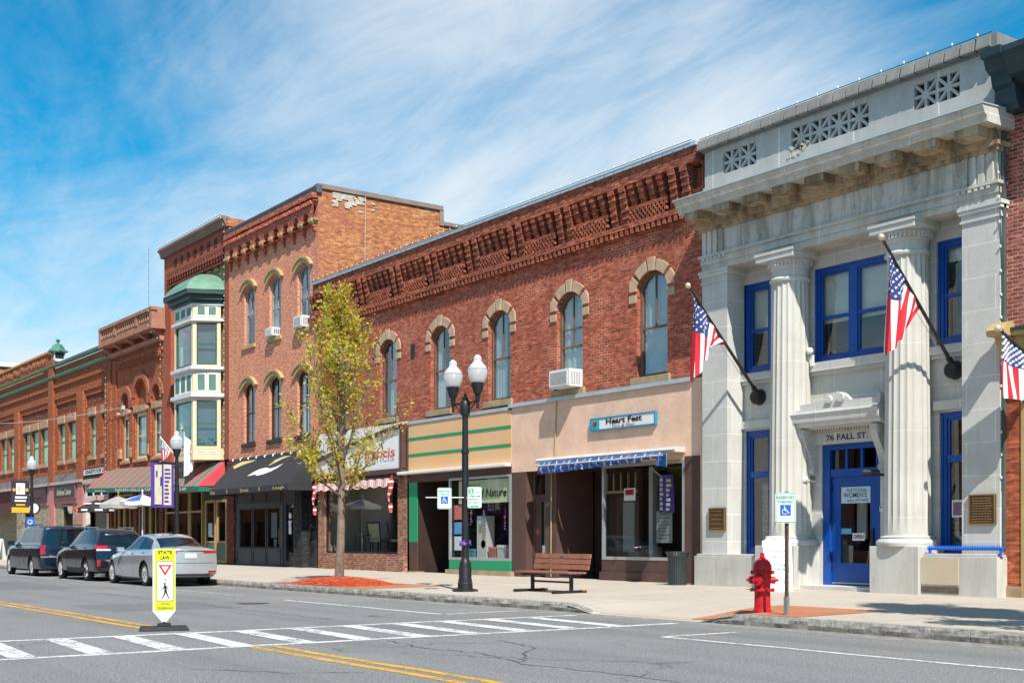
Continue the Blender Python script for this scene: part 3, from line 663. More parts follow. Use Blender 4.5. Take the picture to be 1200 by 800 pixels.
# ---- middle shop: orange panels with green bands
OR=mat('orange_tan_panel',(.72,.42,.19),.6,.12,.9,col2=(.76,.49,.27)); GRN=mat('bright_green_panel',(.02,.30,.14),.35,.08,1)
m=MB()
for a,b in((-34.88,-33.6),(-33.595,-32.25),(-32.245,-30.75),(-30.745,-29.13)):
    m.box(a,b,20.955,21.05,3.5,5.03)
m.build('orange_fascia',OR,EB)
m=MB(); m.box(-34.88,-29.125,20.945,20.957,4.51,4.60); m.box(-34.88,-29.125,20.945,20.957,3.98,4.07); m.build('green_band',GRN,EB)
m=MB(); m.box(-35.0,-34.89,20.92,21.1,3.45,5.05); m.build('fascia_edge',BROWN,EB)
m=MB(); m.box(-35.25,-29.10,20.72,20.95,3.40,3.50); m.build('awning_case',WHITE,EB,bevel=.02)
m=MB(); m.box(-34.88,-29.12,20.98,21.2,3.14,3.40); m.box(-34.86,-34.36,20.97,21.3,.25,.62+.58); m.build('brown_pier',BROWN,EB)
MB().box(-34.87,-34.36,20.965,20.995,1.2,3.14).build('green_pilaster',GRN,EB); MB().box(-34.87,-34.37,20.997,21.3,1.2,3.14).build('brown_pier',BROWN,EB)
m=MB(); m.box(-32.40,-29.14,20.93,21.2,.36,.66); m.build('green_base_panel',GRN,EB)
m=MB(); m.box(-32.5,-29.0,20.85,21.25,.18,.36); m.box(-34.9,-34.3,20.85,21.2,.18,.25); m.build('doorstep',STONE_S,EB)
sw=MB(); sw.ring(outline(-32.42,-29.13,.66,3.18),outline(-32.34,-29.2,.74,3.11),20.93,21.0); fs=sw.build('shop_window',mat('silver_window_frame',(.5,.5,.5)),EB)
MB().quad((-32.36,20.965,.73),(-29.19,20.965,.73),(-29.19,20.965,3.12),(-32.36,20.965,3.12)).build('pane',GLASS2,fs)
MB().quad((-32.38,20.97,.73),(-32.38,22.2,.73),(-32.38,22.2,3.12),(-32.38,20.97,3.12)).build('side_pane',GLASS2,fs)
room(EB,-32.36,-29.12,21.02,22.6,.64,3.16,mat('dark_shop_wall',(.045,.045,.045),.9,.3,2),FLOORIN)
m=MB(); m.quad((-34.35,23.0,.2),(-32.4,23.0,.2),(-32.4,23.0,3.2),(-34.35,23.0,3.2)); m.quad((-34.35,21.0,.2),(-34.35,23,.2),(-34.35,23,3.2),(-34.35,21.0,3.2)); m.quad((-34.35,21.0,3.16),(-32.4,21.0,3.16),(-32.4,23,3.16),(-34.35,23,3.16)); m.box(-33.0,-32.45,22.8,22.98,.25,3.0); m.build('entry_wall',mat('dark_brown_paint',(.045,.026,.022)),EB)
MB().box(-32.9,-32.5,22.76,22.8,.3,.6).build('kick_plate',mat('dull_steel',(.35,.35,.35),.4,.1,2,metal=.7),EB)
# ---- left shop: white sign board over pink brick
m=MB(); wall(m,-41.40,-34.99,.17,3.45,FY-.02,[(-40.9,-35.62,.80,3.3)],.25); m.build('shop_front_wall',S_BR,EB)
m=MB(); m.box(-36.58,-34.99,20.80,20.98,.17,.74); m.box(-41.40,-36.57,20.96,20.98,.17,.2); m.build('shop_front_plinth',S_BR,EB)
WB=mat('white_sign_board',(.84,.84,.82),.6,.06,1)
m=MB(); m.prism([(-41.38,3.62),(-35.16,3.62),(-35.16,4.98),(-36.3,4.86),(-38.2,4.60),(-41.38,4.10)],20.84,20.95); m.build('sign_board',WB,EB)
m=MB(); m.prism([(-41.40,4.08),(-38.2,4.58),(-36.3,4.84),(-35.0,4.98),(-35.0,5.1),(-36.3,4.96),(-38.2,4.70),(-41.40,4.2)],20.76,20.96); m.box(-41.40,-35.0,20.74,20.97,3.47,3.63); m.box(-35.14,-35.0,20.76,20.96,3.6,5.0); m.build('sign_trim',BROWN,EB)
m=MB(); m.box(-41.38,-35.0,20.95,21.0,3.4,5.16); m.build('fascia_backing',WB,EB)
m=MB(); text_mb('francis',-37.55,-35.5,4.03,4.36,20.80,m,bold=.012,depth=.01); m2=MB(); m.build('red_lettering',mat('red_letters',(.60,.03,.03),.5,.1,2),EB)
m=MB(); m.tube((-41.35,20.86,3.36),(-35.2,20.86,3.36),.07,n=10); m.build('awning_roller',BROWN,EB)
sw=MB(); sw.ring(outline(-40.9,-35.62,.8,3.3),outline(-40.84,-35.68,.86,3.26),21.06,21.12); fs=sw.build('shop_window',DARK,EB)
MB().quad((-40.86,21.09,.84),(-35.66,21.09,.84),(-35.66,21.09,3.28),(-40.86,21.09,3.28)).build('pane',GLASS2,fs)
room(EB,-41.15,-35.3,21.25,25.2,.78,3.35,mat('beige_plaster',(.36,.33,.27),.9,.1,1))
m=MB(); m.box(-41.1,-38.9,22.6,22.7,.8,3.3); m.build('partition',mat('grey_partition',(.33,.33,.32),.9,.1,1),EB)
m=MB(); m.box(-34.80,-34.56,20.985,21.0,7.2,7.66); 
for q in range(4): m.box(-34.78,-34.58,20.975,20.99,7.24+q*.11,7.29+q*.11)
m.build('wall_vent',BLACKM,EB)
m=MB(); m.path([(-26.9,20.955,5.4),(-26.98,20.95,5.1),(-27.05,20.94,3.3),(-27.2,20.95,3.2),(-27.22,20.94,.25)],.018,5); m.path([(-21.28,20.95,5.1),(-21.27,20.95,.3)],.022,5); m.build('wall_cable',mat('tan_cable',(.42,.33,.18),.7,.2,2),EB)
# ================================================================== three-storey salmon brick building
DB=thing('brick_building','three-storey salmon brick building with mustard window caps and an exposed orange brick flank','building',(-45.6,FY,.25))
D3=[-47.10,-44.64,-42.12]; dops=[(r-1.05,r,9.28,11.72,.22) for r in D3]+[(r-1.08,r+.03,5.24,7.72,.22) for r in D3]
m=MB(); wall(m,-49.72,-41.42,4.60,14.1,FY,dops,.2); m.build('upper_wall',D_BR,DB)
m=MB(); m.quad((-41.42,FY,0),(-41.42,26.35,0),(-41.42,26.35,14.3),(-41.42,FY,14.3)); m.quad((-41.42,26.35,0),(-41.42,40,0),(-41.42,40,13.72),(-41.42,26.35,13.72)); m.quad((-49.72,FY,0),(-49.72,40,0),(-49.72,40,14.3),(-49.72,FY,14.3))
m.quad((-49.7,26.35,13.7),(-41.42,26.35,13.7),(-41.42,26.35,14.3),(-49.7,26.35,14.3)); m.build('side_wall',D_SB,DB)
MB().quad((-49.7,FY,13.6),(-41.44,FY,13.6),(-41.44,40,13.6),(-49.7,40,13.6)).build('roof',ROOFM,DB)
TC=mat('brown_coping',(.27,.20,.17),.7,.2,2)
m=MB(); m.box(-41.72,-41.34,20.95,26.45,14.30,14.47); m.box(-41.72,-41.36,26.30,26.48,13.7,14.30); m.box(-41.72,-41.34,26.48,40,13.72,13.86); m.build('coping',TC,DB)
m=MB(); 
m.prismx([(20.90,14.12),(20.84,14.34),(20.88,14.40),(21.1,14.42),(21.1,14.12)],-49.78,-41.32); m.build('metal_cornice',DMETAL,DB)
m=MB(); r=random.Random(31)
for q in range(70):
    yy=21.5+abs(r.gauss(0,.75)); zz=14.22-abs(r.gauss(0,.22))-.012*(yy-21.5); row=round(zz/.078)*.078; m.box(-41.41,-41.4+r.uniform(.006,.012),yy,yy+r.uniform(.1,.24),row,row+.066)
m.build('limewash_remnant',mat('weathered_mortar',(.62,.56,.47),.95,.35,5,bmp=.4),DB)
c=MB(); c.box(-49.72,-41.42,20.72,21.0,13.93,14.11); c.box(-49.72,-41.42,20.78,21.0,13.83,13.86)
for q in range(42):
    xx=-49.68+q*.1965; c.box(xx,xx+.10,20.70,21.0,13.70,13.83)
# arcaded corbel table: arches between little pilaster brackets
nA=9; pitch=(8.3-.45)/nA; wA=.54
aops=[]
for q in range(nA):
    xa=-49.72+.40+q*pitch; aops.append((xa,xa+wA,12.98,13.47,.26))
wall(c,-49.72,-41.42,13.12,13.70,20.80,[(a,b,13.0,t,r) for a,b,z0_,t,r in aops],.20)
c.quad((-49.72,20.8,13.12),(-41.42,20.8,13.12),(-41.42,21.0,13.12),(-49.72,21.0,13.12))
for q in range(nA+1):
    xc=-49.72+.40+q*pitch-(pitch-wA)/2
    if q==0: xc+=.05
    c.box(xc-.10,xc+.10,20.83,21.0,12.90,13.06); c.box(xc-.08,xc+.08,20.89,21.0,12.74,12.90); c.box(xc-.05,xc+.05,20.95,21.0,12.60,12.74)
c.build('corbel_arcade',brick_mat('brick_arcade',(.58,.17,.11),(.45,.12,.08),(.40,.24,.18),.215,.074,.006),DB)
y_=MB()
for q in range(nA+1):
    xc=-49.72+.40+q*pitch-(pitch-wA)/2+(.05 if q==0 else 0)
    y_.box(xc-.15,xc+.15,20.74,21.0,13.06,13.20); y_.box(xc-.12,xc+.12,20.78,21.0,13.0,13.06)
y_.build('corbel_cap',YELT,DB)
for i,o in enumerate(dops):
    x0,x1,z0,z1,rs=o; top=i<3
    fm=WINGY if top else WINBK
    cu=[(CURT,(0,.55,.5,1)),(CURT,(0,.4,0,1)),(CURTG,(0,1,.45,1)),(CURTD,(0,.7,0,.5)),(CURTD,(0,1,0,.48)),(CURT,(0,.5,0,1))][i]
    f=window(DB,x0+.005,x1-.005,z0+.005,z1-.005,FY+.11,rs-.005,fm,.075,rail=[.52,.47,.48,.5,.5,.5][i],mull=1,muntin_low=0 if i==0 else 1,glass=GLASS,curtain=cu[0],cur=cu[1])
    if i in(1,2): MB().box(x0+.08,x1-.08,FY+.125,FY+.16,z1-.85,z1-.82).build('bar',fm,f)
    MB().box(x0-.13,x1+.1,FY-.08,FY+.15,z0-.15,z0).build('sill',YELT if top else WINBK,f,bevel=.01)
    h=MB(); w=(x1-x0)/2; cx=(x0+x1)/2; rr=(w*w+rs*rs)/(2*rs); cz=z1-rr; am=math.asin(w/rr)*1.13
    def A_(t,r_): return (cx+r_*math.sin(t),cz+r_*math.cos(t))
    n=10; pts=[A_(-am+2*am*q/n,rr+.02) for q in range(n+1)]+[A_(am-2*am*q/n,rr+.22) for q in range(n+1)]
    h.prism(pts,FY-.10,FY+.01)
    pts=[A_(-am*1.05+2.1*am*q/n,rr+.19) for q in range(n+1)]+[A_(am*1.05-2.1*am*q/n,rr+.27) for q in range(n+1)]
    h.prism(pts,FY-.15,FY+.01); h.build('window_cap',YELT,DB)
# charcoal shop front under the black awning
m=MB(); wall(m,-48.95,-42.68,.2,4.62,20.97,[(-48.60,-44.66,.92,2.58),(-44.42,-43.36,.24,2.78)],.12); m.build('shop_front',CHAR,DB)
m=MB()
for a,b in((-48.86,-47.3),(-47.24,-45.98),(-45.92,-44.6),(-44.5,-43.0)): m.ring(outline(a,b,2.72,3.2),outline(a+.07,b-.07,2.79,3.13),20.945,20.975)
for a,b in((-48.86,-47.3),(-47.24,-45.98),(-45.92,-44.6)): m.ring(outline(a,b,.28,.86),outline(a+.07,b-.07,.35,.79),20.945,20.975)
m.box(-48.95,-44.5,20.93,20.975,.2,.27); m.box(-48.7,-44.6,20.92,20.98,.86,.92); m.box(-49.0,-42.7,20.9,20.97,4.5,4.64); m.build('panel_moulding',CHAR,DB)
for a,b in((-48.6,-47.32),(-47.24,-45.98),(-45.9,-44.66)):
    s_=MB().ring(outline(a,b,.92,2.58),outline(a+.07,b-.07,.98,2.52),20.98,21.05).build('shop_window',WINBK,DB)
    MB().quad((a+.06,21.02,.97),(b-.06,21.02,.97),(b-.06,21.02,2.53),(a+.06,21.02,2.53)).build('pane',GLASSD,s_)
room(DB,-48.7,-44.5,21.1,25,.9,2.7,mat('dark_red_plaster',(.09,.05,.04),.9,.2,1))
m=MB()
for a,b,z0,z1,k in((-45.75,-45.2,1.35,2.35,0),(-45.1,-44.8,1.1,1.7,1),(-45.5,-45.25,.95,1.3,0)): m.mat(k).box(a,b,21.10,21.11,z0,z1)
m.build('window_notice',[mat('pale_blue_paper',(.45,.55,.62),.8,.2,6),mat('orange_paper',(.55,.16,.06),.8,.2,6)],DB)
d=MB().ring(outline(-44.42,-43.36,.24,2.78),outline(-44.2,-43.52,.45,2.65),21.0,21.07).build('door',WINBK,DB)
MB().quad((-44.22,21.04,.43),(-43.5,21.04,.43),(-43.5,21.04,2.67),(-44.22,21.04,2.67)).build('pane',GLASSD,d)
m=MB(); m.prism([(-44.0,1.5),(-43.75,1.5),(-43.8,1.9),(-43.72,2.0),(-44.0,2.02),(-43.96,1.8)],21.025,21.03); m.lathe([(.0,0),(.12,0),(.12,.01),(0,.01)],(-43.87,21.025,2.2),14,'Y'); m.build('door_sticker',WHITE,d)
MB().box(-44.5,-43.2,21.6,21.7,.2,2.8).build('door_backing',DARK,DB)
m=MB(); m.box(-42.68,-41.72,21.3,21.4,.2,4.6); m.build('entry_wall',mat('black_brick',(.03,.03,.032),.6,.3,3),DB)
m=MB(); m.box(-43.28,-42.68,20.93,21.35,.2,4.6); m.build('black_brick_pier',brick_mat('brick_black',(.05,.05,.055),(.035,.035,.04),(.03,.03,.03),.215,.074,.01),DB)
d=MB().ring(outline(-42.6,-41.78,.24,2.9),outline(-42.5,-41.88,.34,2.82),21.2,21.28).build('stair_door',WINBK,DB)
MB().box(-42.5,-41.88,21.22,21.26,.34,1.25).build('lower_panel',WINBK,d)
m=MB(); m.quad((-42.5,21.25,1.25),(-41.88,21.25,1.25),(-41.88,21.25,2.8),(-42.5,21.25,2.8)); m.build('pane',GLASS,d)
m=MB(); m.box(-42.5,-41.88,21.22,21.245,1.72,1.78); m.box(-42.5,-41.88,21.22,21.245,2.22,2.28); m.build('bar',WINBK,d)
m=MB(); m.box(-49.72,-49.0,20.9,21.2,.2,4.6); m.build('brick_pier',brick_mat('brick_dark_pier',(.20,.055,.035),(.15,.04,.03),(.12,.05,.04)),DB)
MB().box(-49.7,-41.5,20.99,21.2,4.40,4.66).build('awning_fascia',BLACKM,DB)
# ================================================================== narrow three-storey building with the bay window
CB=thing('brick_building','narrow three-storey terracotta painted building with a cream bay window under a green dome','building',(-53.6,FY,.3))
m=MB(); m.mat(0); wall(m,-57.45,-49.74,4.4,14.62,FY,[(-56.6,-50.2,4.4,13.2,0)],.16)
m.build('front_wall',C_BR,CB)
MB().quad((-56.62,21.16,4.4),(-50.18,21.16,4.4),(-50.18,21.16,13.22),(-56.62,21.16,13.22)).build('buff_panel',C_YB,CB)
body(CB,-57.45,-49.74,FY,38,14.6,D_SB,13.9)
m=MB(); m.prismx([(20.72,14.98),(20.72,14.92),(20.80,14.86),(20.88,14.62),(21.05,14.62),(21.05,15.02),(20.75,15.05)],-57.6,-49.80); m.build('eaves_cornice',mat('brown_cornice_paint',(.25,.16,.13),.7,.25,2),CB)
m=MB(); m.box(-49.9,-49.7,20.9,38,14.6,14.95); m.build('parapet_wall',D_SB,CB)
m=MB()
for q in range(8):
    xa=-56.15+q*.80; m.box(xa,xa+.34,20.985,20.998,13.98,14.36)
m.build('frieze_slot_shade',mat('painted_slot_shade',(.09,.03,.025),.9,.2,3),CB)  # flat dark plates on the wall stand for the shade inside slots
c=MB(); c.box(-56.9,-50.0,20.88,21.0,13.68,13.76); c.box(-56.9,-50.0,20.94,21.0,13.14,13.2)
for q in range(22):
    xa=-56.85+q*.31; c.box(xa,xa+.17,20.86,21.0,13.45,13.68); c.box(xa+.03,xa+.14,20.90,21.0,13.30,13.45)
c.build('corbel_course',mat('terracotta_dark',(.22,.06,.04),.8,.3,3),CB)
# buff brick blocks set under the course
m=MB()
for q in range(8): m.box(-56.3+q*.8,-55.95+q*.8,21.06,21.16,12.95,13.12)
m.build('corbel_block',C_YB,CB)
# bay window: three faces, canted ends
BX0,BX1,BF=-56.25,-50.63,19.98
ca=1.0*math.cos(R(60)); 
pl=[(-54.0,21.0),(-53.42,BF),(-51.21,BF),(-50.63,21.0)]
def bayband(mb,z0,z1,out):
    c_=(-52.3,20.9)
    pts=[]
    for x,y in pl:
        dx=x-c_[0]; s=out/3.0
        pts.append((x+(out*.9 if dx>0 else -out*.9),y-(out if y<20.5 else 0)))
    pts=[(p[0],p[1]) for p in pts]
    mb.prismz([pts[0],pts[1],pts[2],pts[3],(pts[3][0],21.15),(pts[0][0],21.15)],z0,z1)
m=MB(); bayband(m,4.72,5.2,0); bayband(m,7.5,7.55,0)
# window frames on each face in local coordinates
def face_xy(i,t,off):
    a=Vector((*pl[i],0)); b=Vector((*pl[i+1],0)); d=(b-a); n=Vector((d.y,-d.x,0)).normalized(); p=a+d*t+n*off; return p
def fq(mb,i,t0,t1,z0,z1,o0,o1):
    p=[face_xy(i,t0,o0),face_xy(i,t1,o0),face_xy(i,t1,o1),face_xy(i,t0,o1)]
    mb.hexa([(q.x,q.y,z0) for q in p],[(q.x,q.y,z1) for q in p])
segs=[(0,0,1)]+[(1,0,1)]+[(2,0,1)]
BZ=dict(panel_low=(4.72,5.22),w1=(5.30,7.28),band1=(7.40,7.58),panel_mid=(7.58,8.52),band2=(8.52,8.70),w2=(8.80,10.62),band3=(10.66,10.82),panel_top=(10.82,11.42))
wins=[]
for i in range(3):
    # posts and rails
    wl=.13 if i!=1 else .08
    cuts=[(0,1)]
    for (t0,t1) in cuts:
        a=t0+wl; b=t1-wl
        for nm in('w1','w2'):
            z0,z1=BZ[nm]; fq(m,i,t0,a,z0-.1,z1+.1,-.12,0); fq(m,i,b,t1,z0-.1,z1+.1,-.12,0); fq(m,i,a,b,z1,z1+.14,-.12,0); fq(m,i,a,b,z0-.12,z0,-.12,0); wins.append((i,a,b,z0,z1))
    for nm in('panel_mid','panel_top'):
        z0,z1=BZ[nm]; fq(m,i,0,1,z0,z1,-.12,-.002)
b_=m.build('bay',CREAM,CB)
m=MB(); bayband(m,7.36,7.42,.05); bayband(m,7.42,7.58,.13); bayband(m,8.52,8.60,.05); bayband(m,8.60,8.72,.14); bayband(m,10.68,10.80,.10); bayband(m,11.36,11.46,.06); m.build('bay_band',LGREY,b_)
pn=MB(); pw=MB()
for i in range(3):
    n=2 if i!=1 else 3
    for nm in('panel_mid','panel_top','panel_low'):
        z0,z1=BZ[nm]
        if nm=='panel_low': z0,z1=4.92,5.12
        for q in range(n):
            a=.10+(.80)*q/n+.02; b=.10+.80*(q+1)/n-.02
            if i==1: a=.04+.92*q/n+.01; b=.04+.92*(q+1)/n-.01
            fq(pw,i,a,b,z0+.06,z1-.06,-.02,.015); e=(b-a)*.14; fq(pn,i,a+e,b-e,z0+.13,z1-.12 if nm!='panel_low' else z1-.09,-.01,.022)
pw.build('panel_frame',WHITE,b_); pn.build('green_panel',SGREEN,b_)
for i,a,b,z0,z1 in wins:
    m=MB(); e=(b-a)*.05
    for (t0,t1,za,zb) in((a,a+e,z0,z1),(b-e,b,z0,z1),(a+e,b-e,z1-.07,z1),(a+e,b-e,z0,z0+.08)): fq(m,i,t0,t1,za,zb,-.09,-.02)
    if i!=1: fq(m,i,a+e,b-e,(z0+z1)/2-.03,(z0+z1)/2+.03,-.08,-.03)
    f=m.build('bay_window',DGREEN,CB)
    p0=face_xy(i,a,-.06); p1=face_xy(i,b,-.06); MB().quad((p0.x,p0.y,z0),(p1.x,p1.y,z0),(p1.x,p1.y,z1),(p0.x,p0.y,z1)).build('pane',GLASS,f)
    if i==1:
        p0=face_xy(i,a,-.2); p1=face_xy(i,a+(b-a)*.22,-.2); MB().grid(lambda u,v:(p0.x+(p1.x-p0.x)*u,p0.y+.02*math.sin(u*30),z0+(z1-z0)*v),16,1).build('curtain',CURT,f,smooth=60)
    elif i==2:
        p0=face_xy(i,a,-.25); p1=face_xy(i,b,-.25); MB().quad((p0.x,p0.y,z0),(p1.x,p1.y,z0),(p1.x,p1.y,z1),(p0.x,p0.y,z1)).build('blind',mat('dusky_blind',(.10,.14,.15),.9,.2,2),f)
MB().quad((-53.9,20.9,4.8),(-50.8,20.9,4.8),(-50.8,20.9,11.3),(-53.9,20.9,11.3)).build('bay_backing',DARK,b_)
# dome over the bay
m=MB(); bayband(m,11.44,11.58,.10); bayband(m,11.58,11.80,.22); bayband(m,11.80,11.98,.38)
m.build('dome_cornice',mat('dark_green_cornice',(.035,.07,.06),.5,.2,2),b_)
m=MB()
def dome(u,v):
    # u along the outline, v up to the crown
    P_=[(-54.42,21.1),(-53.68,BF-.42),(-50.93,BF-.42),(-50.2,21.1)]
    t=u*3; i=min(2,int(t)); fr=t-i; x=P_[i][0]+(P_[i+1][0]-P_[i][0])*fr; y=P_[i][1]+(P_[i+1][1]-P_[i][1])*fr
    a=v*math.pi/2; k=1-v**1.15; return (-52.3+(x+52.3)*(k if k>0 else 0),21.12+(y-21.12)*k,11.98+.98*(2*v-v*v))
m.grid(dome,30,10); m.build('dome',mat('verdigris_dome',(.15,.28,.205),.6,.25,2),b_,smooth=30)
# lower shop front behind the striped awning, shared look
GOLD=mat('tan_door_frame',(.42,.27,.11),.6,.2,2)
m=MB(); m.box(-57.4,-50.2,21.02,21.2,.25,.75); m.build('shop_base',DGREEN,CB)
for a,b in((-57.3,-55.9),(-55.8,-54.3),(-54.2,-52.7)):
    s_=MB(); s_.ring(outline(a,b,.75,3.5),outline(a+.09,b-.09,.84,3.42),20.98,21.08); s_.box(a+.09,b-.09,20.99,21.06,2.5,2.58); s_=s_.build('shop_window',GOLD,CB)
    MB().quad((a+.08,21.03,.8),(b-.08,21.03,.8),(b-.08,21.03,3.44),(a+.08,21.03,3.44)).build('pane',GLASSD,s_)
d=MB(); d.ring(outline(-52.4,-51.2,.28,3.0),outline(-52.27,-51.33,.4,2.9),20.98,21.07); d.box(-52.27,-51.33,20.99,21.06,1.15,1.22); d=d.build('shop_door',GOLD,CB)
MB().quad((-52.3,21.03,1.2),(-51.3,21.03,1.2),(-51.3,21.03,2.95),(-52.3,21.03,2.95)).build('pane',GLASSD,d); MB().box(-52.28,-51.32,21.0,21.05,.4,1.15).build('lower_panel',DGREEN,d)
MB().box(-51.98,-51.6,20.99,21.025,1.4,2.0).build('notice',mat('pale_blue_paper',(.5,.5,.5)),d)
d=MB(); d.ring(outline(-51.1,-49.95,.28,3.0),outline(-50.97,-50.08,.4,2.9),20.98,21.07); d.box(-50.97,-50.08,20.99,21.06,1.15,1.22); d=d.build('shop_door',GOLD,CB)
MB().quad((-51.0,21.03,1.2),(-50.05,21.03,1.2),(-50.05,21.03,2.95),(-51.0,21.03,2.95)).build('pane',GLASSD,d); MB().box(-50.98,-50.07,21.0,21.05,.4,1.15).build('lower_panel',DGREEN,d)
m=MB(); m.box(-57.45,-49.74,21.0,21.1,3.5,4.7); m.box(-52.5,-49.9,20.99,21.1,3.0,3.5); m.build('shop_fascia',mat('very_dark_green',(.02,.035,.03),.6,.2,2),CB)
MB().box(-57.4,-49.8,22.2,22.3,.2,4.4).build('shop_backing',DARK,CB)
# ================================================================== two-storey building with arches and a balustrade
BB=thing('brick_building','two-storey red brick building with round brick arches and a corbelled brownstone balustrade','building',(-61.6,FY,.3))
# wide round-arched recesses over lintels
bops=[(-63.55,-62.35,5.25,8.8,.6),(-61.6,-59.75,5.25,9.3,.9),(-59.0,-57.85,5.25,8.8,.58)]
m=MB(); wall(m,-65.50,-57.46,4.55,11.5,FY,bops,.3); m.build('front_wall',B_BR,BB)
body(BB,-65.5,-57.46,FY,36,11.6,B_BR,11.2)
m=MB(); m.box(-65.5,-65.0,20.86,21.0,4.5,10.6); m.box(-64.95,-64.35,20.93,21.0,4.5,10.6); m.build('pilaster',B_BR,BB)
wn=[(-63.3,-62.35,5.3,7.62),(-61.3,-59.75,5.3,7.62),(-58.75,-57.85,5.3,7.62)]
for i,(a,b,z0,z1) in enumerate(wn):
    o=bops[i]
    MB().box(o[0],o[1],FY+.2,FY+.3,z1+.3,o[3]+.02).build('arch_infill',B_BR,BB)
    MB().box(o[0]-.12,o[1]+.08,FY-.07,FY+.28,z1,z1+.33).build('lintel',ROUGH,BB,bevel=.03)
    f=window(BB,o[0]+.005,o[1]-.005,z0,z1-.005,FY+.12,0,CREAM,.17,rail=.5,mull=0,glass=GLASS,curtain=CURTG,cur=(0,.5,0,1))
    m=MB(); m.ring(outline(o[0]+.17,o[1]-.17,z0+.17,z1-.17),outline(o[0]+.24,o[1]-.24,z0+.24,z1-.24),FY+.125,FY+.17); m.build('sash',DGREEN,f)
    MB().box(o[0]-.15,o[1]+.1,FY-.09,FY+.15,z0-.16,z0).build('sill',ROUGH,f,bevel=.02)
# arch rings and stubby columns
m=MB()
for (a,b,z0,z1,rs) in bops:
    w=(b-a)/2; cx=(a+b)/2; rr=(w*w+rs*rs)/(2*rs); cz=z1-rr; am=math.asin(min(1,w/rr))
    n=12; A_=lambda t,r_:(cx+r_*math.sin(t),cz+r_*math.cos(t))
    m.prism([A_(-am+2*am*q/n,rr) for q in range(n+1)]+[A_(am-2*am*q/n,rr+.32) for q in range(n+1)],FY-.09,FY+.01)
m.build('arch_ring',mat('dark_red_mould',(.33,.11,.06),.85,.25,4,bmp=.2),BB)
m=MB()
for xc in(-62.0,-59.4):
    m.box(xc-.33,xc+.33,FY-.1,FY,7.95,8.35); m.box(xc-.26,xc+.26,FY-.085,FY,5.35,7.7)
m.box(-64.2,-63.65,FY-.08,FY,7.9,8.3); m.box(-64.15,-63.7,FY-.06,FY,5.35,7.7)
m.build('pier_block',B_BR,BB)
m=MB()
for xc in(-62.05,-59.5,-63.75): m.sphere((xc,FY-.12,7.72),.13,8,6); m.box(xc-.2,xc+.2,FY-.12,FY,5.45,5.95)
m.build('carved_boss',ROUGH,BB)
m=MB(); m.box(-64.4,-57.6,20.93,21.0,10.02,10.08); m.box(-64.4,-57.6,20.90,21.0,10.34,10.5)
for q in range(27):
    xa=-64.36+q*.25; m.box(xa,xa+.125,20.87,21.0,10.08,10.34)
m.build('dentil_course',B_BR,BB)
BST=mat('brownstone_parapet',(.42,.20,.135),.85,.3,3,bmp=.3)
m=MB(); m.prismx([(20.98,10.75),(20.80,10.78),(20.75,10.95),(21.0,10.95)],-65.2,-57.46); m.box(-65.3,-57.3,20.30,21.05,11.28,11.42); m.box(-65.25,-57.35,20.40,21.05,11.42,11.66); m.box(-65.3,-57.3,20.32,20.6,12.14,12.30)
for xa in(-65.25,-63.0,-59.75,-57.65): m.box(xa,xa+.28,20.36,20.56,11.66,12.14)
# pierced interlace of rings
for q in range(24):
    xc=-64.8+q*.30
    if any(abs(xc-(xa+.14))<.22 for xa in(-65.25,-63.0,-59.75,-57.65)): continue
    n=10
    for k2 in range(n):
        t0=2*math.pi*k2/n; t1=2*math.pi*(k2+1)/n; p=lambda t,r_:(xc+r_*.72*math.cos(t),11.90+r_*math.sin(t))
        m.prism([p(t0,.15),p(t1,.15),p(t1,.245),p(t0,.245)],20.38,20.52)
m.quad((-65.2,20.62,11.66),(-57.4,20.62,11.66),(-57.4,20.62,12.14),(-65.2,20.62,12.14))
m.box(-57.62,-57.36,20.34,21.3,11.42,12.3); m.box(-65.3,-65.05,20.34,21.3,11.42,12.3)
for xa in(-65.1,-63.3,-61.4,-59.5,-57.75):
    m.prismx([(21.0,10.75),(20.86,10.85),(20.78,11.02),(20.58,11.12),(20.42,11.28),(21.0,11.28)],xa,xa+.22)
m.build('balustrade',BST,BB)
# cafe front under the awning
m=MB(); 
for a,b in((-65.4,-64.9),(-61.6,-61.1),(-57.9,-57.4)): m.box(a,b,20.9,21.3,.25,4.5)
m.build('brick_pier',brick_mat('brick_dark_pier',(.2,.05,.03),(.2,.05,.03),(.2,.05,.03)),BB)
for a,b in((-64.85,-63.3),(-63.2,-61.65),(-61.05,-59.5),(-59.4,-57.95)):
    s_=MB(); s_.ring(outline(a,b,.6,3.6),outline(a+.08,b-.08,.7,3.5),21.0,21.1); s_.box((a+b)/2-.03,(a+b)/2+.03,21.01,21.09,.7,3.5); s_=s_.build('shop_window',GOLD,BB)
    MB().quad((a+.07,21.05,.65),(b-.07,21.05,.65),(b-.07,21.05,3.55),(a+.07,21.05,3.55)).build('pane',GLASSD,s_)
m=MB(); m.box(-65.4,-57.5,21.02,21.2,3.6,4.56); m.box(-65.4,-57.5,21.02,21.2,.25,.6); m.build('shop_fascia',mat('very_dark_green',(.1,.1,.1)),BB)
MB().box(-65.3,-57.6,22.2,22.3,.2,4.4).build('shop_backing',DARK,BB)
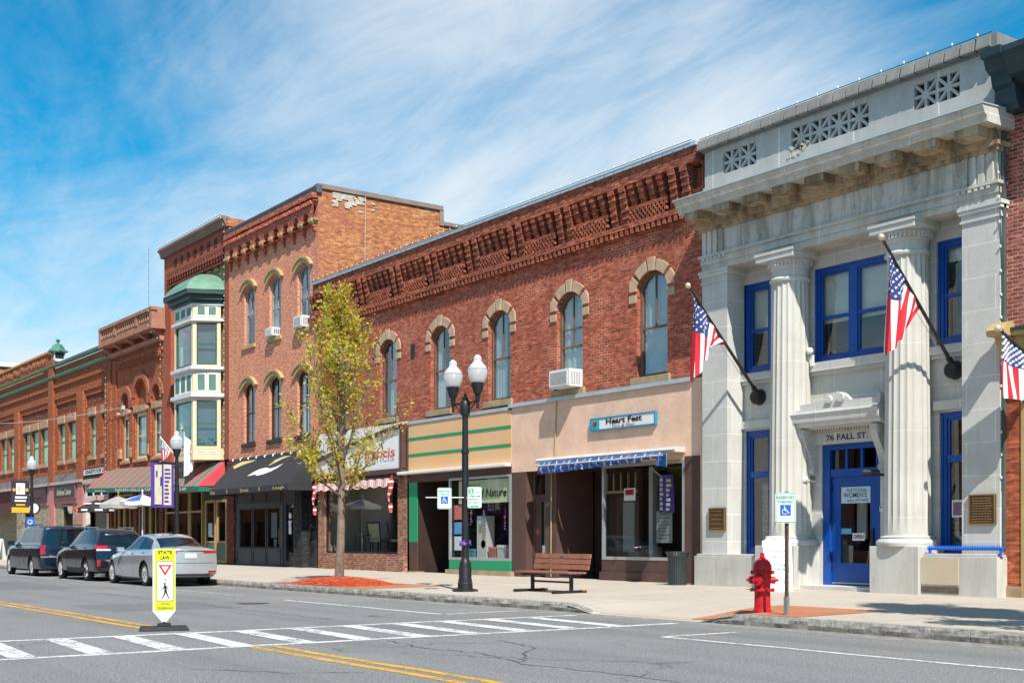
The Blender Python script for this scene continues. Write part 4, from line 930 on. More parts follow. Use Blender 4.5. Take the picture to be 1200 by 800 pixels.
# ================================================================== long two-storey building at the far left
AB=thing('brick_building','long two-storey orange-brown brick building with green cornices and paired narrow mint-shaded windows','building',(-78,FY,.3))
AX0,AX1=-104.0,-65.52
pairs=[(-68.98,-67.93),(-66.75,-65.80+.05),(-74.88,-73.67),(-72.91,-71.6),(-82.68,-81.25),(-80.85,-79.28),(-78.71,-77.21),(-88.51,-87.09),(-86.48,-84.96),(-92.4,-91.1),(-90.6,-89.3),(-96.2,-94.9),(-94.4,-93.1)]
aops=[(a,b,5.88,8.05) for a,b in pairs]
pan=[(-69.7,-65.9,8.62,9.25),(-75.5,-71.2,8.62,9.25),(-83.3,-77.1,8.62,9.25),(-89.2,-84.8,8.62,9.25)]
m=MB(); wall(m,AX0,AX1,4.45,11.45,FY,aops+pan,.25); m.build('front_wall',A_BR,AB)
BW=brick_mat('basketweave_brick',(.34,.10,.045),(.20,.055,.03),(.14,.05,.03),.16,.16,.012)
m=MB()
for a,b,z0,z1 in pan: m.quad((a,FY+.08,z0),(b,FY+.08,z0),(b,FY+.08,z1),(a,FY+.08,z1))
m.build('woven_panel',BW,AB)
body(AB,AX0,AX1,FY,36,11.4,A_BR,11.1)
m=MB()
for a,b in((-84.6,-83.6),(-76.7,-75.65),(-70.95,-69.85),(-66.0,-65.52),(-90.3,-89.3)): m.box(a,b,20.86,21.0,4.45,9.6)
m.build('pilaster',A_BR,AB)
m=MB(); m.box(-76.65,-75.7,20.86,21.0,9.6,12.0); m.build('pier',A_BR,AB)
m=MB(); m.box(AX0,AX1,20.93,21.0,9.55,9.75); m.box(AX0,AX1,20.90,21.0,10.25,10.45); m.build('string_course',A_BR,AB)
m=MB(); m.prismx([(20.80,10.98),(20.80,10.93),(20.88,10.84),(21.0,10.82),(21.0,11.0)],AX0,AX1); m.prismx([(20.82,11.64),(20.82,11.60),(20.90,11.52),(21.0,11.50),(21.0,11.66)],AX0,AX1); m.build('green_cornice',COPPER,AB)
m=MB(); m.box(-76.7,AX1,20.92,21.3,11.62,11.74); m.build('dark_coping',DMETAL,AB)
m=MB(); m.box(AX0,-76.8,20.96,21.3,11.66,12.5); m.build('parapet_wall',A_BR,AB)
m=MB()
r=random.Random(5)
for q in range(80):
    xa=-103+q*.32; m.sphere((xa,20.95,12.08+r.uniform(-.12,.12)),r.uniform(.12,.2),6,4,(1,.35,1.2))
m.build('terracotta_frieze',mat('terracotta_relief',(.33,.12,.06),.85,.4,5),AB)
MB().box(AX0,-76.8,20.88,21.35,12.48,12.60).build('orange_coping',mat('orange_coping_paint',(.60,.29,.10),.7,.15,2),AB)
m=MB(); m.box(-76.62,-75.72,20.9,21.7,11.9,12.02); m.build('turret_base',mat('pale_turret_paint',(.62,.62,.6),.6,.1,1),AB)
m=MB(); m.box(-76.50,-75.84,20.98,21.62,12.02,12.50); t_=m.build('turret',mat('pale_turret_paint',(.5,.5,.5)),AB)
m=MB(); m.box(-76.42,-75.92,20.965,20.985,12.1,12.45); m.box(-75.845,-75.825,21.05,21.55,12.1,12.45); m.build('louvre',BLACKM,t_)
m=MB(); m.box(-76.68,-75.66,20.82,21.78,12.50,12.57); m.lathe([(.60,12.57),(.44,12.70),(.32,12.88),(.24,12.98),(.09,13.02),(.06,13.10),(.13,13.18),(.14,13.25),(.0,13.32)],(-76.17,21.30,0),4); m.build('turret_cap',COPPER,t_)
for i,(a,b) in enumerate(pairs):
    f=window(AB,a+.005,b-.005,5.885,8.045,FY+.15,0,DGREEN,.06,rail=.52,mull=0,glass=CURT_GR)
    MB().box(a-.1,b+.1,FY-.08,FY+.13,8.05,8.5).build('lintel',ROUGH,f,bevel=.04)
    MB().box(a-.12,b+.12,FY-.1,FY+.13,5.64,5.88).build('sill',ROUGH,f,bevel=.03)
# ground floor of the far building
PINK=mat('pink_shop_paint',(.52,.22,.19),.8,.25,4,bmp=.3)
m=MB(); m.box(AX0,-69.9,20.96,21.1,4.55,5.1); m.build('grey_fascia',mat('weathered_grey_fascia',(.24,.23,.23),.8,.4,2),AB)
m=MB(); m.box(AX0,-69.9,20.80,21.05,4.50,4.66); m.box(-69.85,-65.55,20.85,21.05,4.36,4.6); m.build('shop_cornice',mat('pale_stone_cornice',(.46,.40,.36),.85,.2,2),AB)
m=MB()
for a,b in((-76.7,-75.6),(-70.95,-69.95)): m.box(a,b,20.90,21.1,.25,4.4)
m.box(-83.2,-70.0,20.95,21.15,3.35,4.5); m.build('pink_front',PINK,AB)
m=MB()
for a,b in((-84.5,-82.9),(-80.2,-76.72),(-75.55,-74.3),(-72.1,-70.96)): m.box(a,b,21.0,21.25,.25,3.36)
m.build('tan_brick_front',T_BR,AB)
m=MB(); m.quad((-104,22.2,.25),(-82.9,22.2,.25),(-82.9,22.2,4.5),(-104,22.2,4.5)); m.quad((-84.5,21.2,.25),(-84.5,22.2,.25),(-84.5,22.2,3.36),(-84.5,21.2,3.36)); m.build('recessed_wall',T_BR,AB)
MB().quad((-104,21.0,4.45),(-84.5,21.0,4.45),(-84.5,22.2,4.45),(-104,22.2,4.45)).build('porch_ceiling',mat('maroon_porch',(.11,.03,.03),.8,.2,2),AB)
m=MB(); m.box(-104,-84.5,21.05,21.2,3.2,4.5); m.build('maroon_fascia',mat('maroon_porch',(.1,.1,.1)),AB)
for a,b,z1 in((-82.85,-80.25,3.3),(-74.3,-72.1,3.3)):
    s_=MB(); s_.ring(outline(a,b,.6,z1),outline(a+.1,b-.1,.7,z1-.1),21.02,21.12); s_=s_.build('shop_window',mat('olive_shop_frame',(.30,.28,.15),.6,.2,2),AB)
    MB().quad((a+.09,21.06,.65),(b-.09,21.06,.65),(b-.09,21.06,z1-.08),(a+.09,21.06,z1-.08)).build('pane',GLASS,s_)
    MB().quad((a,22.1,.2),(b,22.1,.2),(b,22.1,z1),(a,22.1,z1)).build('shop_backing',DARK,AB)
s_=MB(); s_.ring(outline(-69.7,-65.6,3.6,4.36),outline(-69.6,-65.7,3.68,4.30),20.98,21.06); s_.box(-68.4,-68.33,20.98,21.05,3.6,4.36); s_.box(-67,-66.93,20.98,21.05,3.6,4.36); s_=s_.build('transom_window',LGREY,AB)
MB().quad((-69.65,21.02,3.62),(-65.65,21.02,3.62),(-65.65,21.02,4.34),(-69.65,21.02,4.34)).build('pane',GLASS,s_)
MB().box(-69.7,-65.6,21.5,21.6,.2,4.4).build('shop_backing',mat('greenish_inside',(.16,.19,.17),.9,.2,1),AB)
m=MB(); m.box(-69.85,-65.55,20.98,21.2,3.3,3.6); m.box(-69.95,-69.55,20.95,21.2,.25,3.3); m.box(-65.9,-65.53,20.95,21.2,.25,3.3); m.build('white_front',mat('shabby_white',(.58,.56,.52),.8,.2,3),AB)
MB().box(-69.6,-65.6,20.95,21.2,4.6,4.76).build('brown_lintel',BROWN,AB)
# taller neighbour at the far end, whose flank shows above the far roofs
FBk=thing('brick_building','orange brick building with a white roof edge rising behind the far left roofs','building',(-115,FY,.3))
m=MB(); m.quad((-126,FY,0),(-104.1,FY,0),(-104.1,FY,15.1),(-126,FY,15.1)); m.quad((-104.1,FY,0),(-104.1,44,0),(-104.1,44,15.1),(-104.1,FY,15.1)); m.quad((-126,FY,0),(-126,44,0),(-126,44,15.1),(-126,FY,15.1)); m.build('wall',D_SB,FBk); MB().box(-126.1,-103.9,20.8,44,15.1,15.45).build('roof',WHITE,FBk)
# ================================================================== the stone bank
def stone_mat(name,c1,c2,mortar,bw,rh,stain=None,sa=.5,ms=.011):
    m,nt,p,o=nodes(name); N=nt.nodes; L=nt.links
    tc=N.new('ShaderNodeTexCoord'); s=N.new('ShaderNodeSeparateXYZ'); L.new(tc.outputs['Object'],s.inputs[0])
    a=N.new('ShaderNodeMath'); a.operation='ADD'; L.new(s.outputs[0],a.inputs[0]); L.new(s.outputs[1],a.inputs[1])
    cb=N.new('ShaderNodeCombineXYZ'); L.new(a.outputs[0],cb.inputs[0]); L.new(s.outputs[2],cb.inputs[1])
    b=N.new('ShaderNodeTexBrick'); L.new(cb.outputs[0],b.inputs['Vector']); b.inputs['Scale'].default_value=1; b.inputs['Brick Width'].default_value=bw; b.inputs['Row Height'].default_value=rh; b.inputs['Mortar Size'].default_value=ms; b.inputs['Mortar Smooth'].default_value=.3
    b.inputs['Color1'].default_value=(*c1,1); b.inputs['Color2'].default_value=(*c2,1); b.inputs['Mortar'].default_value=(*mortar,1)
    c=mixc(nt,rng(nt,noise_n(nt,55,4,.75),.4,.7,0,.35),b.outputs[0],tuple(x*.62 for x in c2))
    c=mixc(nt,rng(nt,noise_n(nt,1.3,5,.6),.45,.7,0,.4),c,(.38,.37,.335))
    c=mixc(nt,rng(nt,noise_n(nt,1,5,.7,None,(4,4,.4),.4),.54,.72,0,.32),c,(.30,.29,.26))
    if stain:
        c=mixc(nt,rng(nt,noise_n(nt,1,6,.7,None,(2.6,2.6,.5),.6),.44,.62,0,sa),c,stain)
        c=mixc(nt,rng(nt,noise_n(nt,3.1,6,.75),.56,.72,0,sa*.8),c,tuple(x*.5 for x in stain))
    L.new(c,p.inputs['Base Color']); p.inputs['Roughness'].default_value=.85; p.inputs['Specular IOR Level'].default_value=.3
    bump(nt,p,noise_n(nt,60,4),.18,.006); MATS[name]=m; return m
ST=stone_mat('limestone_blocks',(.63,.625,.59),(.575,.57,.54),(.80,.78,.73),1.22,.62)
STP=stone_mat('limestone_parapet',(.50,.505,.49),(.45,.455,.45),(.80,.79,.75),2.05,3.0,(.30,.30,.28),.3,.018)
STF=stone_mat('limestone_frieze',(.66,.65,.60),(.62,.61,.565),(.36,.345,.31),9,9,(.27,.25,.205),.75)
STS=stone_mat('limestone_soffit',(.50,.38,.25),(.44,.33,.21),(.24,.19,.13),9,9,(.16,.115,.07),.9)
STC=stone_mat('limestone_cornice',(.60,.59,.54),(.55,.54,.50),(.80,.78,.73),2.1,9,(.36,.32,.26),.5,.016)
SHAFT=stone_mat('limestone_column',(.59,.575,.52),(.56,.545,.50),(.68,.67,.62),40,1.72)
STK=stone_mat('limestone_coping',(.25,.25,.24),(.19,.19,.185),(.33,.33,.31),9,9,(.15,.15,.14),.5)
BLUE=mat('cobalt_blue_paint',(.004,.075,.36),.42,.15,2,spec=.5)
BK=thing('stone_bank','pale stone former bank with two fluted columns, blue window frames and a pierced parapet','building',(-17.17,20.7,.2))
PY=20.70; WY=21.26
bop=[(-20.30,-19.42,5.14,7.20),(-18.17,-16.12,5.14,7.20),(-15.05,-14.12,5.14,7.20),(-20.20,-19.40,.94,3.80),(-14.98,-14.12,.94,3.80),(-17.95,-16.40,.28,3.34)]
m=MB(); wall(m,-20.25,-14.08,.17,7.7,WY,[(a,b,c,d,0) for a,b,c,d in bop if a>-20.25 ]+[(-20.24,b,c,d,0) for a,b,c,d in bop if a<-20.2 and a!=-20.20],.18); 
m.build('back_wall',ST,BK)
body(BK,-21.05,-13.53,20.9,38,10.4,STP,9.6)
m=MB()
for a,b in((-21.05,-20.24),(-14.09,-13.29)): m.box(a,b,PY,WY+.3,.17,7.26); 
m.build('pilaster',ST,BK)
m=MB()
for a,b in((-21.05,-20.24),(-14.09,-13.29)):
    m.box(a-.03,b+.03,PY-.03,WY,7.26,7.31); m.box(a-.01,b+.01,PY-.01,WY,7.31,7.42); m.box(a-.05,b+.05,PY-.05,WY,7.42,7.49); m.box(a-.07,b+.07,PY-.07,WY,7.49,7.565)
m.build('pilaster_cap',ST,BK)
PLN=stone_mat('limestone_plinth',(.60,.595,.555),(.55,.54,.51),(.66,.65,.61),1.55,3,(.33,.30,.25),.35)
m=MB(); m.box(-21.12,-18.05,20.50,WY+.1,.1,.90); m.box(-15.95,-13.22,20.50,WY+.1,.1,.96); m.box(-19.12,-18.0,20.42,WY,.1,1.15); m.box(-16.02,-14.86,20.42,WY,.1,1.15); m.box(-21.09,-19.12,20.55,WY+.1,.9,.95); m.box(-14.86,-13.25,20.55,WY+.1,.96,1.01)
m.build('plinth',PLN,BK,bevel=.01)
m=MB(); m.box(-14.85,-14.02,20.485,20.51,.42,.93); m.build('buff_plinth_slab',mat('buff_slab',(.50,.45,.34),.85,.15,2,col2=(.56,.42,.30)),BK)
m=MB(); m.box(-14.85,-14.02,20.49,20.51,.26,.38); m.build('plinth_vent',mat('rusted_patch',(.14,.11,.08),.9,.6,8),BK)
m=MB(); m.box(-18.0,-16.03,20.62,21.5,.1,.30); m.build('doorstep',ST,BK)
# fluted columns
def column(cx,cy):
    m=MB(); n=144; rows=[]; H0,H1=1.36,6.93
    zs=[H0+(H1-H0)*i/14 for i in range(15)]
    for z_ in zs:
        t=(z_-H0)/(H1-H0); r=.465-.065*t**1.6
        for k in range(n):
            a=2*math.pi*k/n; ph=(k%7.2)/7.2; fl=.026*math.sin(math.pi*ph) if z_>H0+.01 else .0
            q=r-fl; rows.append((cx+q*math.cos(a),cy+q*math.sin(a),z_))
    m.add(rows,[(i*n+k,i*n+(k+1)%n,(i+1)*n+(k+1)%n,(i+1)*n+k) for i in range(14) for k in range(n)])
    c=m.build('column',SHAFT,BK)
    b=MB(); b.lathe([(.60,1.15),(.60,1.17),(.615,1.20),(.61,1.25),(.56,1.285),(.52,1.30),(.535,1.33),(.50,1.35),(.45,1.37)],(cx,cy,0),36); b.build('column_base',ST,c,smooth=50)
    k=MB(); k.lathe([(.40,6.90),(.445,6.93),(.455,6.97),(.43,7.0),(.400,7.02),(.400,7.18),(.425,7.21),(.435,7.23),(.49,7.36),(.495,7.38)],(cx,cy,0),40)
    for q in range(36):
        a=2*math.pi*q/36; k.obox((cx+.472*math.cos(a),cy+.472*math.sin(a),7.30),.045,.05,.11,Matrix.Rotation(a,3,'Z'))
    k.box(cx-.53,cx+.53,cy-.53,cy+.53,7.385,7.51); k.box(cx-.555,cx+.555,cy-.555,cy+.555,7.51,7.565); k.build('column_capital',ST,c)
column(-18.55,20.93); column(-15.48,20.93)
# entablature
m=MB(); m.box(-21.02,-13.31,20.66,WY+.3,7.565,7.70); m.box(-21.04,-13.29,20.63,WY+.3,7.70,7.86); m.box(-21.08,-13.25,20.58,WY+.3,7.86,7.92)
m.build('architrave',STC,BK)
m=MB()
for xa in(-20.95,-14.15):
    for q in range(6): m.box(xa+q*.13,xa+q*.13+.07,20.585,20.64,7.80,7.855)
m.build('guttae',ST,BK)
m=MB(); m.box(-21.02,-13.31,20.66,WY+.3,7.92,8.46); m.build('frieze',STF,BK)
m=MB()
for xa in(-20.98,-14.05):
    for q in range(4): m.box(xa+q*.18,xa+q*.18+.12,20.62,20.665,7.93,8.46)
m.build('triglyph',STF,BK)
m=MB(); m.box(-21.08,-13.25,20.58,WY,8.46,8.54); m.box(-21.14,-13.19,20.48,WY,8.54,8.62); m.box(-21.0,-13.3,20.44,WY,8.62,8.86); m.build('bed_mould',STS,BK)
m=MB()
for q in range(9):
    xc=-20.75+q*.895; m.box(xc-.25,xc+.25,20.08,20.46,8.68,8.84); m.box(xc-.23,xc+.23,20.10,20.46,8.655,8.68)
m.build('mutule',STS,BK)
m=MB(); m.prismx([(20.44,8.84),(20.04,8.84),(20.02,8.95),(19.97,8.97),(19.91,9.09),(19.89,9.10),(19.89,9.13),(20.9,9.18),(20.9,8.84)],-21.17,-13.12); m.build('cornice',STC,BK)
MB().box(-21.22,-13.05,19.80,20.95,9.172,9.20).build('metal_flashing',METAL,BK) if False else None
m=MB(); m.prismx([(19.87,9.13),(19.87,9.155),(20.88,9.205),(20.88,9.18)],-21.19,-13.10); m.build('cornice_flashing',METAL,BK)
# pierced parapet
hole_groups=[(-20.55,2,.52),(-18.48,4,.52),(-15.30,2,.52)]
m=MB(); PZ0,PZ1=9.80,10.30
ops=[]
for xa,n,w_ in hole_groups: ops.append((xa,xa+n*w_,PZ0,PZ1,0))
wall(m,-21.15,-13.52,9.15,10.45,20.88,ops,.14)
m.quad((-13.52,20.88,9.15),(-13.52,22,9.15),(-13.52,22,10.45),(-13.52,20.88,10.45)); m.quad((-21.15,20.88,9.15),(-21.15,22,9.15),(-21.15,22,10.45),(-21.15,20.88,10.45))
m.box(-21.18,-13.5,20.85,20.885,9.17,9.60)
m.build('parapet',STP,BK)
m=MB()
for xa,n,w_ in hole_groups:
    for q in range(n):
        cx=xa+w_*(q+.5); cz=(PZ0+PZ1)/2; h=w_/2
        m.box(cx-.03,cx+.03,20.90,20.99,PZ0,PZ1); m.box(cx-h,cx+h,20.90,20.99,cz-.03,cz+.03)
        for s in(1,-1):
            M=Matrix.Rotation(R(45*s),3,'Y'); m.obox((cx,20.945,cz),.055,.085,w_*1.38,M)
        m.box(cx-.085,cx+.085,20.895,20.99,cz-.085,cz+.085)
        if q: m.box(xa+w_*q-.028,xa+w_*q+.028,20.892,20.99,PZ0,PZ1)
m.build('lattice',STP,BK)
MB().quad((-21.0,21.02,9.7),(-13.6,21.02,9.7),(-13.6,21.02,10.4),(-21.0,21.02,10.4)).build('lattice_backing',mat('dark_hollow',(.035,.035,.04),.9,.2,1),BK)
m=MB()
for q in range(23):
    xa=-21.25+q*.338; 
    m.prismx([(20.68,10.47),(20.68,10.50),(20.73,10.71),(20.83,10.72+.012*(q%2)),(21.4,10.72),(21.4,10.49)],xa+.022,xa+.318)
m.box(-21.2,-13.5,20.82,21.3,10.43,10.505); m.build('coping',STK,BK)
m=MB(); m.box(-13.55,-13.38,20.74,21.4,10.3,10.71); m.build('coping_end',STK,BK)
m=MB()
r=random.Random(2)
for q in range(9): m.obox((-18.3+r.uniform(-.26,.26),20.880,9.80+r.uniform(-.12,.1)),r.uniform(.05,.16),.03,r.uniform(.03,.09),Matrix.Rotation(r.uniform(-1,1),3,'Y'))
m.build('spalled_patch',mat('spalled_stone',(.62,.56,.44),.95,.35,7,bmp=.6),BK)
MB().tube((-16.62,20.9,9.40),(-16.75,20.65,9.38),.035).build('drain_spout',mat('rusty_iron',(.12,.05,.03),.8,.4,8),BK)
m=MB(); m.box(-20.25,-19.1,21.18,WY+.02,4.86,4.94); m.box(-18.5,-14.1,21.18,WY+.02,4.86,4.94); m.box(-20.25,-19.05,21.12,WY+.05,4.94,5.10); m.box(-18.3,-16.0,21.10,WY+.05,4.94,5.13); m.box(-15.1,-14.1,21.12,WY+.05,4.94,5.10); m.box(-20.25,-19.1,21.15,WY+.02,3.84,4.02); m.box(-15.05,-14.1,21.15,WY+.02,3.84,4.02); m.build('belt_course',ST,BK)
# blue sash windows
def bluewin(x0,x1,z0,z1,panes,transom=None,blind=.5,nm='window'):
    m=MB(); y=WY+.06
    m.ring(outline(x0,x1,z0,z1),outline(x0+.12,x1-.12,z0+.12,z1-.12),y,y+.14); m.ring(outline(x0+.0,x1-.0,z0,z1),outline(x0+.05,x1-.05,z0+.05,z1-.05),y-.02,y+.01)
    w=(x1-x0-.24)/panes
    for k in range(1,panes): m.box(x0+.12+w*k-.10,x0+.12+w*k+.10,y+.005,y+.13,z0+.1,z1-.1)
    zr=transom or (z0+z1)/2-.06
    m.box(x0+.1,x1-.1,y+(.0 if transom else .02),y+.10,zr-(.07 if transom else .035),zr+(.07 if transom else .035))
    f=m.build(nm,BLUE,BK)
    g=MB()
    for k in range(panes):
        a=x0+.12+w*k; b=a+w; g.ring(outline(a+(.1 if k else 0),b-(.1 if k<panes-1 else 0),z0+.12,z1-.12),outline(a+.05+(.1 if k else 0),b-.05-(.1 if k<panes-1 else 0),z0+.17,z1-.17),y+.03,y+.09)
    g.build('sash',BLUE,f)
    MB().quad((x0+.1,y+.06,z0+.1),(x1-.1,y+.06,z0+.1),(x1-.1,y+.06,z1-.1),(x0+.1,y+.06,z1-.1)).build('pane',glass_mat('bank_glass',(.85,.9,.9),.07,.01,.05),f)
    if blind:
        MB().grid(lambda u,v:(x0+.12+(x1-x0-.24)*u,y+.15,z0+(z1-z0)*(1-blind)+((z1-z0)*blind-.1)*v),2,2).build('blind',BLIND,f)
    return f
bluewin(-20.235,-19.42,5.14,7.20,1,blind=.55); bluewin(-18.165,-16.125,5.14,7.20,2,blind=.58); bluewin(-15.045,-14.095,5.14,7.20,1,blind=.2)
bluewin(-20.235,-19.405,.95,3.80,1,transom=2.78,blind=0); bluewin(-14.975,-14.095,.95,3.80,1,transom=2.88,blind=0)
m=MB(); m.box(-20.2,-14.1,22.6,22.7,.2,7.4); m.box(-20.2,-14.1,21.5,22.6,4.2,4.3); m.build('window_backing',mat('dim_inside',(.07,.075,.075),.9,.3,1.3),BK)
m=MB(); m.box(-20.0,-19.5,21.62,21.66,1.0,2.6); m.build('window_panel',mat('grey_window_panel',(.23,.23,.22),.8,.15,1),BK)
m=MB()
for q,wd in enumerate(('HUMANI','EDUCAT','ATHLETI','BUSINE','SCI')): text_mb(wd,-20.0,-20.0+.075*len(wd),2.42-q*.24,2.42-q*.24+.13,21.61,m,depth=.004)
m.build('window_lettering',mat('pale_lettering',(.6,.6,.56),.7,.1,1),BK)
# doorway
d=MB(); y=WY+.04
d.ring(outline(-17.95,-16.40,.30,3.34),outline(-17.76,-16.54,.32,3.22),y,y+.2); d.box(-17.76,-16.54,y+.02,y+.16,2.64,2.80)
for k in(1,2): d.box(-17.76+.407*k-.03,-17.76+.407*k+.03,y+.05,y+.12,2.8,3.22)
fr=d.build('door_frame',BLUE,BK)
MB().quad((-17.76,y+.09,2.8),(-16.54,y+.09,2.8),(-16.54,y+.09,3.22),(-17.76,y+.09,3.22)).build('transom_pane',GLASSD,fr)
d=MB(); d.ring(outline(-17.755,-16.545,.36,2.64),outline(-17.52,-16.74,.78,2.42),y+.07,y+.13); dd=d.build('door',BLUE,BK)
MB().quad((-17.53,y+.10,.77),(-16.73,y+.10,.77),(-16.73,y+.10,2.43),(-17.53,y+.10,2.43)).build('pane',glass_mat('bank_glass'),dd)
m=MB(); m.box(-17.755,-16.545,y+.06,y+.075,.33,.36); m.build('threshold',METAL,dd)
m=MB()
for zz in(.62,1.5,2.3): m.box(-17.775,-17.735,y+.045,y+.075,zz,zz+.12)
m.box(-16.70,-16.64,y+.03,y+.07,1.15,1.5); m.build('handle',BLACKM,dd)
m=MB(); m.mat(0).box(-17.53,-16.73,y+.085,y+.096,2.06,2.41); m.mat(1); text_mb('NATIONAL',-17.36,-16.82,2.30,2.375,y+.085,m); text_mb('WOMEN\'S',-17.46,-16.84,2.18,2.29,y+.085,m,bold=.01); text_mb('HALL OF FAME',-17.36,-16.8,2.09,2.15,y+.085,m)
m.build('door_poster',[mat('pale_blue_poster',(.55,.70,.74),.6,.06,2),mat('teal_letters',(.03,.13,.22),.6,.1,2)],dd)
m=MB(); m.mat(0).box(-17.22,-16.90,y+.085,y+.096,1.26,1.42); m.mat(1); text_mb('OPEN',-17.19,-16.93,1.30,1.385,y+.085,m,bold=.015); m.mat(2).box(-17.52,-17.25,y+.085,y+.096,1.40,1.52); m.build('open_sign',[WHITE,BLACKM,mat('sky_blue_sticker',(.12,.45,.65),.6,.1,2)],dd)
m=MB(); m.box(-18.0,-16.4,22.3,22.4,.2,3.4); m.build('door_backing',DARK,BK)
m=MB(); m.tube((-17.3,21.9,.4),(-17.12,21.9,1.3),.02); m.tube((-16.95,21.9,.4),(-17.1,21.9,1.3),.02); m.box(-17.55,-17.3,21.95,22.0,1.3,2.2); m.build('lobby_easel',WHITE,BK)
# hood over the door
m=MB(); m.prismx([(20.64,3.80),(20.70,3.78),(20.72,3.70),(21.0,3.66),(WY,3.66),(WY,4.02),(20.62,4.02),(20.60,3.97),(20.63,3.90)],-18.30,-15.98); m.box(-18.27,-16.01,20.68,WY,4.02,4.06); m.build('door_hood',ST,BK)
m=MB(); z0=4.06; pts=[(-18.25,z0),(-16.03,z0),(-16.03,z0+.20),(-16.10,z0+.24),(-16.15,z0+.14),(-16.8,z0+.14),(-16.95,z0+.28),(-17.15,z0+.34),(-17.35,z0+.28),(-17.48,z0+.14),(-18.12,z0+.14),(-18.18,z0+.22),(-18.25,z0+.20)]
m.prism(pts,20.78,20.90); m.lathe([(0,20.70),(.09,20.70),(.10,20.74),(.07,20.78),(.0,20.79)],(-17.0,0,z0+.20),12,'Y'); m.lathe([(0,20.70),(.07,20.70),(.09,20.74),(.0,20.79)],(-17.3,0,z0+.18),12,'Y'); m.build('hood_crest',ST,BK)
m=MB(); m.box(-18.05,-16.28,21.14,WY+.03,3.34,3.60); text=MB(); m.build('door_lintel',ST,BK)
text_mb('76 FALL ST.',-17.72,-16.62,3.405,3.535,21.14,text,bold=.02,depth=.008); text.build('lintel_lettering',mat('carved_dark_letters',(.06,.055,.05),.8,.2,2),BK)
m=MB()
for q in range(22): m.box(-17.95+q*.075,-17.91+q*.075,21.05,WY,3.60,3.67)
m.build('hood_dentils',ST,BK)
for xa in(-18.22,-16.30):
    m=MB(); m.prismx([(21.25,3.66),(20.80,3.66),(20.78,3.52),(20.86,3.36),(21.0,3.12),(21.08,2.90),(21.10,2.72),(21.25,2.66)],xa,xa+.17)
    for a,zc,r_ in((20.90,3.55,.12),(21.14,2.78,.10)): m.lathe([(0,xa-.02),(r_*.8,xa-.015),(r_,xa+.085),(r_*.8,xa+.185),(0,xa+.19)],(0,a,zc),14,'X')
    m.build('hood_bracket',ST,BK)
for q,(sx,sz,dirx) in enumerate(((-18.16,2.62,-1),(-16.35,2.60,-1),(-17.05,4.12,0))):
    pass
# camera, spot lamp and alarm box: fittings fixed to the wall
m=MB(); m.tube((-18.13,21.25,2.55),(-18.13,20.95,2.58),.035); m.sphere((-18.13,20.9,2.58),.075,10,6); m.tube((-18.05,20.93,2.58),(-18.28,20.8,2.60),.05,.055); m.build('spot_lamp',mat('white_lamp_shell',(.72,.72,.70),.4,.08,2),BK)
m=MB(); m.tube((-16.24,21.22,2.62),(-16.24,20.85,2.62),.03); m.tube((-16.15,20.9,2.66),(-16.42,20.74,2.66),.055,.07); m.build('spot_lamp',BLACKM,BK)
m=MB(); m.box(-18.10,-18.02,21.05,21.1,5.06,5.30); m.sphere((-18.06,21.0,5.38),.08,10,6); m.build('flood_lamp',WHITE,BK)
m=MB(); m.mat(0).box(-16.36,-16.26,21.18,21.26,1.86,1.98); m.mat(1).box(-16.345,-16.30,21.175,21.18,1.93,1.965); m.build('door_buzzer',[LGREY,mat('red_letters',(.6,.03,.03))],BK)
m=MB(); m.box(-13.38,-13.24,20.75,20.83,1.1,10.0); m.build('downpipe',DMETAL,BK)
# wall lamp inside the big upper window
m=MB(); m.box(-16.75,-16.45,21.44,21.5,5.32,5.46); m.tube((-16.45,21.46,5.42),(-16.3,21.40,5.40),.05); m.build('projector_lamp',BLACKM,BK)
# ================================================================== plum brick neighbour on the right
GB=thing('brick_building','plum red brick building with a dark teal bracketed cornice at the right edge','building',(-9,20.9,.2))
gops=[(-12.35,-11.25,5.4,8.05,.4),(-10.3,-9.2,5.4,8.05,.4),(-8.2,-7.1,5.4,8.05,.4)]
m=MB(); wall(m,-13.28,-5,4.6,9.5,20.9,gops,.2); m.build('upper_wall',G_BR,GB)
for a,b,z0,z1,rs in gops:
    f=window(GB,a+.005,b-.005,z0+.005,z1-.005,21.02,rs-.005,WINGY,.08,glass=GLASS,curtain=CURT,cur=(0,1,.4,1)); MB().box(a-.1,b+.1,20.82,21.05,z0-.16,z0).build('sill',STONE_S,f)
body(GB,-13.28,-5,20.9,36,9.5,G_BR,9.3)
TEAL=mat('dark_teal_cornice',(.022,.05,.062),.5,.25,2)
m=MB(); m.prismx([(20.9,9.30),(20.84,9.32),(20.8,9.5),(20.45,9.62),(20.30,9.66),(20.22,9.80),(20.12,9.92),(20.08,10.02),(20.08,10.12),(21.3,10.18),(21.3,9.30)],-12.86,-4.9)
m.box(-13.25,-4.9,20.86,20.9,9.1,9.2); m.build('cornice',TEAL,GB)
m=MB()
for xa in(-13.26,-9.6,-6.2):
    m.prismx([(20.9,9.12),(20.62,9.12),(20.60,9.2),(20.55,9.24),(20.50,9.5),(20.40,9.56),(20.36,9.74),(20.2,9.82),(20.14,9.98),(20.04,10.0),(20.02,10.14),(20.9,10.16)],xa,xa+.40)
m.build('cornice_bracket',TEAL,GB)
m=MB(); m.box(-13.28,-12.93,20.82,21.2,.4,4.7); m.build('painted_pier',P_BR,GB)
m=MB(); m.box(-13.30,-12.9,20.78,21.2,.1,.42); m.build('pier_foot',STONE_S,GB)
CRM=mat('ochre_trim',(.50,.36,.15),.6,.2,2)
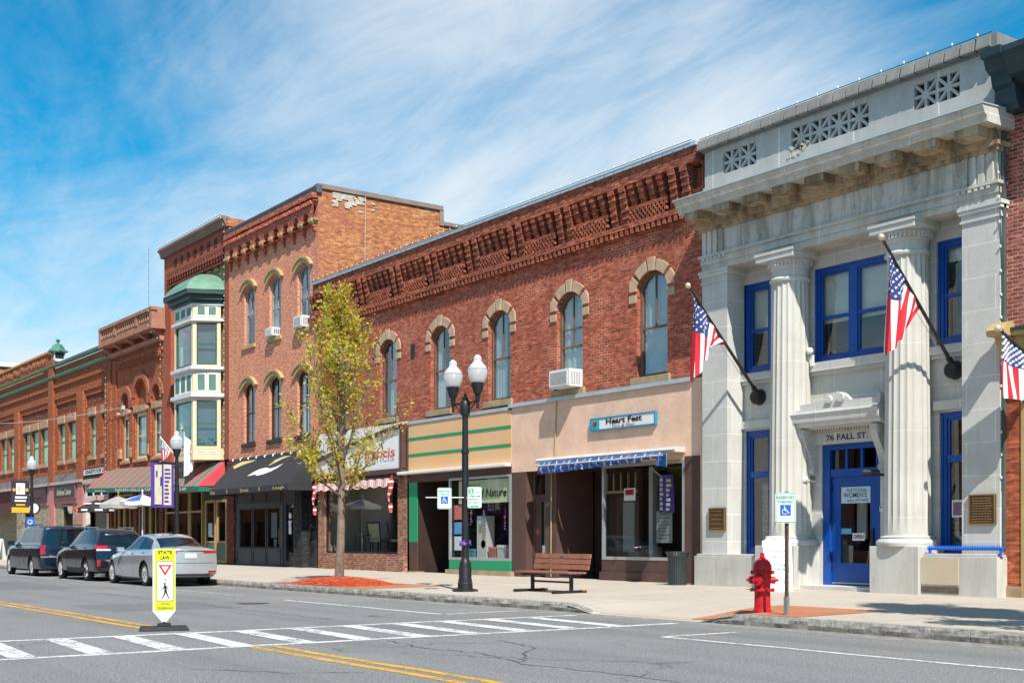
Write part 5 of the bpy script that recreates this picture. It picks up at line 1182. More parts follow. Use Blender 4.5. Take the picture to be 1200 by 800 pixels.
m=MB(); m.box(-12.93,-12.72,20.80,21.1,.2,4.5); m.box(-12.95,-5,20.55,20.9,4.62,4.98); m.box(-12.95,-5,20.45,20.9,4.98,5.06); m.build('shop_trim',CRM,GB)
m=MB(); m.box(-12.95,-5,20.42,20.92,5.06,5.12); m.build('shop_flashing',TEAL,GB)
m=MB()
pr=[(20.9,3.9),(20.86,3.9),(20.80,4.05),(20.84,4.25),(20.74,4.4),(20.72,4.55),(20.62,4.6),(20.56,4.78),(20.5,4.84),(20.44,5.0),(20.9,5.0)]
m.prismx(pr,-13.24,-12.94); m.prismx([(20.25,4.98),(20.22,5.08),(20.36,5.22),(20.52,5.24),(20.6,5.12),(20.9,5.12),(20.9,4.98)],-13.27,-12.91); m.build('shop_bracket',CRM,GB)
m=MB(); wall(m,-12.72,-5,.2,4.62,21.0,[(-12.5,-10.4,.9,3.6),(-10.0,-8.9,.3,3.4),(-8.5,-5.4,.9,3.6)],.15); m.build('shop_front',TEAL,GB)
for a,b,z0,z1 in((-12.5,-10.4,.9,3.6),(-10.0,-8.9,.3,3.4),(-8.5,-5.4,.9,3.6)):
    s_=MB().ring(outline(a,b,z0,z1),outline(a+.09,b-.09,z0+.09,z1-.09),21.03,21.12).build('shop_window',CRM,GB); MB().quad((a+.08,21.07,z0+.08),(b-.08,21.07,z0+.08),(b-.08,21.07,z1-.08),(a+.08,21.07,z1-.08)).build('pane',GLASSD,s_)
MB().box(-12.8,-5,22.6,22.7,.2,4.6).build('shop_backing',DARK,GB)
# ================================================================== awnings and signs
FABW=mat('off_white_fabric',(.70,.70,.68),.8,.08,2)
def awning_slope(x0,x1,yb,yf,zb,zf,val,dz=lambda x:0,n=1):
    m=MB(); 
    for i in range(n):
        a=x0+(x1-x0)*i/n; b=x0+(x1-x0)*(i+1)/n
        m.quad((a,yf,zf+dz(a)),(b,yf,zf+dz(b)),(b,yb,zb+dz(b)),(a,yb,zb+dz(a)))
    return m
# striped cafe awning
dz=lambda x:-.42*(x+65.6)/15.5
AWR=mat('awning_red',(.66,.075,.095),.75,.10,1.5); AWG=mat('awning_green',(.0,.27,.165),.75,.10,1.5)
AWVAL=mat('awning_dark_green',(.01,.165,.11),.75,.1,1.5)
aw=thing('awning','long red and green striped cloth awning with a green lettered valance along the cafe front','awning',(-58,21,3.7))
m=MB(); n=31; x0,x1=-65.6,-50.14
for i in range(n):
    a=x0+(x1-x0)*i/n; b=x0+(x1-x0)*(i+1)/n
    m.mat(i%2).quad((a,19.8,3.95+dz(a)),(b,19.8,3.95+dz(b)),(b,20.99,5.02+dz(b)),(a,20.99,5.02+dz(a)))
m.mat(0).add([(x1,19.8,3.95+dz(x1)),(x1,20.99,5.02+dz(x1)),(x1,20.99,3.9+dz(x1))],[(0,1,2)]); m.add([(x0,19.8,3.95+dz(x0)),(x0,20.99,5.02+dz(x0)),(x0,20.99,3.9+dz(x0))],[(0,1,2)])
m.build('striped_cloth',[AWR,AWG],aw,fix=False)
m=MB()
for i in range(n):
    a=x0+(x1-x0)*i/n; b=x0+(x1-x0)*(i+1)/n; m.quad((a,19.795,3.74+dz(a)),(b,19.795,3.74+dz(b)),(b,19.795,3.96+dz(b)),(a,19.795,3.96+dz(a)))
m.quad((x1,19.795,3.74+dz(x1)),(x1,20.99,3.74+dz(x1)),(x1,20.99,4.0+dz(x1)),(x1,19.795,3.96+dz(x1))); v_=m.build('valance',AWVAL,aw,fix=False)
m=MB()
def dtext(s,a,b,h):
    t=text_mb(s,a,b,0,h,19.788,None,bold=.012)
    t.v=[(x,y,z+3.78+dz(x)) for x,y,z in t.v]; m.add(t.v,t.f)
dtext('86 Fall Street',-64.1,-62.4,.09); dtext("PARKER'S GRILLE & TAP HOUSE",-60.9,-54.2,.14); dtext('0-22-69',-52.9,-51.5,.14)
m.build('valance_lettering',WHITE,v_)
m=MB()
for q in range(8):
    x=x0+.1+(x1-x0-.2)*q/7; m.tube((x,19.82,3.9+dz(x)),(x,20.99,4.0+dz(x)),.02); 
m.build('awning_frame',LGREY,aw)
# black awning
dz2=lambda x:-.0*(x+49)
ak=thing('awning','black sloping cloth awning with a white bird and gold words, over the charcoal shop front','awning',(-45,21,3.1))
AWB=mat('awning_black',(.034,.034,.037),.75,.15,1.2)
x0,x1=-48.95,-41.5
m=MB(); m.quad((x0,19.8,3.32),(x1,19.8,3.32),(x1,20.97,4.58),(x0,20.97,4.58)); m.add([(x1,19.8,3.32),(x1,20.97,4.58),(x1,20.97,3.32)],[(0,1,2)]); m.add([(x0,19.8,3.32),(x0,20.97,4.58),(x0,20.97,3.32)],[(0,1,2)]); m.build('black_cloth',AWB,ak,fix=False)
m=MB(); m.quad((x0,19.797,3.10),(x1,19.797,3.10),(x1,19.797,3.325),(x0,19.797,3.325)); m.quad((x1,19.797,3.10),(x1,20.97,3.10),(x1,20.97,3.325),(x1,19.797,3.325)); m.quad((x0,19.797,3.10),(x0,20.97,3.10),(x0,20.97,3.325),(x0,19.797,3.325)); v_=m.build('valance',AWB,ak,fix=False)
m=MB(); text_mb('Eat',-48.75,-48.3,3.145,3.275,19.79,m,bold=.01); text_mb('Drink',-45.75,-44.95,3.145,3.275,19.79,m,bold=.01); text_mb('Laugh',-42.75,-41.8,3.12,3.275,19.79,m,bold=.01)
for xc in(-47.1,-44.0): m.lathe([(0,19.785),(.07,19.785),(.07,19.79),(0,19.79)],(xc,0,3.21),8,'Y'); m.box(xc-.03,xc+.03,19.785,19.79,3.13,3.30)
m.build('gold_lettering',mat('gold_print',(.62,.47,.20),.6,.1,2),v_)
def slope(px,t,o=.006): # along x, t 0 at the front edge, 1 at the wall
    dy=.685; return (px,19.8+1.17*t-o*.73,3.32+1.26*t+o*.68)
m=MB()
bird=[(-46.6,.36),(-46.2,.50),(-45.7,.60),(-45.0,.64),(-44.3,.58),(-43.7,.62),(-43.1,.74),(-43.4,.58),(-43.9,.46),(-44.5,.38),(-45.2,.34),(-45.7,.40),(-46.1,.38)]
m.poly([slope(-44.9+(p[0]+44.9)*.74,.5+(p[1]-.5)*.85) for p in bird]); m.build('bird_print',WHITE,ak)
m=MB()
for pts in([(-44.9,.66),(-44.75,.85),(-44.0,1.0*.97),(-43.4,.985),(-43.55,.93),(-44.1,.86),(-44.55,.74)],[(-48.7,.80),(-48.2,.93),(-47.3,.985),(-46.6,.97),(-46.9,.90),(-47.6,.83),(-48.3,.70)]): m.poly([slope(*p,.004) for p in pts])
m.build('gold_print_motif',mat('gold_print',(.6,.4,.2)),ak)
m=MB()
for q in range(9):
    x=-48.4+q*.78; m.path([(x,20.95,4.62),(x,20.75,4.70),(x,20.62,4.60)],.010,5); m.lathe([(.015,.0),(.045,-.06),(.0,-.03)],(x,20.6,4.60),8)
m.build('gooseneck_lamp',mat('dull_steel',(.35,.35,.35),.4,.1,2,metal=.7),ak)
# red canopy at the far shop
rc=thing('awning','small plain red shop awning left of the striped awning','awning',(-66.3,21,2.9))
m=MB(); x0,x1=-68.6,-64.6; AWRED=mat('awning_plain_red',(.70,.085,.045),.75,.1,1.5)
m.quad((x0,19.95,2.98),(x1,19.95,2.98),(x1,20.92,3.42),(x0,20.92,3.42)); m.add([(x1,19.95,2.98),(x1,20.92,3.42),(x1,20.92,2.98)],[(0,1,2)]); m.build('red_cloth',AWRED,rc,fix=False)
m=MB(); m.grid(lambda u,v:(x0+(x1-x0)*u,19.945,2.98-v*(.2+.02*abs(math.sin(u*50)))),60,1); m.quad((x1,19.945,2.78),(x1,20.92,2.78),(x1,20.92,2.98),(x1,19.945,2.98)); m.build('valance',AWRED,rc,fix=False)
# blue furled awning
ab=thing('awning','half furled blue awning with white stripes, sagging from a white case over the empty shop','awning',(-24.7,21,3.3))
m=MB(); m.prismx([(20.62,3.40),(20.60,3.46),(20.66,3.53),(20.96,3.54),(20.96,3.40)],-27.5,-21.9); m.build('awning_case',mat('aged_white_case',(.60,.57,.52),.5,.15,2),ab)
BLS=stripe_mat('blue_striped_cloth',[(.02,.11,.42)]*6+[(.70,.72,.75)],.042,'X')
m=MB()
def cl(u,v):
    x=-27.25+5.0*u; sag=.30-.20*u**1.5; sag+=.03*math.sin(u*9)
    return (x,20.60-.10*math.sin(v*2.4)+.035*math.sin(u*37+v*5),3.41-v*sag*(1 if u<.96 else 1.5))
m.grid(cl,90,6); m.build('blue_cloth',BLS,ab,smooth=60,fix=False)
m=MB(); m.path([(-27.3,20.50,3.30),(-24.5,20.47,3.31),(-22.2,20.5,3.33)],.022,6); m.build('front_bar',mat('aged_white_case',(.6,.6,.6)),ab)
m=MB(); m.grid(lambda u,v:(-26.9+3.9*u,20.52+.03*math.sin(u*60),3.30-v*(.19-.12*u+.03*abs(math.sin(u*34)))),80,3); m.build('scalloped_valance',BLS,ab,smooth=60,fix=False)
m=MB(); m.grid(lambda u,v:(-22.45+.38*u,20.5+.02*math.sin(u*14),3.36-v*(.28+.04*u)),8,2); m.build('hanging_end',BLS,ab,smooth=60,fix=False)
# gingham valance and swags of the left shop
GING=stripe_mat('red_white_stripe_cloth',[(.68,.27,.25),(.80,.70,.66)],.045,'X')
gv=thing('awning','scalloped red and white checked awning valance above the brick-fronted shop window','awning',(-38.6,20.8,3.2))
m=MB()
def gg(u,v):
    x=-41.3+5.5*u; return (x,20.78-.06*v+.03*math.sin(u*64),3.33-v*(.24+.075*abs(math.sin(u*math.pi*9))))
m.grid(gg,150,4); m.build('valance',GING,gv,smooth=60,fix=False)
SW2=stripe_mat('red_white_swag_cloth',[(.62,.05,.05),(.62,.05,.05),(.74,.72,.70)],.07,'Z')
for lab,xc in(('twisted red and white cloth swag hanging by the tree trunk side of the shop window',-41.25),('twisted red and white cloth swag hanging at the right end of the checked valance',-35.72)):
    m=MB()
    def sw_(u,v):
        z=3.34-1.15*v; ww=.13*(.55+.45*abs(math.sin(v*8+.9)))*(1-.5*v); a=v*4.2+.6*math.sin(v*9); lx=(u-.5)*2*ww
        return (xc+lx*math.cos(a)+.05*math.sin(v*8),20.75+lx*math.sin(a)*.8,z+.16*(u-.5)*math.cos(v*11))
    m.grid(sw_,6,30)
    o=m.build('cloth_swag',SW2,None,smooth=70,origin=(xc,20.75,2.2),fix=False); tag(o,lab,'swag','cloth swags beside the shop window')
# ---- signs on the walls
def sign(name,label,box,face,y,m_board,texts,frame=None,lm=None,cat='sign',extra=None):
    x0,x1,z0,z1=box; t=thing(name,label,cat,((x0+x1)/2,y,z0))
    MB().box(x0,x1,y,face,z0,z1).build('board',m_board,t)
    if frame: m=MB(); m.ring(outline(x0-.004,x1+.004,z0-.004,z1+.004),outline(x0+frame[1],x1-frame[1],z0+frame[1],z1-frame[1]),y-.015,face); m.build('frame',frame[0],t)
    for s,(a,b,c,d),mm,kw in texts:
        text_mb(s,a,b,c,d,y-.002,None,**kw).build('lettering',mm,t)
    if extra: extra(t)
    return t
INK=mat('black_ink',(.015,.015,.016),.6,.1,1); DRED=mat('dark_red_ink',(.30,.03,.04),.6,.1,1); SKYB=mat('teal_blue_frame',(.03,.25,.42),.5,.1,2); TURQ=mat('turquoise_panel',(.03,.42,.44),.5,.1,2)
def hf(t):
    MB().box(-25.40,-25.06,20.885,20.90,4.19,4.43).build('emblem_panel',TURQ,t)
    m=MB(); m.prism([(-25.23+.085*16*math.sin(a)**3/16,4.32+.095*(13*math.cos(a)-5*math.cos(2*a)-2*math.cos(3*a)-math.cos(4*a))/17) for a in [2*math.pi*i/24 for i in range(24)]],20.875,20.884); m.build('heart',DRED,t)
sign('shop_sign','white sign lettered Heart Fest with a blue edge and heart emblem on pink stucco','',0,0,None,[]) if False else None
sign('shop_sign','white shop sign with teal edge, black lettering and a red heart on the pink stucco','x' and (-25.45,-22.9,4.15,4.48),20.99,20.90,WHITE,[('Heart Fest',(-24.80,-23.40,4.29,4.44),INK,dict(bold=.03)),('Yarn & Fiber',(-24.55,-23.65,4.18,4.27),DRED,dict(shear=.35))],(SKYB,.03),extra=hf)
sign('shop_sign','charcoal sign with cream lettering between the pink pilasters of the far building',(-75.4,-71.2,3.62,4.50),20.95,20.85,mat('charcoal_sign',(.035,.04,.05),.5,.1,1),[('Address Center',(-74.8,-71.9,3.86,4.22),mat('cream_letters',(.66,.58,.40),.6,.1,1),dict(bold=.02))],(mat('dark_pink_frame',(.25,.08,.09),.6,.2,1),.06))
sign('shop_sign','charcoal sign with cream and dark red lettering behind the farthest lamp post',(-82.5,-77.2,3.58,4.42),20.95,20.85,mat('charcoal_sign',(.1,.1,.1)),[('Lounge',(-81.9,-79.9,3.85,4.22),mat('cream_letters',(.6,.5,.4)),dict(bold=.01)),('Beads',(-79.6,-77.6,3.85,4.22),mat('wine_letters',(.33,.02,.06),.6,.1,1),dict(bold=.01))])
sign('shop_sign','narrow white and black lettered sign under the paired windows, beside the striped awning',(-69.75,-65.58,4.80,5.19),20.99,20.88,WHITE,[("KINNEY'S FOR US",(-69.35,-65.95,4.89,5.10),INK,dict(bold=.03))],(BLACKM,.035))
# bronze plaques
BRZ=mat('bronze_plate',(.13,.075,.035),.45,.3,4,metal=.6); BRL=mat('polished_bronze',(.42,.27,.12),.4,.2,4,metal=.6)
def plaque(label,x0,x1,z0,z1,n):
    t=thing('plaque',label,'plaque',((x0+x1)/2,20.66,z0),'bronze plaques on the bank')
    MB().box(x0,x1,20.655,20.70,z0,z1).build('plate',BRZ,t,bevel=.006)
    m=MB(); m.ring(outline(x0,x1,z0,z1),outline(x0+.025,x1-.025,z0+.025,z1-.025),20.645,20.66)
    for q in range(n):
        zz=z1-.07-(z1-z0-.13)*q/(n-1); r=random.Random(q*7+n); xx=x0+.06+r.uniform(0,.04)
        while xx<x1-.1:
            wd=r.uniform(.02,.06); m.box(xx,min(xx+wd,x1-.055),20.649,20.656,zz-.012,zz+.008); xx+=wd+.016
    m.build('raised_lines',BRL,t)
plaque('small bronze plaque on the left stone pilaster',-20.80,-20.28,1.49,2.02,5)
plaque('larger bronze plaque with many raised lines on the right stone pilaster',-13.92,-13.36,1.56,2.13,10)
# ---- air conditioners
def ac(label,x0,x1,y0,z0,z1,y1=21.12):
    t=thing('air_conditioner',label,'air conditioner',((x0+x1)/2,y0,z0),'window air conditioners'); 
    MB().box(x0,x1,y0,y1,z0,z1).build('casing',mat('white_enamel',(.70,.71,.70),.45,.08,3),t,bevel=.012)
    m=MB(); n=int((z1-z0-.08)/.035)
    m.box(x0+.06,x1-.12,y0-.004,y0+.01,z0+.06,z1-.06)
    m.build('coil_grille',mat('grey_coil',(.22,.24,.25),.6,.3,30),t)
    m=MB()
    for q in range(12): m.box(x0+.05,x1-.11,y0-.010,y0-.003,z0+.06+q*(z1-z0-.12)/12,z0+.072+q*(z1-z0-.12)/12)
    m.ring(outline(x0+.03,x1-.09,z0+.04,z1-.04),outline(x0+.06,x1-.12,z0+.07,z1-.07),y0-.012,y0+.002)
    m.build('grille_bars',mat('white_enamel',(.7,.7,.7)),t)
    m=MB()
    for q in range(4):
        ya=y0+.06+q*.085
        for k in range(6): m.box(x1-.004,x1+.002,ya,ya+.055,z0+.07+k*(z1-z0-.14)/6,z0+.10+k*(z1-z0-.14)/6)
    m.build('side_louvre',mat('grey_coil',(.2,.2,.2)),t); return t
ac('large white air conditioner in the fourth arched window, over the pink stucco shop',-26.80,-25.90,20.55,5.385,5.86)
ac('white air conditioner in the middle top window of the salmon brick building',-45.55,-44.90,20.76,9.30,9.63)
ac('white air conditioner in the right top window of the salmon brick building',-43.05,-42.32,20.76,9.30,9.72)
# ================================================================== street furniture
SW=lambda x,y: walk_z(x,y)
GLB=None
def globe_mat():
    m,nt,p,o=nodes('lamp_globe'); N=nt.nodes; L=nt.links
    p.inputs['Base Color'].default_value=(.90,.91,.92,1); p.inputs['Roughness'].default_value=.18
    t=N.new('ShaderNodeBsdfTransparent'); t.inputs[0].default_value=(.9,.92,.94,1); tl=N.new('ShaderNodeBsdfTranslucent'); tl.inputs[0].default_value=(.95,.96,.97,1)
    lw=N.new('ShaderNodeLayerWeight'); lw.inputs[0].default_value=.35
    mx=N.new('ShaderNodeMixShader'); mx.inputs[0].default_value=.45; L.new(p.outputs[0],mx.inputs[1]); L.new(tl.outputs[0],mx.inputs[2])
    m2=N.new('ShaderNodeMixShader'); L.new(rng(nt,lw.outputs['Facing'],0,.6,.30,.0),m2.inputs[0]); L.new(mx.outputs[0],m2.inputs[1]); L.new(t.outputs[0],m2.inputs[2]); L.new(m2.outputs[0],o.inputs[0])
    w=N.new('ShaderNodeTexWave'); w.inputs['Scale'].default_value=14; w.bands_direction='Z'; tc=N.new('ShaderNodeTexCoord'); L.new(tc.outputs['Object'],w.inputs[0]); bump(nt,p,w.outputs[1],.5,.01)
    return m
GLOBE=globe_mat()
def globe(t,x,y,z):
    m=MB(); m.lathe([(.12,0),(.165,.06),(.20,.15),(.212,.24),(.208,.30),(.17,.37),(.125,.42),(.10,.45),(.085,.47),(.085,.50),(.09,.53),(.07,.57),(.03,.605),(.0,.615)],(x,y,z),24); g=m.build('globe',GLOBE,t,smooth=70)
    m=MB(); m.lathe([(.211,.285),(.216,.292),(.211,.30)],(x,y,z),24,cap=False); m.build('band',mat('globe_seam',(.42,.42,.42),.4,.1,3),g)
    m=MB(); m.lathe([(.035,-.40),(.05,-.36),(.05,-.30),(.075,-.275),(.05,-.25),(.05,-.235),(.085,-.225),(.09,-.20),(.13,-.06),(.14,-.03),(.145,.0),(.13,.015),(.0,.015)],(x,y,z),18); m.build('globe_holder',BLACKM,t,smooth=40)
def post(t,x,y,zb,top):
    m=MB(); m.lathe([(.29,0),(.29,.03),(.25,.05),(.17,.055)],(x,y,zb),8); m.lathe([(.17,.03),(.175,.06),(.165,.10),(.165,.18),(.15,.20),(.155,.24),(.14,.28),(.14,.50),(.125,.55),(.13,.60),(.10,.66),(.085,.72)],(x,y,zb),16); m.build('lamp_base',BLACKM,t,smooth=35)
    m=MB(); m.lathe([(.080,.70),(.072,top-.9-zb),(.072,top-.88-zb),(.09,top-.86-zb),(.09,top-.82-zb),(.068,top-.80-zb),(.062,top-zb)],(x,y,zb),14); m.build('pole',BLACKM,t,smooth=35)
def flat_sign(name,label,c,w,h,ang,board,art,cat='sign',group=None):
    """thin plate centred at c whose face looks along ang (radians, direction of its normal in plan)"""
    t=thing(name,label,cat,(0,0,0),group); M=Matrix.Translation(Vector(c))@Matrix.Rotation(ang+math.pi/2,4,'Z')
    r=.03; pts=[]
    for cx,cz,a0 in((w/2-r,-h/2+r,-90),(w/2-r,h/2-r,0),(-w/2+r,h/2-r,90),(-w/2+r,-h/2+r,180)):
        for q in range(4): a=R(a0+30*q); pts.append((cx+r*math.cos(a),cz+r*math.sin(a)))
    MB().prism(pts,0,.006).build('plate',board,t); art(t)
    t.matrix_world=M
    return t
HCB=mat('handicap_blue',(.01,.12,.55),.5,.06,1); SGN=mat('sign_green',(.02,.36,.26),.5,.08,1)
SGW=mat('sign_white',(.78,.78,.76),.4,.05,2)
def wheelchair(m,s,cx,cz,y=-.006):
    """seated figure in a wheelchair, drawn as flat strokes"""
    def st(a,b,w):
        a=Vector((a[0],0,a[1])); b=Vector((b[0],0,b[1])); d=(b-a).normalized(); n=Vector((-d.z,0,d.x))*w/2
        m.poly([(cx+s*(p.x),y,cz+s*(p.z)) for p in(a-n,b-n,b+n,a+n)])
    m.lathe([(0,0),(.06*s,0)],(cx-.05*s,y,cz+.32*s),10,'Y'); st((-.05,.24),(-.02,-.04),.085); st((-.04,.10),(.12,.10),.05); st((-.02,-.03),(.16,-.03),.07); st((.15,-.02),(.24,-.26),.07); st((.22,-.25),(.32,-.21),.05)
    for i in range(9):
        a0=R(105+23*i); a1=R(105+23*(i+1)); st((-.02+.2*math.cos(a0),-.12+.2*math.sin(a0)),(-.02+.2*math.cos(a1),-.12+.2*math.sin(a1)),.05)
def art_reserved(t):
    w,h=.305,.457
    m=MB(); m.ring(outline(-w/2+.010,w/2-.010,-h/2+.010,h/2-.010),outline(-w/2+.02,w/2-.02,-h/2+.02,h/2-.02),-.003,0)
    text_mb('RESERVED',-.125,.125,.135,.18,-.002,m,bold=.01); text_mb('PARKING',-.105,.105,.07,.115,-.002,m,bold=.01); m.build('green_lettering',SGN,t)
    MB().box(-.078,.078,-.003,0,-.115,.045).build('blue_square',HCB,t)
    m=MB(); wheelchair(m,.19,-.005,-.035); m.build('wheelchair_symbol',SGW,t)
def art_two(t):
    w,h=.305,.457
    m=MB(); m.ring(outline(-w/2+.010,w/2-.010,-h/2+.010,h/2-.010),outline(-w/2+.02,w/2-.02,-h/2+.02,h/2-.02),-.003,0); m.box(-.125,-.02,-.003,0,.07,.19)
    text_mb('PARKING',0.0,.125,.10,.13,-.002,m); text_mb('9AM-5PM',-.115,.115,.005,.05,-.002,m,bold=.01); text_mb('MONDAY',-.115,.115,-.06,-.02,-.002,m,bold=.01); text_mb('SATURDAY',-.115,.115,-.125,-.085,-.002,m,bold=.01)
    m.prism([(-.09,-.185),(-.05,-.16),(-.05,-.175),(.05,-.175),(.05,-.16),(.09,-.185),(.05,-.21),(.05,-.195),(-.05,-.195),(-.05,-.21)],-.003,0)
    m.build('green_lettering',SGN,t); m=MB(); text_mb('2',-.11,-.05,.085,.175,-.004,m,bold=.02); text_mb('HR',-.048,-.026,.085,.12,-.004,m); m.build('white_numeral',SGW,t)
    m=MB(); text_mb('NO',.02,.06,.145,.175,-.002,m); m.build('red_word',AWR,t)
VIEW=math.atan2(-.58,.81)
# double lamp
LX,LY=-22.36,14.86; zb=SW(LX,LY)
lt=thing('street_lamp','black cast street lamp with two white acorn globes in front of the orange panelled shop','street lamp',(LX,LY,zb),'cast street lamps along the kerb')
post(lt,LX,LY,zb,4.02)
m=MB(); m.lathe([(.062,3.95),(.10,3.98),(.115,4.05),(.115,4.25),(.09,4.29),(.06,4.31),(.075,4.34),(.04,4.38),(.03,4.42),(.012,4.46),(0,4.47)],(LX,LY,0),12)
for s in(-1,1):
    m.path([(LX+s*.08,LY,4.22),(LX+s*.3,LY,4.24),(LX+s*.46,LY,4.26)],.022,6); m.path([(LX+s*.09,LY,4.02),(LX+s*.25,LY,4.12),(LX+s*.42,LY,4.24)],.014,5); m.tube((LX+s*.48,LY,4.08),(LX+s*.48,LY,4.32),.03,.035)
m.build('lamp_arm',BLACKM,lt,smooth=35)
for s in(-1,1): globe(lt,LX+s*.48,LY,4.62)
m=MB(); r=random.Random(9)
for q in range(16):
    a=r.uniform(0,6.28); m.path([(LX+.08*math.cos(a),LY+.08*math.sin(a),1.22),(LX+.12*math.cos(a),LY+.12*math.sin(a),1.22+r.uniform(-.07,.07)),(LX+.10*math.cos(a+.5),LY+.10*math.sin(a+.5),1.22+r.uniform(-.12,.08))],[.012,.02,.006],5)
o=m.build('ribbon_bow',mat('purple_ribbon',(.20,.08,.48),.5,.2,9),None,origin=(LX,LY,1.1)); tag(o,'purple ribbon bow tied round the double globe lamp post','bow')
m=MB(); dx,dy=.585,.811
m.tube((LX-.78*dx,LY-.78*dy-.09,2.19),(LX+.2*dx,LY+.2*dy-.09,2.19),.016); m.build('sign_bar',mat('galvanised_bar',(.42,.43,.43),.4,.2,3,metal=.6),lt)
flat_sign('parking_sign','white reserved parking sign with blue wheelchair square, left of the double lamp post',(LX-.37*dx+.07*.81,LY-.37*dy-.13,2.17),.305,.457,VIEW,SGW,art_reserved)
flat_sign('parking_sign','white and green two hour parking sign, right of the double lamp post',(LX+.28*dx+.07*.81,LY+.28*dy-.13,2.19),.305,.457,VIEW,SGW,art_two)
# single lamps with banners
def single(X,Y,label,bl,top):
    zb=SW(X,Y); t=thing('street_lamp',label,'street lamp',(X,Y,zb),'cast street lamps along the kerb'); post(t,X,Y,zb,top-.95); globe(t,X,Y,top-.615)
    m=MB()
    for zz in(top-1.05,top-2.5): m.tube((X,Y,zz),(X,Y-.92,zz),.014)
    m.build('banner_arm',BLACKM,t); return t
single(-39.5,14.86,'black street lamp with one acorn globe and a purple banner, above the silver sedan','',4.86)
single(-57.2,14.86,'black street lamp with one acorn globe and a dark banner, above the minivan','',5.0)
def banner(label,X,Y,z0,z1,cols,kind):
    t=thing('banner',label,'banner',(X,Y-.5,z0)); m=MB()
    y0,y1=Y-.88,Y-.10
    m.grid(lambda u,v:(X+.03*math.sin(v*3+u*2),y0+(y1-y0)*u,z0+(z1-z0)*v),6,10); m.build('cloth',cols[0],t,smooth=60,fix=False)
    xf=X+.045
    M=lambda: Matrix(((0,0,0,xf),(1,0,0,0),(0,0,1,0),(0,0,0,1)))
    def rect(mb,a,b,c,d): mb.quad((xf,a,c),(xf,b,c),(xf,b,d),(xf,a,d))
    m=MB(); h=z1-z0
    if kind==0:
        rect(m,y0+.12,y1-.42,z0+.1,z1-.1); rect(m,y1-.36,y1-.1,z0+.08,z1-.08); m.build('pale_panel',cols[1],t)
        m=MB(); xf+=.004; r=random.Random(4)
        for q in range(9): rect(m,y1-.33,y1-.33+r.uniform(.12,.21),z0+.16+q*.13,z0+.16+q*.13+.07)
        rect(m,y0+.3,y0+.36,z0+.7,z0+1.0); rect(m,y0+.16,y0+.22,z1-.5,z1-.3); m.build('purple_print',cols[0],t)
    else:
        rect(m,y0+.2,y1-.2,z1-.62,z1-.12); rect(m,y0+.16,y1-.12,z1-.80,z1-.70); rect(m,y0+.14,y1-.16,z1-.94,z1-.86); m.build('white_print',cols[1],t)
        m=MB(); xf+=.004; rect(m,y0+.01,y1-.01,z0+.02,z0+.26); rect(m,y0+.2,y1-.2,z0+.33,z0+.41)
        for s in(-1,1):
            c=((y0+y1)/2+s*.27,z1-.42); m.poly([(xf,c[0]+(.11 if q%2 else .05)*math.cos(q*math.pi/5),c[1]+(.11 if q%2 else .05)*math.sin(q*math.pi/5)) for q in range(10)])
        m.build('amber_print',cols[2],t)
        m=MB(); xf+=.004; rect(m,y0+.3,y0+.36,z1-.5,z1-.25); m.build('amber_mark',cols[2],t)
PUR=mat('purple_banner',(.075,.045,.30),.7,.1,2)
banner('purple banner with cream panels on the lamp post above the silver sedan',-39.5,14.86,2.33,3.82,(PUR,mat('cream_print',(.62,.56,.42),.7,.2,6)),0)
banner('dark banner with white print and amber foot on the farthest lamp post',-57.2,14.86,2.45,3.90,(mat('dark_violet_banner',(.035,.025,.045),.7,.1,2),WHITE,mat('amber_print',(.72,.40,.03),.6,.1,2)),1)
def art_blue(t):
    m=MB(); m.lathe([(0,0),(.12,0)],(0,-.004,.06),20,'Y'); m.box(-.1,.1,-.004,0,-.2,-.14); m.build('white_print',SGW,t)
    m=MB(); text_mb('P',-.05,.05,.0,.13,-.006,m,bold=.03); m.build('blue_letter',HCB,t)
flat_sign('parking_sign','small blue sign with white disc on the farthest lamp post, above the minivan',(-57.2+.12,14.76,2.0),.36,.56,VIEW,HCB,art_blue)
m=MB(); m.lathe([(0,0),(.31,0),(.31,.06),(0,.06)],(0,0,0),24,'Y'); o=m.build('disc',WHITE,None); 
t=thing('round_sign','round white hanging sign with a dark rim, behind the farthest lamp post','sign',(0,0,0)); o.parent=t; m=MB(); m.lathe([(.30,-.02),(.36,-.02),(.36,.08),(.30,.08),(.30,-.02)],(0,0,0),24,'Y'); m.build('rim',BLACKM,t); m=MB(); m.tube((0,.03,.42),(0,.03,.6),.02); m.tube((0,.03,.6),(0,1.1,.6),.02); m.build('bracket',BLACKM,t)
t.location=(-76.5,20.0,3.16); t.rotation_euler=(0,0,R(50))
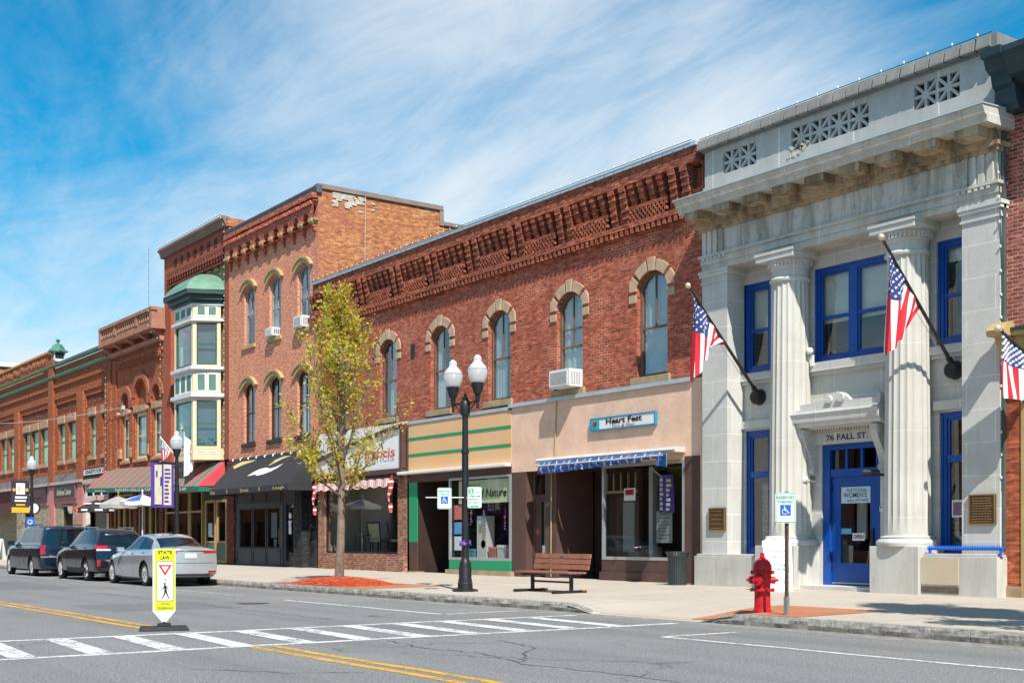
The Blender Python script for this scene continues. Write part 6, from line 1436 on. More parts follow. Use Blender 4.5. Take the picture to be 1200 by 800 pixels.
# hydrant
def hydrant():
    x,y=-13.42,14.5; z=SW(x,y)+.004; RED=mat('hydrant_red',(.52,.012,.022),.45,.30,9,spec=.4,bmp=.15,col2=(.37,.012,.018))
    t=thing('fire_hydrant','red cast iron fire hydrant on the brick pad by the kerb','fire hydrant',(x,y,z))
    m=MB(); m.lathe([(.155,0),(.155,.0),(.15,.05),(.135,.06),(.13,.34),(.135,.345),(.20,.35),(.205,.365),(.20,.39),(.135,.395),(.13,.40),(.135,.43),(.145,.60),(.15,.63)],(x,y,z),28); b=m.build('barrel',RED,t,smooth=35)
    m=MB(); m.lathe([(.15,.63),(.175,.635),(.18,.66),(.17,.675),(.15,.68),(.155,.72),(.145,.78),(.12,.83),(.085,.865),(.05,.885),(.045,.89),(.045,.91),(.035,.92),(.035,.97),(.0,.975)],(x,y,z),28); m.build('bonnet',RED,t,smooth=35)
    bl=MB()
    for q in range(8):
        a=math.pi*q/4+.2
        for zz in(.37,.655): bl.tube((x+.185*math.cos(a),y+.185*math.sin(a),z+zz-.03),(x+.185*math.cos(a),y+.185*math.sin(a),z+zz+.03),.016,n=6)
    bl.build('flange_bolts',RED,b)
    ca=math.atan2(.811,.585)
    for ang,rr,ll in((ca+math.pi*.90,.062,.165),(ca-.25,.062,.165),(ca-math.pi/2-.55,.088,.20)):
        dv=Vector((math.cos(ang),math.sin(ang),0)); p=Vector((x,y,z+.53)); m=MB()
        m.tube(p+dv*.08,p+dv*ll,rr*.75,rr*.8,16); m.tube(p+dv*(ll-.02),p+dv*(ll+.05),rr,rr*.95,8); m.tube(p+dv*(ll+.05),p+dv*(ll+.10),.028,.025,5); m.build('outlet_cap',RED,t,smooth=35)
    t.scale=(.94,.94,.96)
hydrant()
# reserved parking post by the hydrant
PX,PYY=-12.6,14.14; pz=SW(PX,PYY)
t=thing('sign_post','rusty brown steel sign post with a pale foot at the corner of the brick pad','sign post',(PX,PYY,pz))
m=MB(); m.prismz([(PX-.03,PYY-.012),(PX-.012,PYY-.022),(PX+.02,PYY-.022),(PX+.03,PYY+.01),(PX+.015,PYY+.012),(PX+.005,PYY-.005),(PX-.015,PYY+.008)],pz+.1,2.0); m.build('post',mat('rusty_post',(.10,.055,.035),.8,.4,9),t)
m=MB(); m.box(PX-.035,PX+.035,PYY-.03,PYY+.02,pz,pz+.28); m.build('foot',mat('galvanised_bar',(.4,.4,.4)),t)
flat_sign('parking_sign','white reserved parking sign with blue wheelchair square on the post beside the red hydrant',(PX+.02,PYY-.05,1.755),.305,.457,math.atan2(-.72,.69),SGW,art_reserved)
# in-street crossing sign
def ysign():
    t=thing('crossing_sign','yellow and white pedestrian yield sign on a black rubber base in the road','road sign',(0,0,0))
    YEL=mat('fluorescent_yellow',(.72,.80,.02),.45,.04,1); 
    m=MB(); w=.155; pts=[(-.01,.09),(.01,.09),(.025,.11),(w,.27),(w,1.13),(w-.02,1.15),(-w+.02,1.15),(-w,1.13),(-w,.27),(-.025,.11)]
    m.prism(pts,0,.035); m.build('white_panel',mat('white_plastic',(.80,.80,.79),.4,.05,2),t)
    m=MB(); m.prism([(-.13,.275),(w-.004,.275),(w-.004,1.125),(w-.025,1.145),(-.11,1.145),(-.13,1.125)],-.004,0); m.build('yellow_face',YEL,t)
    c=.0125
    m=MB(); m.prism([(-.105+c,.41),(.105+c,.41),(.115+c,.42),(.115+c,.965),(.105+c,.975),(-.105+c,.975),(-.115+c,.965),(-.115+c,.42)],-.007,-.004); m.build('black_border',INK,t)
    m=MB(); m.prism([(-.10+c,.418),(.10+c,.418),(.108+c,.428),(.108+c,.957),(.10+c,.967),(-.10+c,.967),(-.108+c,.957),(-.108+c,.428)],-.009,-.007); m.build('white_face',SGW,t)
    m=MB(); m.prism([(c,.765),(.092+c,.92),(-.092+c,.92)],-.012,-.009); m.build('red_triangle',mat('sign_red',(.68,.02,.03),.45,.05,1),t)
    m=MB(); m.prism([(c,.815),(.05+c,.898),(-.05+c,.898)],-.014,-.012); m.build('white_triangle',SGW,t)
    m=MB(); text_mb('YIELD',-.026+c,.026+c,.868,.882,-.014,m); text_mb('STATE',-.095+c,.095+c,1.075,1.12,-.004,m,bold=.02); text_mb('LAW',-.062+c,.062+c,1.0,1.05,-.004,m,bold=.02); text_mb('TO',-.022+c,.026+c,.685,.725,-.009,m); text_mb('WITHIN',-.06+c,.06+c,.355,.385,-.004,m,bold=.01); text_mb('CROSSWALK',-.115+c,.115+c,.295,.328,-.004,m,bold=.01)
    m.build('black_lettering',INK,t)
    m=MB()
    def st(a,b,w0,w1):
        a=Vector((a[0],0,a[1])); b=Vector((b[0],0,b[1])); d=(b-a).normalized(); n=Vector((-d.z,0,d.x)); m.poly([(p.x+c,-.0105,p.z) for p in(a-n*w0/2,b-n*w1/2,b+n*w1/2,a+n*w0/2)])
    m.lathe([(0,0),(.0155,0)],(c-.006,-.0105,.655),12,'Y'); st((-.002,.635),(.008,.545),.03,.034); st((.0,.63),(.03,.60),.014,.012); st((.03,.60),(.045,.565),.012,.010); st((-.004,.63),(-.028,.59),.014,.012); st((-.028,.59),(-.055,.575),.012,.009); st((.004,.555),(-.012,.50),.024,.018); st((-.012,.50),(-.035,.452),.017,.013); st((-.037,.452),(-.05,.448),.012,.010); st((.010,.555),(.028,.50),.022,.018); st((.028,.50),(.05,.452),.016,.013); st((.048,.45),(.066,.458),.012,.010)
    m.build('walking_figure',INK,t)
    m=MB(); m.add([(-.34,-.17,0),(.34,-.17,0),(.34,.2,0),(-.34,.2,0),(-.31,-.14,.055),(.31,-.14,.055),(.31,.17,.055),(-.31,.17,.055)],[(0,1,5,4),(1,2,6,5),(2,3,7,6),(3,0,4,7),(4,5,6,7),(0,3,2,1)]); m.box(-.09,.09,-.05,.09,.055,.085); m.build('rubber_base',mat('black_rubber',(.03,.03,.032),.8,.3,6),t,bevel=.008)
    m=MB(); m.tube((-.09,.02,.10),(.09,.02,.10),.014); m.box(-.02,.02,-.01,.045,.08,.12); m.build('hinge',BLACKM,t)
    a=math.atan2(-.30,.95); t.location=(-17.05,6.23,.0045); t.rotation_euler=(0,0,a+math.pi/2)
ysign()
# bench
def bench():
    t=thing('park_bench','brown slatted bench on black metal skids facing the street','bench',(0,0,0)); W_=mat('red_brown_slats',(.30,.125,.075),.7,.22,5); x0,x1=-1.0,1.0
    M=Matrix.Rotation(R(-12),3,'X')
    for q in range(3):
        m=MB(); zc=.545+q*.118; yc=.30+q*.028; m.obox((0,yc,zc),2.02,.04,.105,M); m.build('back_slat',W_,t,bevel=.006)
    for q in range(4):
        m=MB(); m.obox((0,-.20+q*.125,.435),2.02,.11,.04); m.build('seat_slat',W_,t,bevel=.006)
    for s in(-.72,.72):
        m=MB(); m.box(s-.035,s+.035,-.27,.26,.36,.412); m.box(s-.03,s+.03,.0,.07,.05,.38); m.build('leg',BLACKM,t)
        m=MB(); m.box(s-.04,s+.04,-.48,.44,.0,.06); k=m.build('skid',BLACKM,t); m=MB(); m.box(s-.042,s+.042,.30,.445,.045,.066); m.build('worn_tip',mat('orange_rust',(.45,.17,.04),.8,.3,9),k)
        m=MB(); m.obox((s,.352,.62),.05,.03,.46,M); m.build('back_support',BLACKM,t)
    m=MB(); m.tube((-.72,.035,.23),(.72,.035,.23),.022); m.build('stretcher',BLACKM,t)
    m=MB(); m.obox((.0,.325,.80),.10,.004,.045,M); m.build('name_plate',mat('dull_steel',(.3,.3,.3)),t)
    t.scale=(.93,.95,.97); t.location=(-20.75,15.95,SW(-20.5,15.9)); t.rotation_euler=(0,0,R(0))
bench()
# litter bin
def bin_():
    x,y=-21.42,20.25; z=SW(x,y); t=thing('litter_bin','dark grey steel slat litter bin with a flared top under the empty shop window','litter bin',(x,y,z)); S=mat('bin_green_grey',(.04,.05,.05),.45,.25,4,spec=.5)
    m=MB(); n=26
    for q in range(n):
        a=2*math.pi*q/n; c,s=math.cos(a),math.sin(a); pr=[(.215,.04),(.215,.50),(.225,.60),(.25,.70),(.285,.775)]
        for (r0,h0),(r1,h1) in zip(pr,pr[1:]):
            tx,ty=-s*.019,c*.019
            vs=[(x+r*c+k*tx,y+r*s+k*ty,z+h) for r,h,k in((r0,h0,-1),(r0,h0,1),(r1,h1,1),(r1,h1,-1))]; vs2=[(x+(r-.008)*c+k*tx,y+(r-.008)*s+k*ty,z+h) for r,h,k in((r0,h0,-1),(r0,h0,1),(r1,h1,1),(r1,h1,-1))]
            m.hexa(vs,vs2)
    m.build('slats',S,t)
    m=MB(); m.lathe([(.20,.0),(.225,.0),(.225,.05),(.20,.05)],(x,y,z),30); m.lathe([(.27,.765),(.29,.765),(.292,.79),(.27,.79),(.27,.765)],(x,y,z),30); m.lathe([(.21,.47),(.222,.47),(.222,.49),(.21,.49),(.21,.47)],(x,y,z),30); m.build('rings',S,t)
    m=MB(); m.lathe([(.17,.03),(.185,.68),(.16,.68),(.15,.05)],(x,y,z),20); m.build('liner',BLACKM,t)
bin_()
# folding board before the bank
def aboard():
    t=thing('sandwich_board','white folding sandwich board with blue print on the pavement before the bank column','sandwich board',(0,0,0)); PL=mat('white_plastic',(.8,.8,.8))
    for s,nm in((-1,'front_panel'),(1,'rear_panel')):
        m=MB(); M=Matrix.Rotation(R(12*s),3,'X')
        def pp(x,z,o=0): return (x,s*(.30-.26*z/1.1)+o,z)
        y=lambda z:s*(.27-.22*z/1.05)
        m.hexa([(-.30,y(.0)-.012,.0),(.30,y(.0)-.012,.0),(.30,y(.0)+.012,.0),(-.30,y(.0)+.012,.0)],[(-.30,y(1.05)-.012,1.05),(.30,y(1.05)-.012,1.05),(.30,y(1.05)+.012,1.05),(-.30,y(1.05)+.012,1.05)])
        for a,b in((-.22,-.10),(.10,.22)): m.box(a,b,y(1.05)-.012,y(1.05)+.012,1.05,1.13)
        m.box(-.22,.22,y(1.05)-.012,y(1.05)+.012,1.10,1.14)
        pnl=m.build(nm,PL,t)
        if s<0:
            m=MB(); T=Matrix.Translation((0,-.27-.014,.0))@Matrix.Rotation(-math.atan(.22/1.05),4,'X')
            for s_,a,b,c,d in(('showcasing new',-.24,.24,.82,.89),('gallery"',-.1,.15,.70,.77),('NATIONAL',-.16,.24,.52,.58),("WOMEN'S",-.22,.24,.40,.50),('.org',.06,.22,.16,.21)): text_mb(s_,a,b,c,d,-.001,m,M=T)
            m.build('blue_print',mat('pale_blue_print',(.10,.22,.45),.6,.1,2),pnl)
            m=MB(); q=MB(); m.add([tuple(T@Vector(v)) for v in((-.27,-.002,.64),(.27,-.002,.64),(.27,-.002,.66),(-.27,-.002,.66))],[(0,1,2,3)]); m.build('rule_line',mat('light_grey_print',(.55,.56,.58),.6,.1,2),pnl)
    t.location=(-17.85,19.72,SW(-18.1,19.6)+.002); t.rotation_euler=(0,0,VIEW+math.pi/2+R(-4))
aboard()
t=thing('sandwich_board','white folding board with a yellow corner at the far left edge of the pavement','sandwich board',(0,0,0))
for s in(-1,1):
    m=MB(); m.hexa([(-.35,s*.3-.012,0),(.35,s*.3-.012,0),(.35,s*.3+.012,0),(-.35,s*.3+.012,0)],[(-.35,s*.04-.012,1.15),(.35,s*.04-.012,1.15),(.35,s*.04+.012,1.15),(-.35,s*.04+.012,1.15)]); m.build('panel',mat('white_plastic',(.8,.8,.8)),t)
m=MB(); m.add([(-.3,-.165,.66),(.05,-.165,.66),(.05,-.11,.95),(-.3,-.11,.95)],[(0,1,2,3)]); m.build('yellow_print',mat('amber_print',(.7,.4,.0)),t)
t.location=(-72.5,17.0,SW(-72,17)); t.rotation_euler=(0,0,R(35))
# blue rail on the plinth
m=MB(); y=20.36+.2
t=thing('blue_rail','bright blue studded metal rail standing on the stone plinth under the bank window','rail',(-13.95,20.62,1.0)); 
BR_=mat('rail_blue',(.012,.12,.60),.4,.15,4)
m.tube((-14.78,20.62,1.11),(-13.18,20.62,1.11),.03,n=10)
for q in range(32): 
    a=-14.75+q*.05; m.lathe([(.018,.0),(.012,.03),(.0,.036)],(a,20.62,1.135),6)
m.build('rail_bar',BR_,t)
for xa in(-14.74,-13.22):
    m=MB(); m.tube((xa,20.62,1.0),(xa,20.62,1.11),.028,n=10); m.lathe([(.07,0),(.07,.02),(.0,.02)],(xa,20.62,1.0),10); m.build('foot',BR_,t)
# umbrellas
def umbrella(label,X,Y,apex,r,drop,mt,pole,print_=None,rot=0.):
    z=SW(X,Y); t=thing('patio_umbrella',label,'umbrella',(X,Y,z),'umbrellas at the pavement cafe'); n=8; m=MB(); k=6
    vs=[(X,Y,apex)]
    for i in range(1,k+1):
        for q in range(n*4):
            a=2*math.pi*q/(n*4)+rot; fr=(q%4)/4; sc=1-.06*math.sin(math.pi*fr); rr=r*i/k*sc*math.cos(0); vs.append((X+rr*math.cos(a),Y+rr*math.sin(a),apex-drop*(i/k)**1.1-.03*math.sin(math.pi*fr)*(i/k)))
    N_=n*4; fs=[(0,1+q,1+(q+1)%N_) for q in range(N_)]+[(1+i*N_+q,1+(i+1)*N_+q,1+(i+1)*N_+(q+1)%N_,1+i*N_+(q+1)%N_) for i in range(k-1) for q in range(N_)]
    mi=[(((q)//4)%2 if isinstance(mt,list) and len(mt)>1 else 0) for q in range(N_)]
    m.add(vs,fs); m.m=[mi[j%N_] for j in range(len(fs))]; ca=m.build('canopy',mt,t,fix=False,smooth=25)
    m=MB(); b=len(vs)-N_
    for q in range(N_):
        p0=vs[1+(k-1)*N_+q]; p1=vs[1+(k-1)*N_+(q+1)%N_]; m.quad(p0,p1,(p1[0],p1[1],p1[2]-.16),(p0[0],p0[1],p0[2]-.16))
    m.build('flounce',mt[-1] if isinstance(mt,list) else mt,ca,fix=False)
    if print_:
        m=MB()
        for q in range(n):
            a=2*math.pi*(q+.5)/n+rot
            for w_ in(-.16,-.08,0,.08,.16):
                ang=a+w_*.9; rr=r*.955; p=(X+rr*math.cos(ang)*1.0,Y+rr*math.sin(ang)*1.0); m.obox((p[0],p[1],apex-drop-.09),.02,.09,.08,Matrix.Rotation(ang,3,'Z'))
            rr=r*.6; m.obox((X+rr*math.cos(a),Y+rr*math.sin(a),apex-drop*.57+.02),.12,.24,.02,Matrix.Rotation(a,3,'Z')@Matrix.Rotation(math.atan(drop/r),3,'Y'))
        m.build('white_print',print_,ca)
    m=MB(); m.tube((X,Y,z),(X,Y,apex+.12),.028); m.sphere((X,Y,apex+.14),.05,8,5); m.build('pole',pole,t)
    m=MB()
    for q in range(n):
        a=2*math.pi*q/n+rot; m.tube((X,Y,apex-.06),(X+r*.96*math.cos(a),Y+r*.96*math.sin(a),apex-drop-.02),.012,n=4)
    m.build('ribs',pole,t)
    m=MB(); m.lathe([(.26,0),(.26,.05),(.05,.09),(.05,.2)],(X,Y,z),16); m.build('foot',BLACKM,t)
POLEW=mat('varnished_pole',(.42,.19,.06),.5,.2,4)
UBK=mat('umbrella_black',(.03,.03,.032),.8,.15,2); UGY=mat('umbrella_grey',(.36,.35,.33),.8,.12,2); UBL=mat('umbrella_blue',(.05,.12,.42),.8,.12,2)
umbrella('black patio umbrella with white print, furthest left of the cafe umbrellas',-52.6,16.3,2.97,.82,.36,[UBK,UBK],POLEW,WHITE,.2)
umbrella('grey patio umbrella on a wooden pole, between the black and the blue umbrellas',-50.1,16.4,3.05,.78,.33,[UGY,UGY],POLEW,None,.1)
umbrella('blue and white patio umbrella behind the purple banner',-46.95,16.3,3.02,.84,.26,[UBL,FABW],LGREY,None,.35)
# ================================================================== cars
def car_paint(name,col,metal=.55,rough=.28):
    m,nt,p,o=nodes(name); n=noise_n(nt,900,1,.5)
    nt.links.new(mixc(nt,rng(nt,n,.35,.65,0,.18),col,tuple(min(1,c*1.8+.02) for c in col)),p.inputs['Base Color'])
    p.inputs['Metallic'].default_value=metal; p.inputs['Roughness'].default_value=rough; p.inputs['Coat Weight'].default_value=1; p.inputs['Coat Roughness'].default_value=.04; return m
CGL=mat('car_glass',(.008,.012,.014),.04,.1,1,spec=.9); RUB=mat('tyre_rubber',(.022,.022,.023),.8,.2,20); ALU=mat('alloy_wheel',(.70,.71,.72),.35,.10,4,metal=.35); WELL=mat('wheel_well',(.008,.008,.008),.95,.2,3)
TAIL=mat('tail_lamp_red',(.42,.008,.012),.12,.2,3,spec=.8); CLEAR=mat('clear_lamp',(.55,.55,.55),.1,.1,3,spec=.8); PLAST=mat('black_plastic',(.025,.025,.027),.6,.2,6); CHROME=mat('chrome_trim',(.65,.66,.67),.12,.05,2,metal=1.0); PLATE=mat('number_plate',(.62,.62,.60),.5,.08,4)
def cr(p0,p1,p2,p3,t): return .5*((2*p1)+(-p0+p2)*t+(2*p0-5*p1+4*p2-p3)*t*t+(-p0+3*p1-3*p2+p3)*t**3)
class Car:
    """body skinned over stations; x runs from the nose (0) to the tail, y is half width"""
    def __init__(s,st): s.st=st
    def sec(s,i): return s.st[max(0,min(len(s.st)-1,i))]
    def P(s,u,v):
        """u along stations, v along the section"""
        n=len(s.st)-1; u=max(0,min(n,u)); i=min(n-1,int(u)); t=u-i
        rows=[s.sec(i-1),s.sec(i),s.sec(i+1),s.sec(i+2)]
        def ev(k):
            k=max(0,min(7,k)); return Vector([cr(rows[0][k][c],rows[1][k][c],rows[2][k][c],rows[3][k][c],t) for c in range(3)])
        v=max(0,min(7,v)); j=min(6,int(v)); w=v-j
        a,b,c,d=ev(j-1),ev(j),ev(j+1),ev(j+2)
        tw=.55
        lin=b.lerp(c,w); cu=Vector([cr(a[q],b[q],c[q],d[q],w) for q in range(3)])
        return lin.lerp(cu,tw)
    def N(s,u,v):
        e=.02; du=s.P(u+e,v)-s.P(u-e,v); dv=s.P(u,v+e)-s.P(u,v-e); n=du.cross(dv)
        if n.length<1e-9: return Vector((0,0,1))
        n.normalize(); 
        if n.y<-.2 or (abs(n.y)<=.2 and n.z<0): n=-n
        return n
    def patch(s,mb,c,nu=10,nv=6,off=.006,side=1):
        """corners (u,v): bottom-front, bottom-rear, top-rear, top-front"""
        vs=[]
        for i in range(nu+1):
            for j in range(nv+1):
                a=i/nu; b=j/nv
                u=(c[0][0]*(1-a)+c[1][0]*a)*(1-b)+(c[3][0]*(1-a)+c[2][0]*a)*b; v=(c[0][1]*(1-a)+c[1][1]*a)*(1-b)+(c[3][1]*(1-a)+c[2][1]*a)*b
                p=s.P(u,v)+s.N(u,v)*off; vs.append((p.x,p.y*side,p.z))
        mb.add(vs,[(i*(nv+1)+j,(i+1)*(nv+1)+j,(i+1)*(nv+1)+j+1,i*(nv+1)+j+1) for i in range(nu) for j in range(nv)])
    def across(s,mb,u0,u1,v0,off=.006,nu=8,nv=12):
        """patch over the top from one side to the other between sections u0 and u1"""
        vs=[]
        for i in range(nu+1):
            u=u0+(u1-u0)*i/nu; row=[]
            for j in range(nv+1):
                b=2*j/nv-1; v=7-(7-v0)*abs(b); p=s.P(u,v); n=s.N(u,v)
                if n.z<0: n=-n
                p=p+n*off; vs.append((p.x,p.y*(1 if b>0 else -1),p.z))
        mb.add(vs,[(i*(nv+1)+j,(i+1)*(nv+1)+j,(i+1)*(nv+1)+j+1,i*(nv+1)+j+1) for i in range(nu) for j in range(nv)])
    def rear(s,v,yy,off=0.):
        """point on the tail face: v height along the last section, yy -1..1"""
        p=s.P(len(s.st)-1,v); b=s.bulge*(1-yy*yy); return Vector((p.x+b+off,p.y*yy,p.z))
    def rpatch(s,mb,v0,v1,y0,y1,off=.006,nu=10,nv=4,sh=0.):
        s_=s; vs=[s_.rear(v0+(v1-v0)*j/nv,y0+(y1-y0)*i/nu+sh*j/nv*(1 if y0+y1>0 else -1),off) for i in range(nu+1) for j in range(nv+1)]
        mb.add(vs,[(i*(nv+1)+j,(i+1)*(nv+1)+j,(i+1)*(nv+1)+j+1,i*(nv+1)+j+1) for i in range(nu) for j in range(nv)])
    def body(s,nu=70,nv=35,bulge=.12,fb=.25):
        s.bulge=bulge; mb=MB(); n=len(s.st)-1
        for side in(1,-1):
            vs=[]
            for i in range(nu+1):
                for j in range(nv+1):
                    p=s.P(n*i/nu,7*j/nv); vs.append((p.x,p.y*side,p.z))
            mb.add(vs,[(i*(nv+1)+j,(i+1)*(nv+1)+j,(i+1)*(nv+1)+j+1,i*(nv+1)+j+1) for i in range(nu) for j in range(nv)])
        for i in range(nu):
            a=s.P(n*i/nu,0); b=s.P(n*(i+1)/nu,0); mb.quad((a.x,a.y,a.z),(b.x,b.y,b.z),(b.x,-b.y,b.z),(a.x,-a.y,a.z))
        m=12
        for end,bl in((0,-fb),(n,bulge)):
            vs=[]
            for j in range(nv+1):
                p=s.P(end,7*j/nv)
                for q in range(m+1):
                    y=2*q/m-1; vs.append((p.x+bl*(1-y*y)*(min(1,p.y/.5)),p.y*y,p.z))
            mb.add(vs,[(j*(m+1)+q,j*(m+1)+q+1,(j+1)*(m+1)+q+1,(j+1)*(m+1)+q) for j in range(nv) for q in range(m)])
        return mb
def build_car(name,label,st,paint,wheels,wr,tw,glass,tailfn,loc,bulge=.12,fb=.25,cat='car',spokes=10,trim=None,track=.0):
    c=Car(st); t=thing(name,label,cat,(0,0,0),'cars parked along the kerb')
    mb=c.body(bulge=bulge,fb=fb); b=mb.build('body',[paint,WELL],t)
    bm=bmesh.new(); bm.from_mesh(b.data); bmesh.ops.remove_doubles(bm,verts=bm.verts,dist=2e-4); bmesh.ops.dissolve_degenerate(bm,edges=bm.edges,dist=1e-5); bmesh.ops.recalc_face_normals(bm,faces=bm.faces); bm.to_mesh(b.data); bm.free()
    # cut the wheel wells
    half=max(p[3][1] for p in st)
    for wx in wheels:
        k=MB()
        for s in(1,-1): k.lathe([(wr*1.13,s*(half-.34)),(wr*1.13,s*(half+.3))],(wx,0,wr*1.02),32,'Y')
        ko=k.build('cutter',WELL); 
        md=b.modifiers.new('cut','BOOLEAN'); md.object=ko; md.operation='DIFFERENCE'; md.solver='EXACT'; md.material_mode='TRANSFER'
        dg=bpy.context.evaluated_depsgraph_get(); me=bpy.data.meshes.new_from_object(b.evaluated_get(dg)); b.modifiers.clear(); b.data=me
        kd=ko.data; bpy.data.objects.remove(ko); bpy.data.meshes.remove(kd)
    b.data.polygons.foreach_set('use_smooth',[True]*len(b.data.polygons)); b.data.set_sharp_from_angle(angle=R(32))
    for nm,fn in glass:
        m=MB(); fn(c,m); m.build(nm,CGL,t,smooth=60,fix=False)
    tailfn(c,t,b)
    # wheels
    for wx in wheels:
        for s in(-1,1):
            yo=s*(half-.012-track)
            w=MB(); w.lathe([(0,yo-s*.03),(.06,yo-s*.03),(.07,yo-s*.05),(wr*.62,yo-s*.07),(wr*.60,yo-s*.16),(0,yo-s*.16)],(wx,0,wr),28,'Y')
            for q in range(spokes):
                a=2*math.pi*q/spokes; M=Matrix.Rotation(-a,3,'Y'); w.obox(Vector((wx,yo-s*.035,wr))+M@Vector((wr*.36,0,0)),wr*.56,.03,.035 if spokes>8 else .06,M)
            w.lathe([(wr*.60,yo-s*.03),(wr*.66,yo-s*.02),(wr*.68,yo-s*.03),(wr*.64,yo-s*.10),(wr*.60,yo-s*.10),(wr*.60,yo-s*.03)],(wx,0,wr),32,'Y')
            wo=w.build('wheel',ALU,t,smooth=35)
            tm=MB(); y0,y1=yo-s*.005,yo-s*tw
            tm.lathe([(wr*.66,y0-s*.02),(wr*.74,y0),(wr*.90,y0),(wr*.985,y0-s*.025),(wr,y0-s*.06),(wr,y1+s*.05),(wr*.97,y1+s*.02),(wr*.7,y1),(wr*.6,y1)],(wx,0,wr),32,'Y',cap=False); tm.build('tyre',RUB,wo,smooth=40)
            dk=MB(); dk.lathe([(0,yo-s*.12),(wr*.62,yo-s*.12)],(wx,0,wr),24,'Y'); dk.build('brake_disc',PLAST,wo)
    t.location=loc; return t,c
def sec(x,w,zs,zm,zb,wb,zr,wr_,rake=0.,xr=None,low=.82,crown=.03):
    """section: x at the sills, half widths and heights; xr shifts the upper points along x"""
    xr=x if xr is None else xr
    xm=(x*.35+xr*.65)
    return [(x,w*low,zs),(x,w*.985,zs+.10),(x,w,zm),(x*.85+xr*.15,w*.985,zb-.13),(xm*.5+x*.5,wb,zb),(xr,wr_,zr-.045),(xr,wr_*.82,zr),(xr,0.0,zr+crown)]
def seams(c,m,us,v0,v1,side):
    for u in us: c.patch(m,[(u-.012,v0),(u+.012,v0),(u+.012,v1),(u-.012,v1)],2,10,.0035,side)
# silver saloon ------------------------------------------------------
L=4.85
st=[sec(.10,.62,.30,.50,.66,.55,.70,.50),sec(.42,.82,.20,.52,.76,.74,.80,.62),sec(.95,.90,.17,.55,.85,.82,.90,.66),sec(1.45,.925,.16,.56,.92,.84,.98,.70),
    sec(1.75,.93,.16,.57,.95,.84,1.10,.68,xr=1.85),sec(2.15,.93,.16,.57,.965,.845,1.36,.60,xr=2.30),sec(2.6,.93,.16,.57,.975,.845,1.43,.595,xr=2.72),sec(3.1,.93,.16,.58,.985,.845,1.42,.59,xr=3.15),
    sec(3.55,.93,.16,.59,.995,.83,1.34,.58,xr=3.62),sec(3.95,.925,.17,.60,1.005,.80,1.17,.62,xr=4.05),sec(4.28,.905,.20,.61,1.015,.77,1.075,.68,xr=4.34),sec(4.58,.86,.24,.62,1.02,.75,1.055,.70,xr=4.60,crown=.015),sec(4.72,.80,.28,.60,.99,.72,1.035,.66,xr=4.70,crown=.01)]
SIL=car_paint('silver_car_paint',(.50,.53,.56),.5,.27)
def sg(c,m):
    for s in(-1,1):
        c.patch(m,[(4.55,4.12),(6.55,4.12),(6.55,4.93),(5.15,4.93)],14,6,.004,s); c.patch(m,[(6.65,4.12),(8.9,4.15),(8.1,4.90),(6.65,4.93)],14,6,.004,s)
def sg2(c,m): c.across(m,8.15,9.95,5.35,.004)
def wsc(c,m): c.across(m,3.7,4.97,5.2,.004)
def stail(c,t,b):
    for s in(-1,1):
        m=MB(); c.rpatch(m,3.35,3.95,.50*s,.985*s,.008); c.patch(m,[(11.3,3.4),(12,3.35),(12,3.9),(11.1,3.8)],6,4,.008,s); m.build('tail_lamp',TAIL,t,fix=False)
        m=MB(); c.rpatch(m,.95,1.25,.66*s,.97*s,.012); m.build('reflector',TAIL,t,fix=False)
        m=MB(); m.lathe([(.04,0),(.055,0),(.055,.06),(.04,.06)],(4.76,.60*s,.30),14,'X'); m.build('tail_pipe',CHROME,t)
        m=MB(); M=Matrix.Identity(3); m.obox((1.98,s*.985,1.0),.14,.19,.12); m.tube((2.0,s*.86,.96),(2.0,s*.95,.98),.03); m.build('mirror',SIL,t,bevel=.03)
    m=MB(); c.rpatch(m,.15,.75,-.93,.93,.012); m.build('diffuser',PLAST,t,fix=False)
    m=MB(); c.rpatch(m,.72,.80,-.9,.9,.016); c.rpatch(m,3.75,3.95,-.5,.5,.010); m.build('chrome_strip',CHROME,t,fix=False)
    m=MB(); c.rpatch(m,2.65,3.35,-.22,.22,.012); m.build('number_plate',PLATE,t,fix=False)
    m=MB()
    for s in(-1,1): seams(c,m,(4.55,6.6,8.6),.9,3.95,s); c.patch(m,[(9.9,4.02),(12,4.02),(12,4.06),(9.9,4.06)],8,1,.003,s)
    c.rpatch(m,2.15,2.19,-.9,.9,.004); m.build('panel_gap',PLAST,b,fix=False)
    for s in(-1,1):
        m=MB()
        for u in(6.25,8.2):
            p=c.P(u,3.45); m.obox((p.x,s*(p.y+.012),p.z),.18,.03,.03)
        m.build('door_handle',CHROME,t,bevel=.008)
        m=MB(); c.patch(m,[(4.5,4.02),(9.0,4.05),(9.0,4.13),(4.5,4.10)],14,1,.006,s); m.build('window_trim',CHROME,t,fix=False)
    m=MB(); m.prism([(3.18,1.46),(3.36,1.445),(3.33,1.50)],-.02,.02); m.build('roof_aerial',BLACKM,t)
build_car('saloon_car','silver saloon car parked nearest, at the rear of the row',st,SIL,(.93,3.74),.335,.21,[('side_window',sg),('rear_window',sg2),('windscreen',wsc)],stail,(-37.35,12.62,0),bulge=.13,spokes=10)
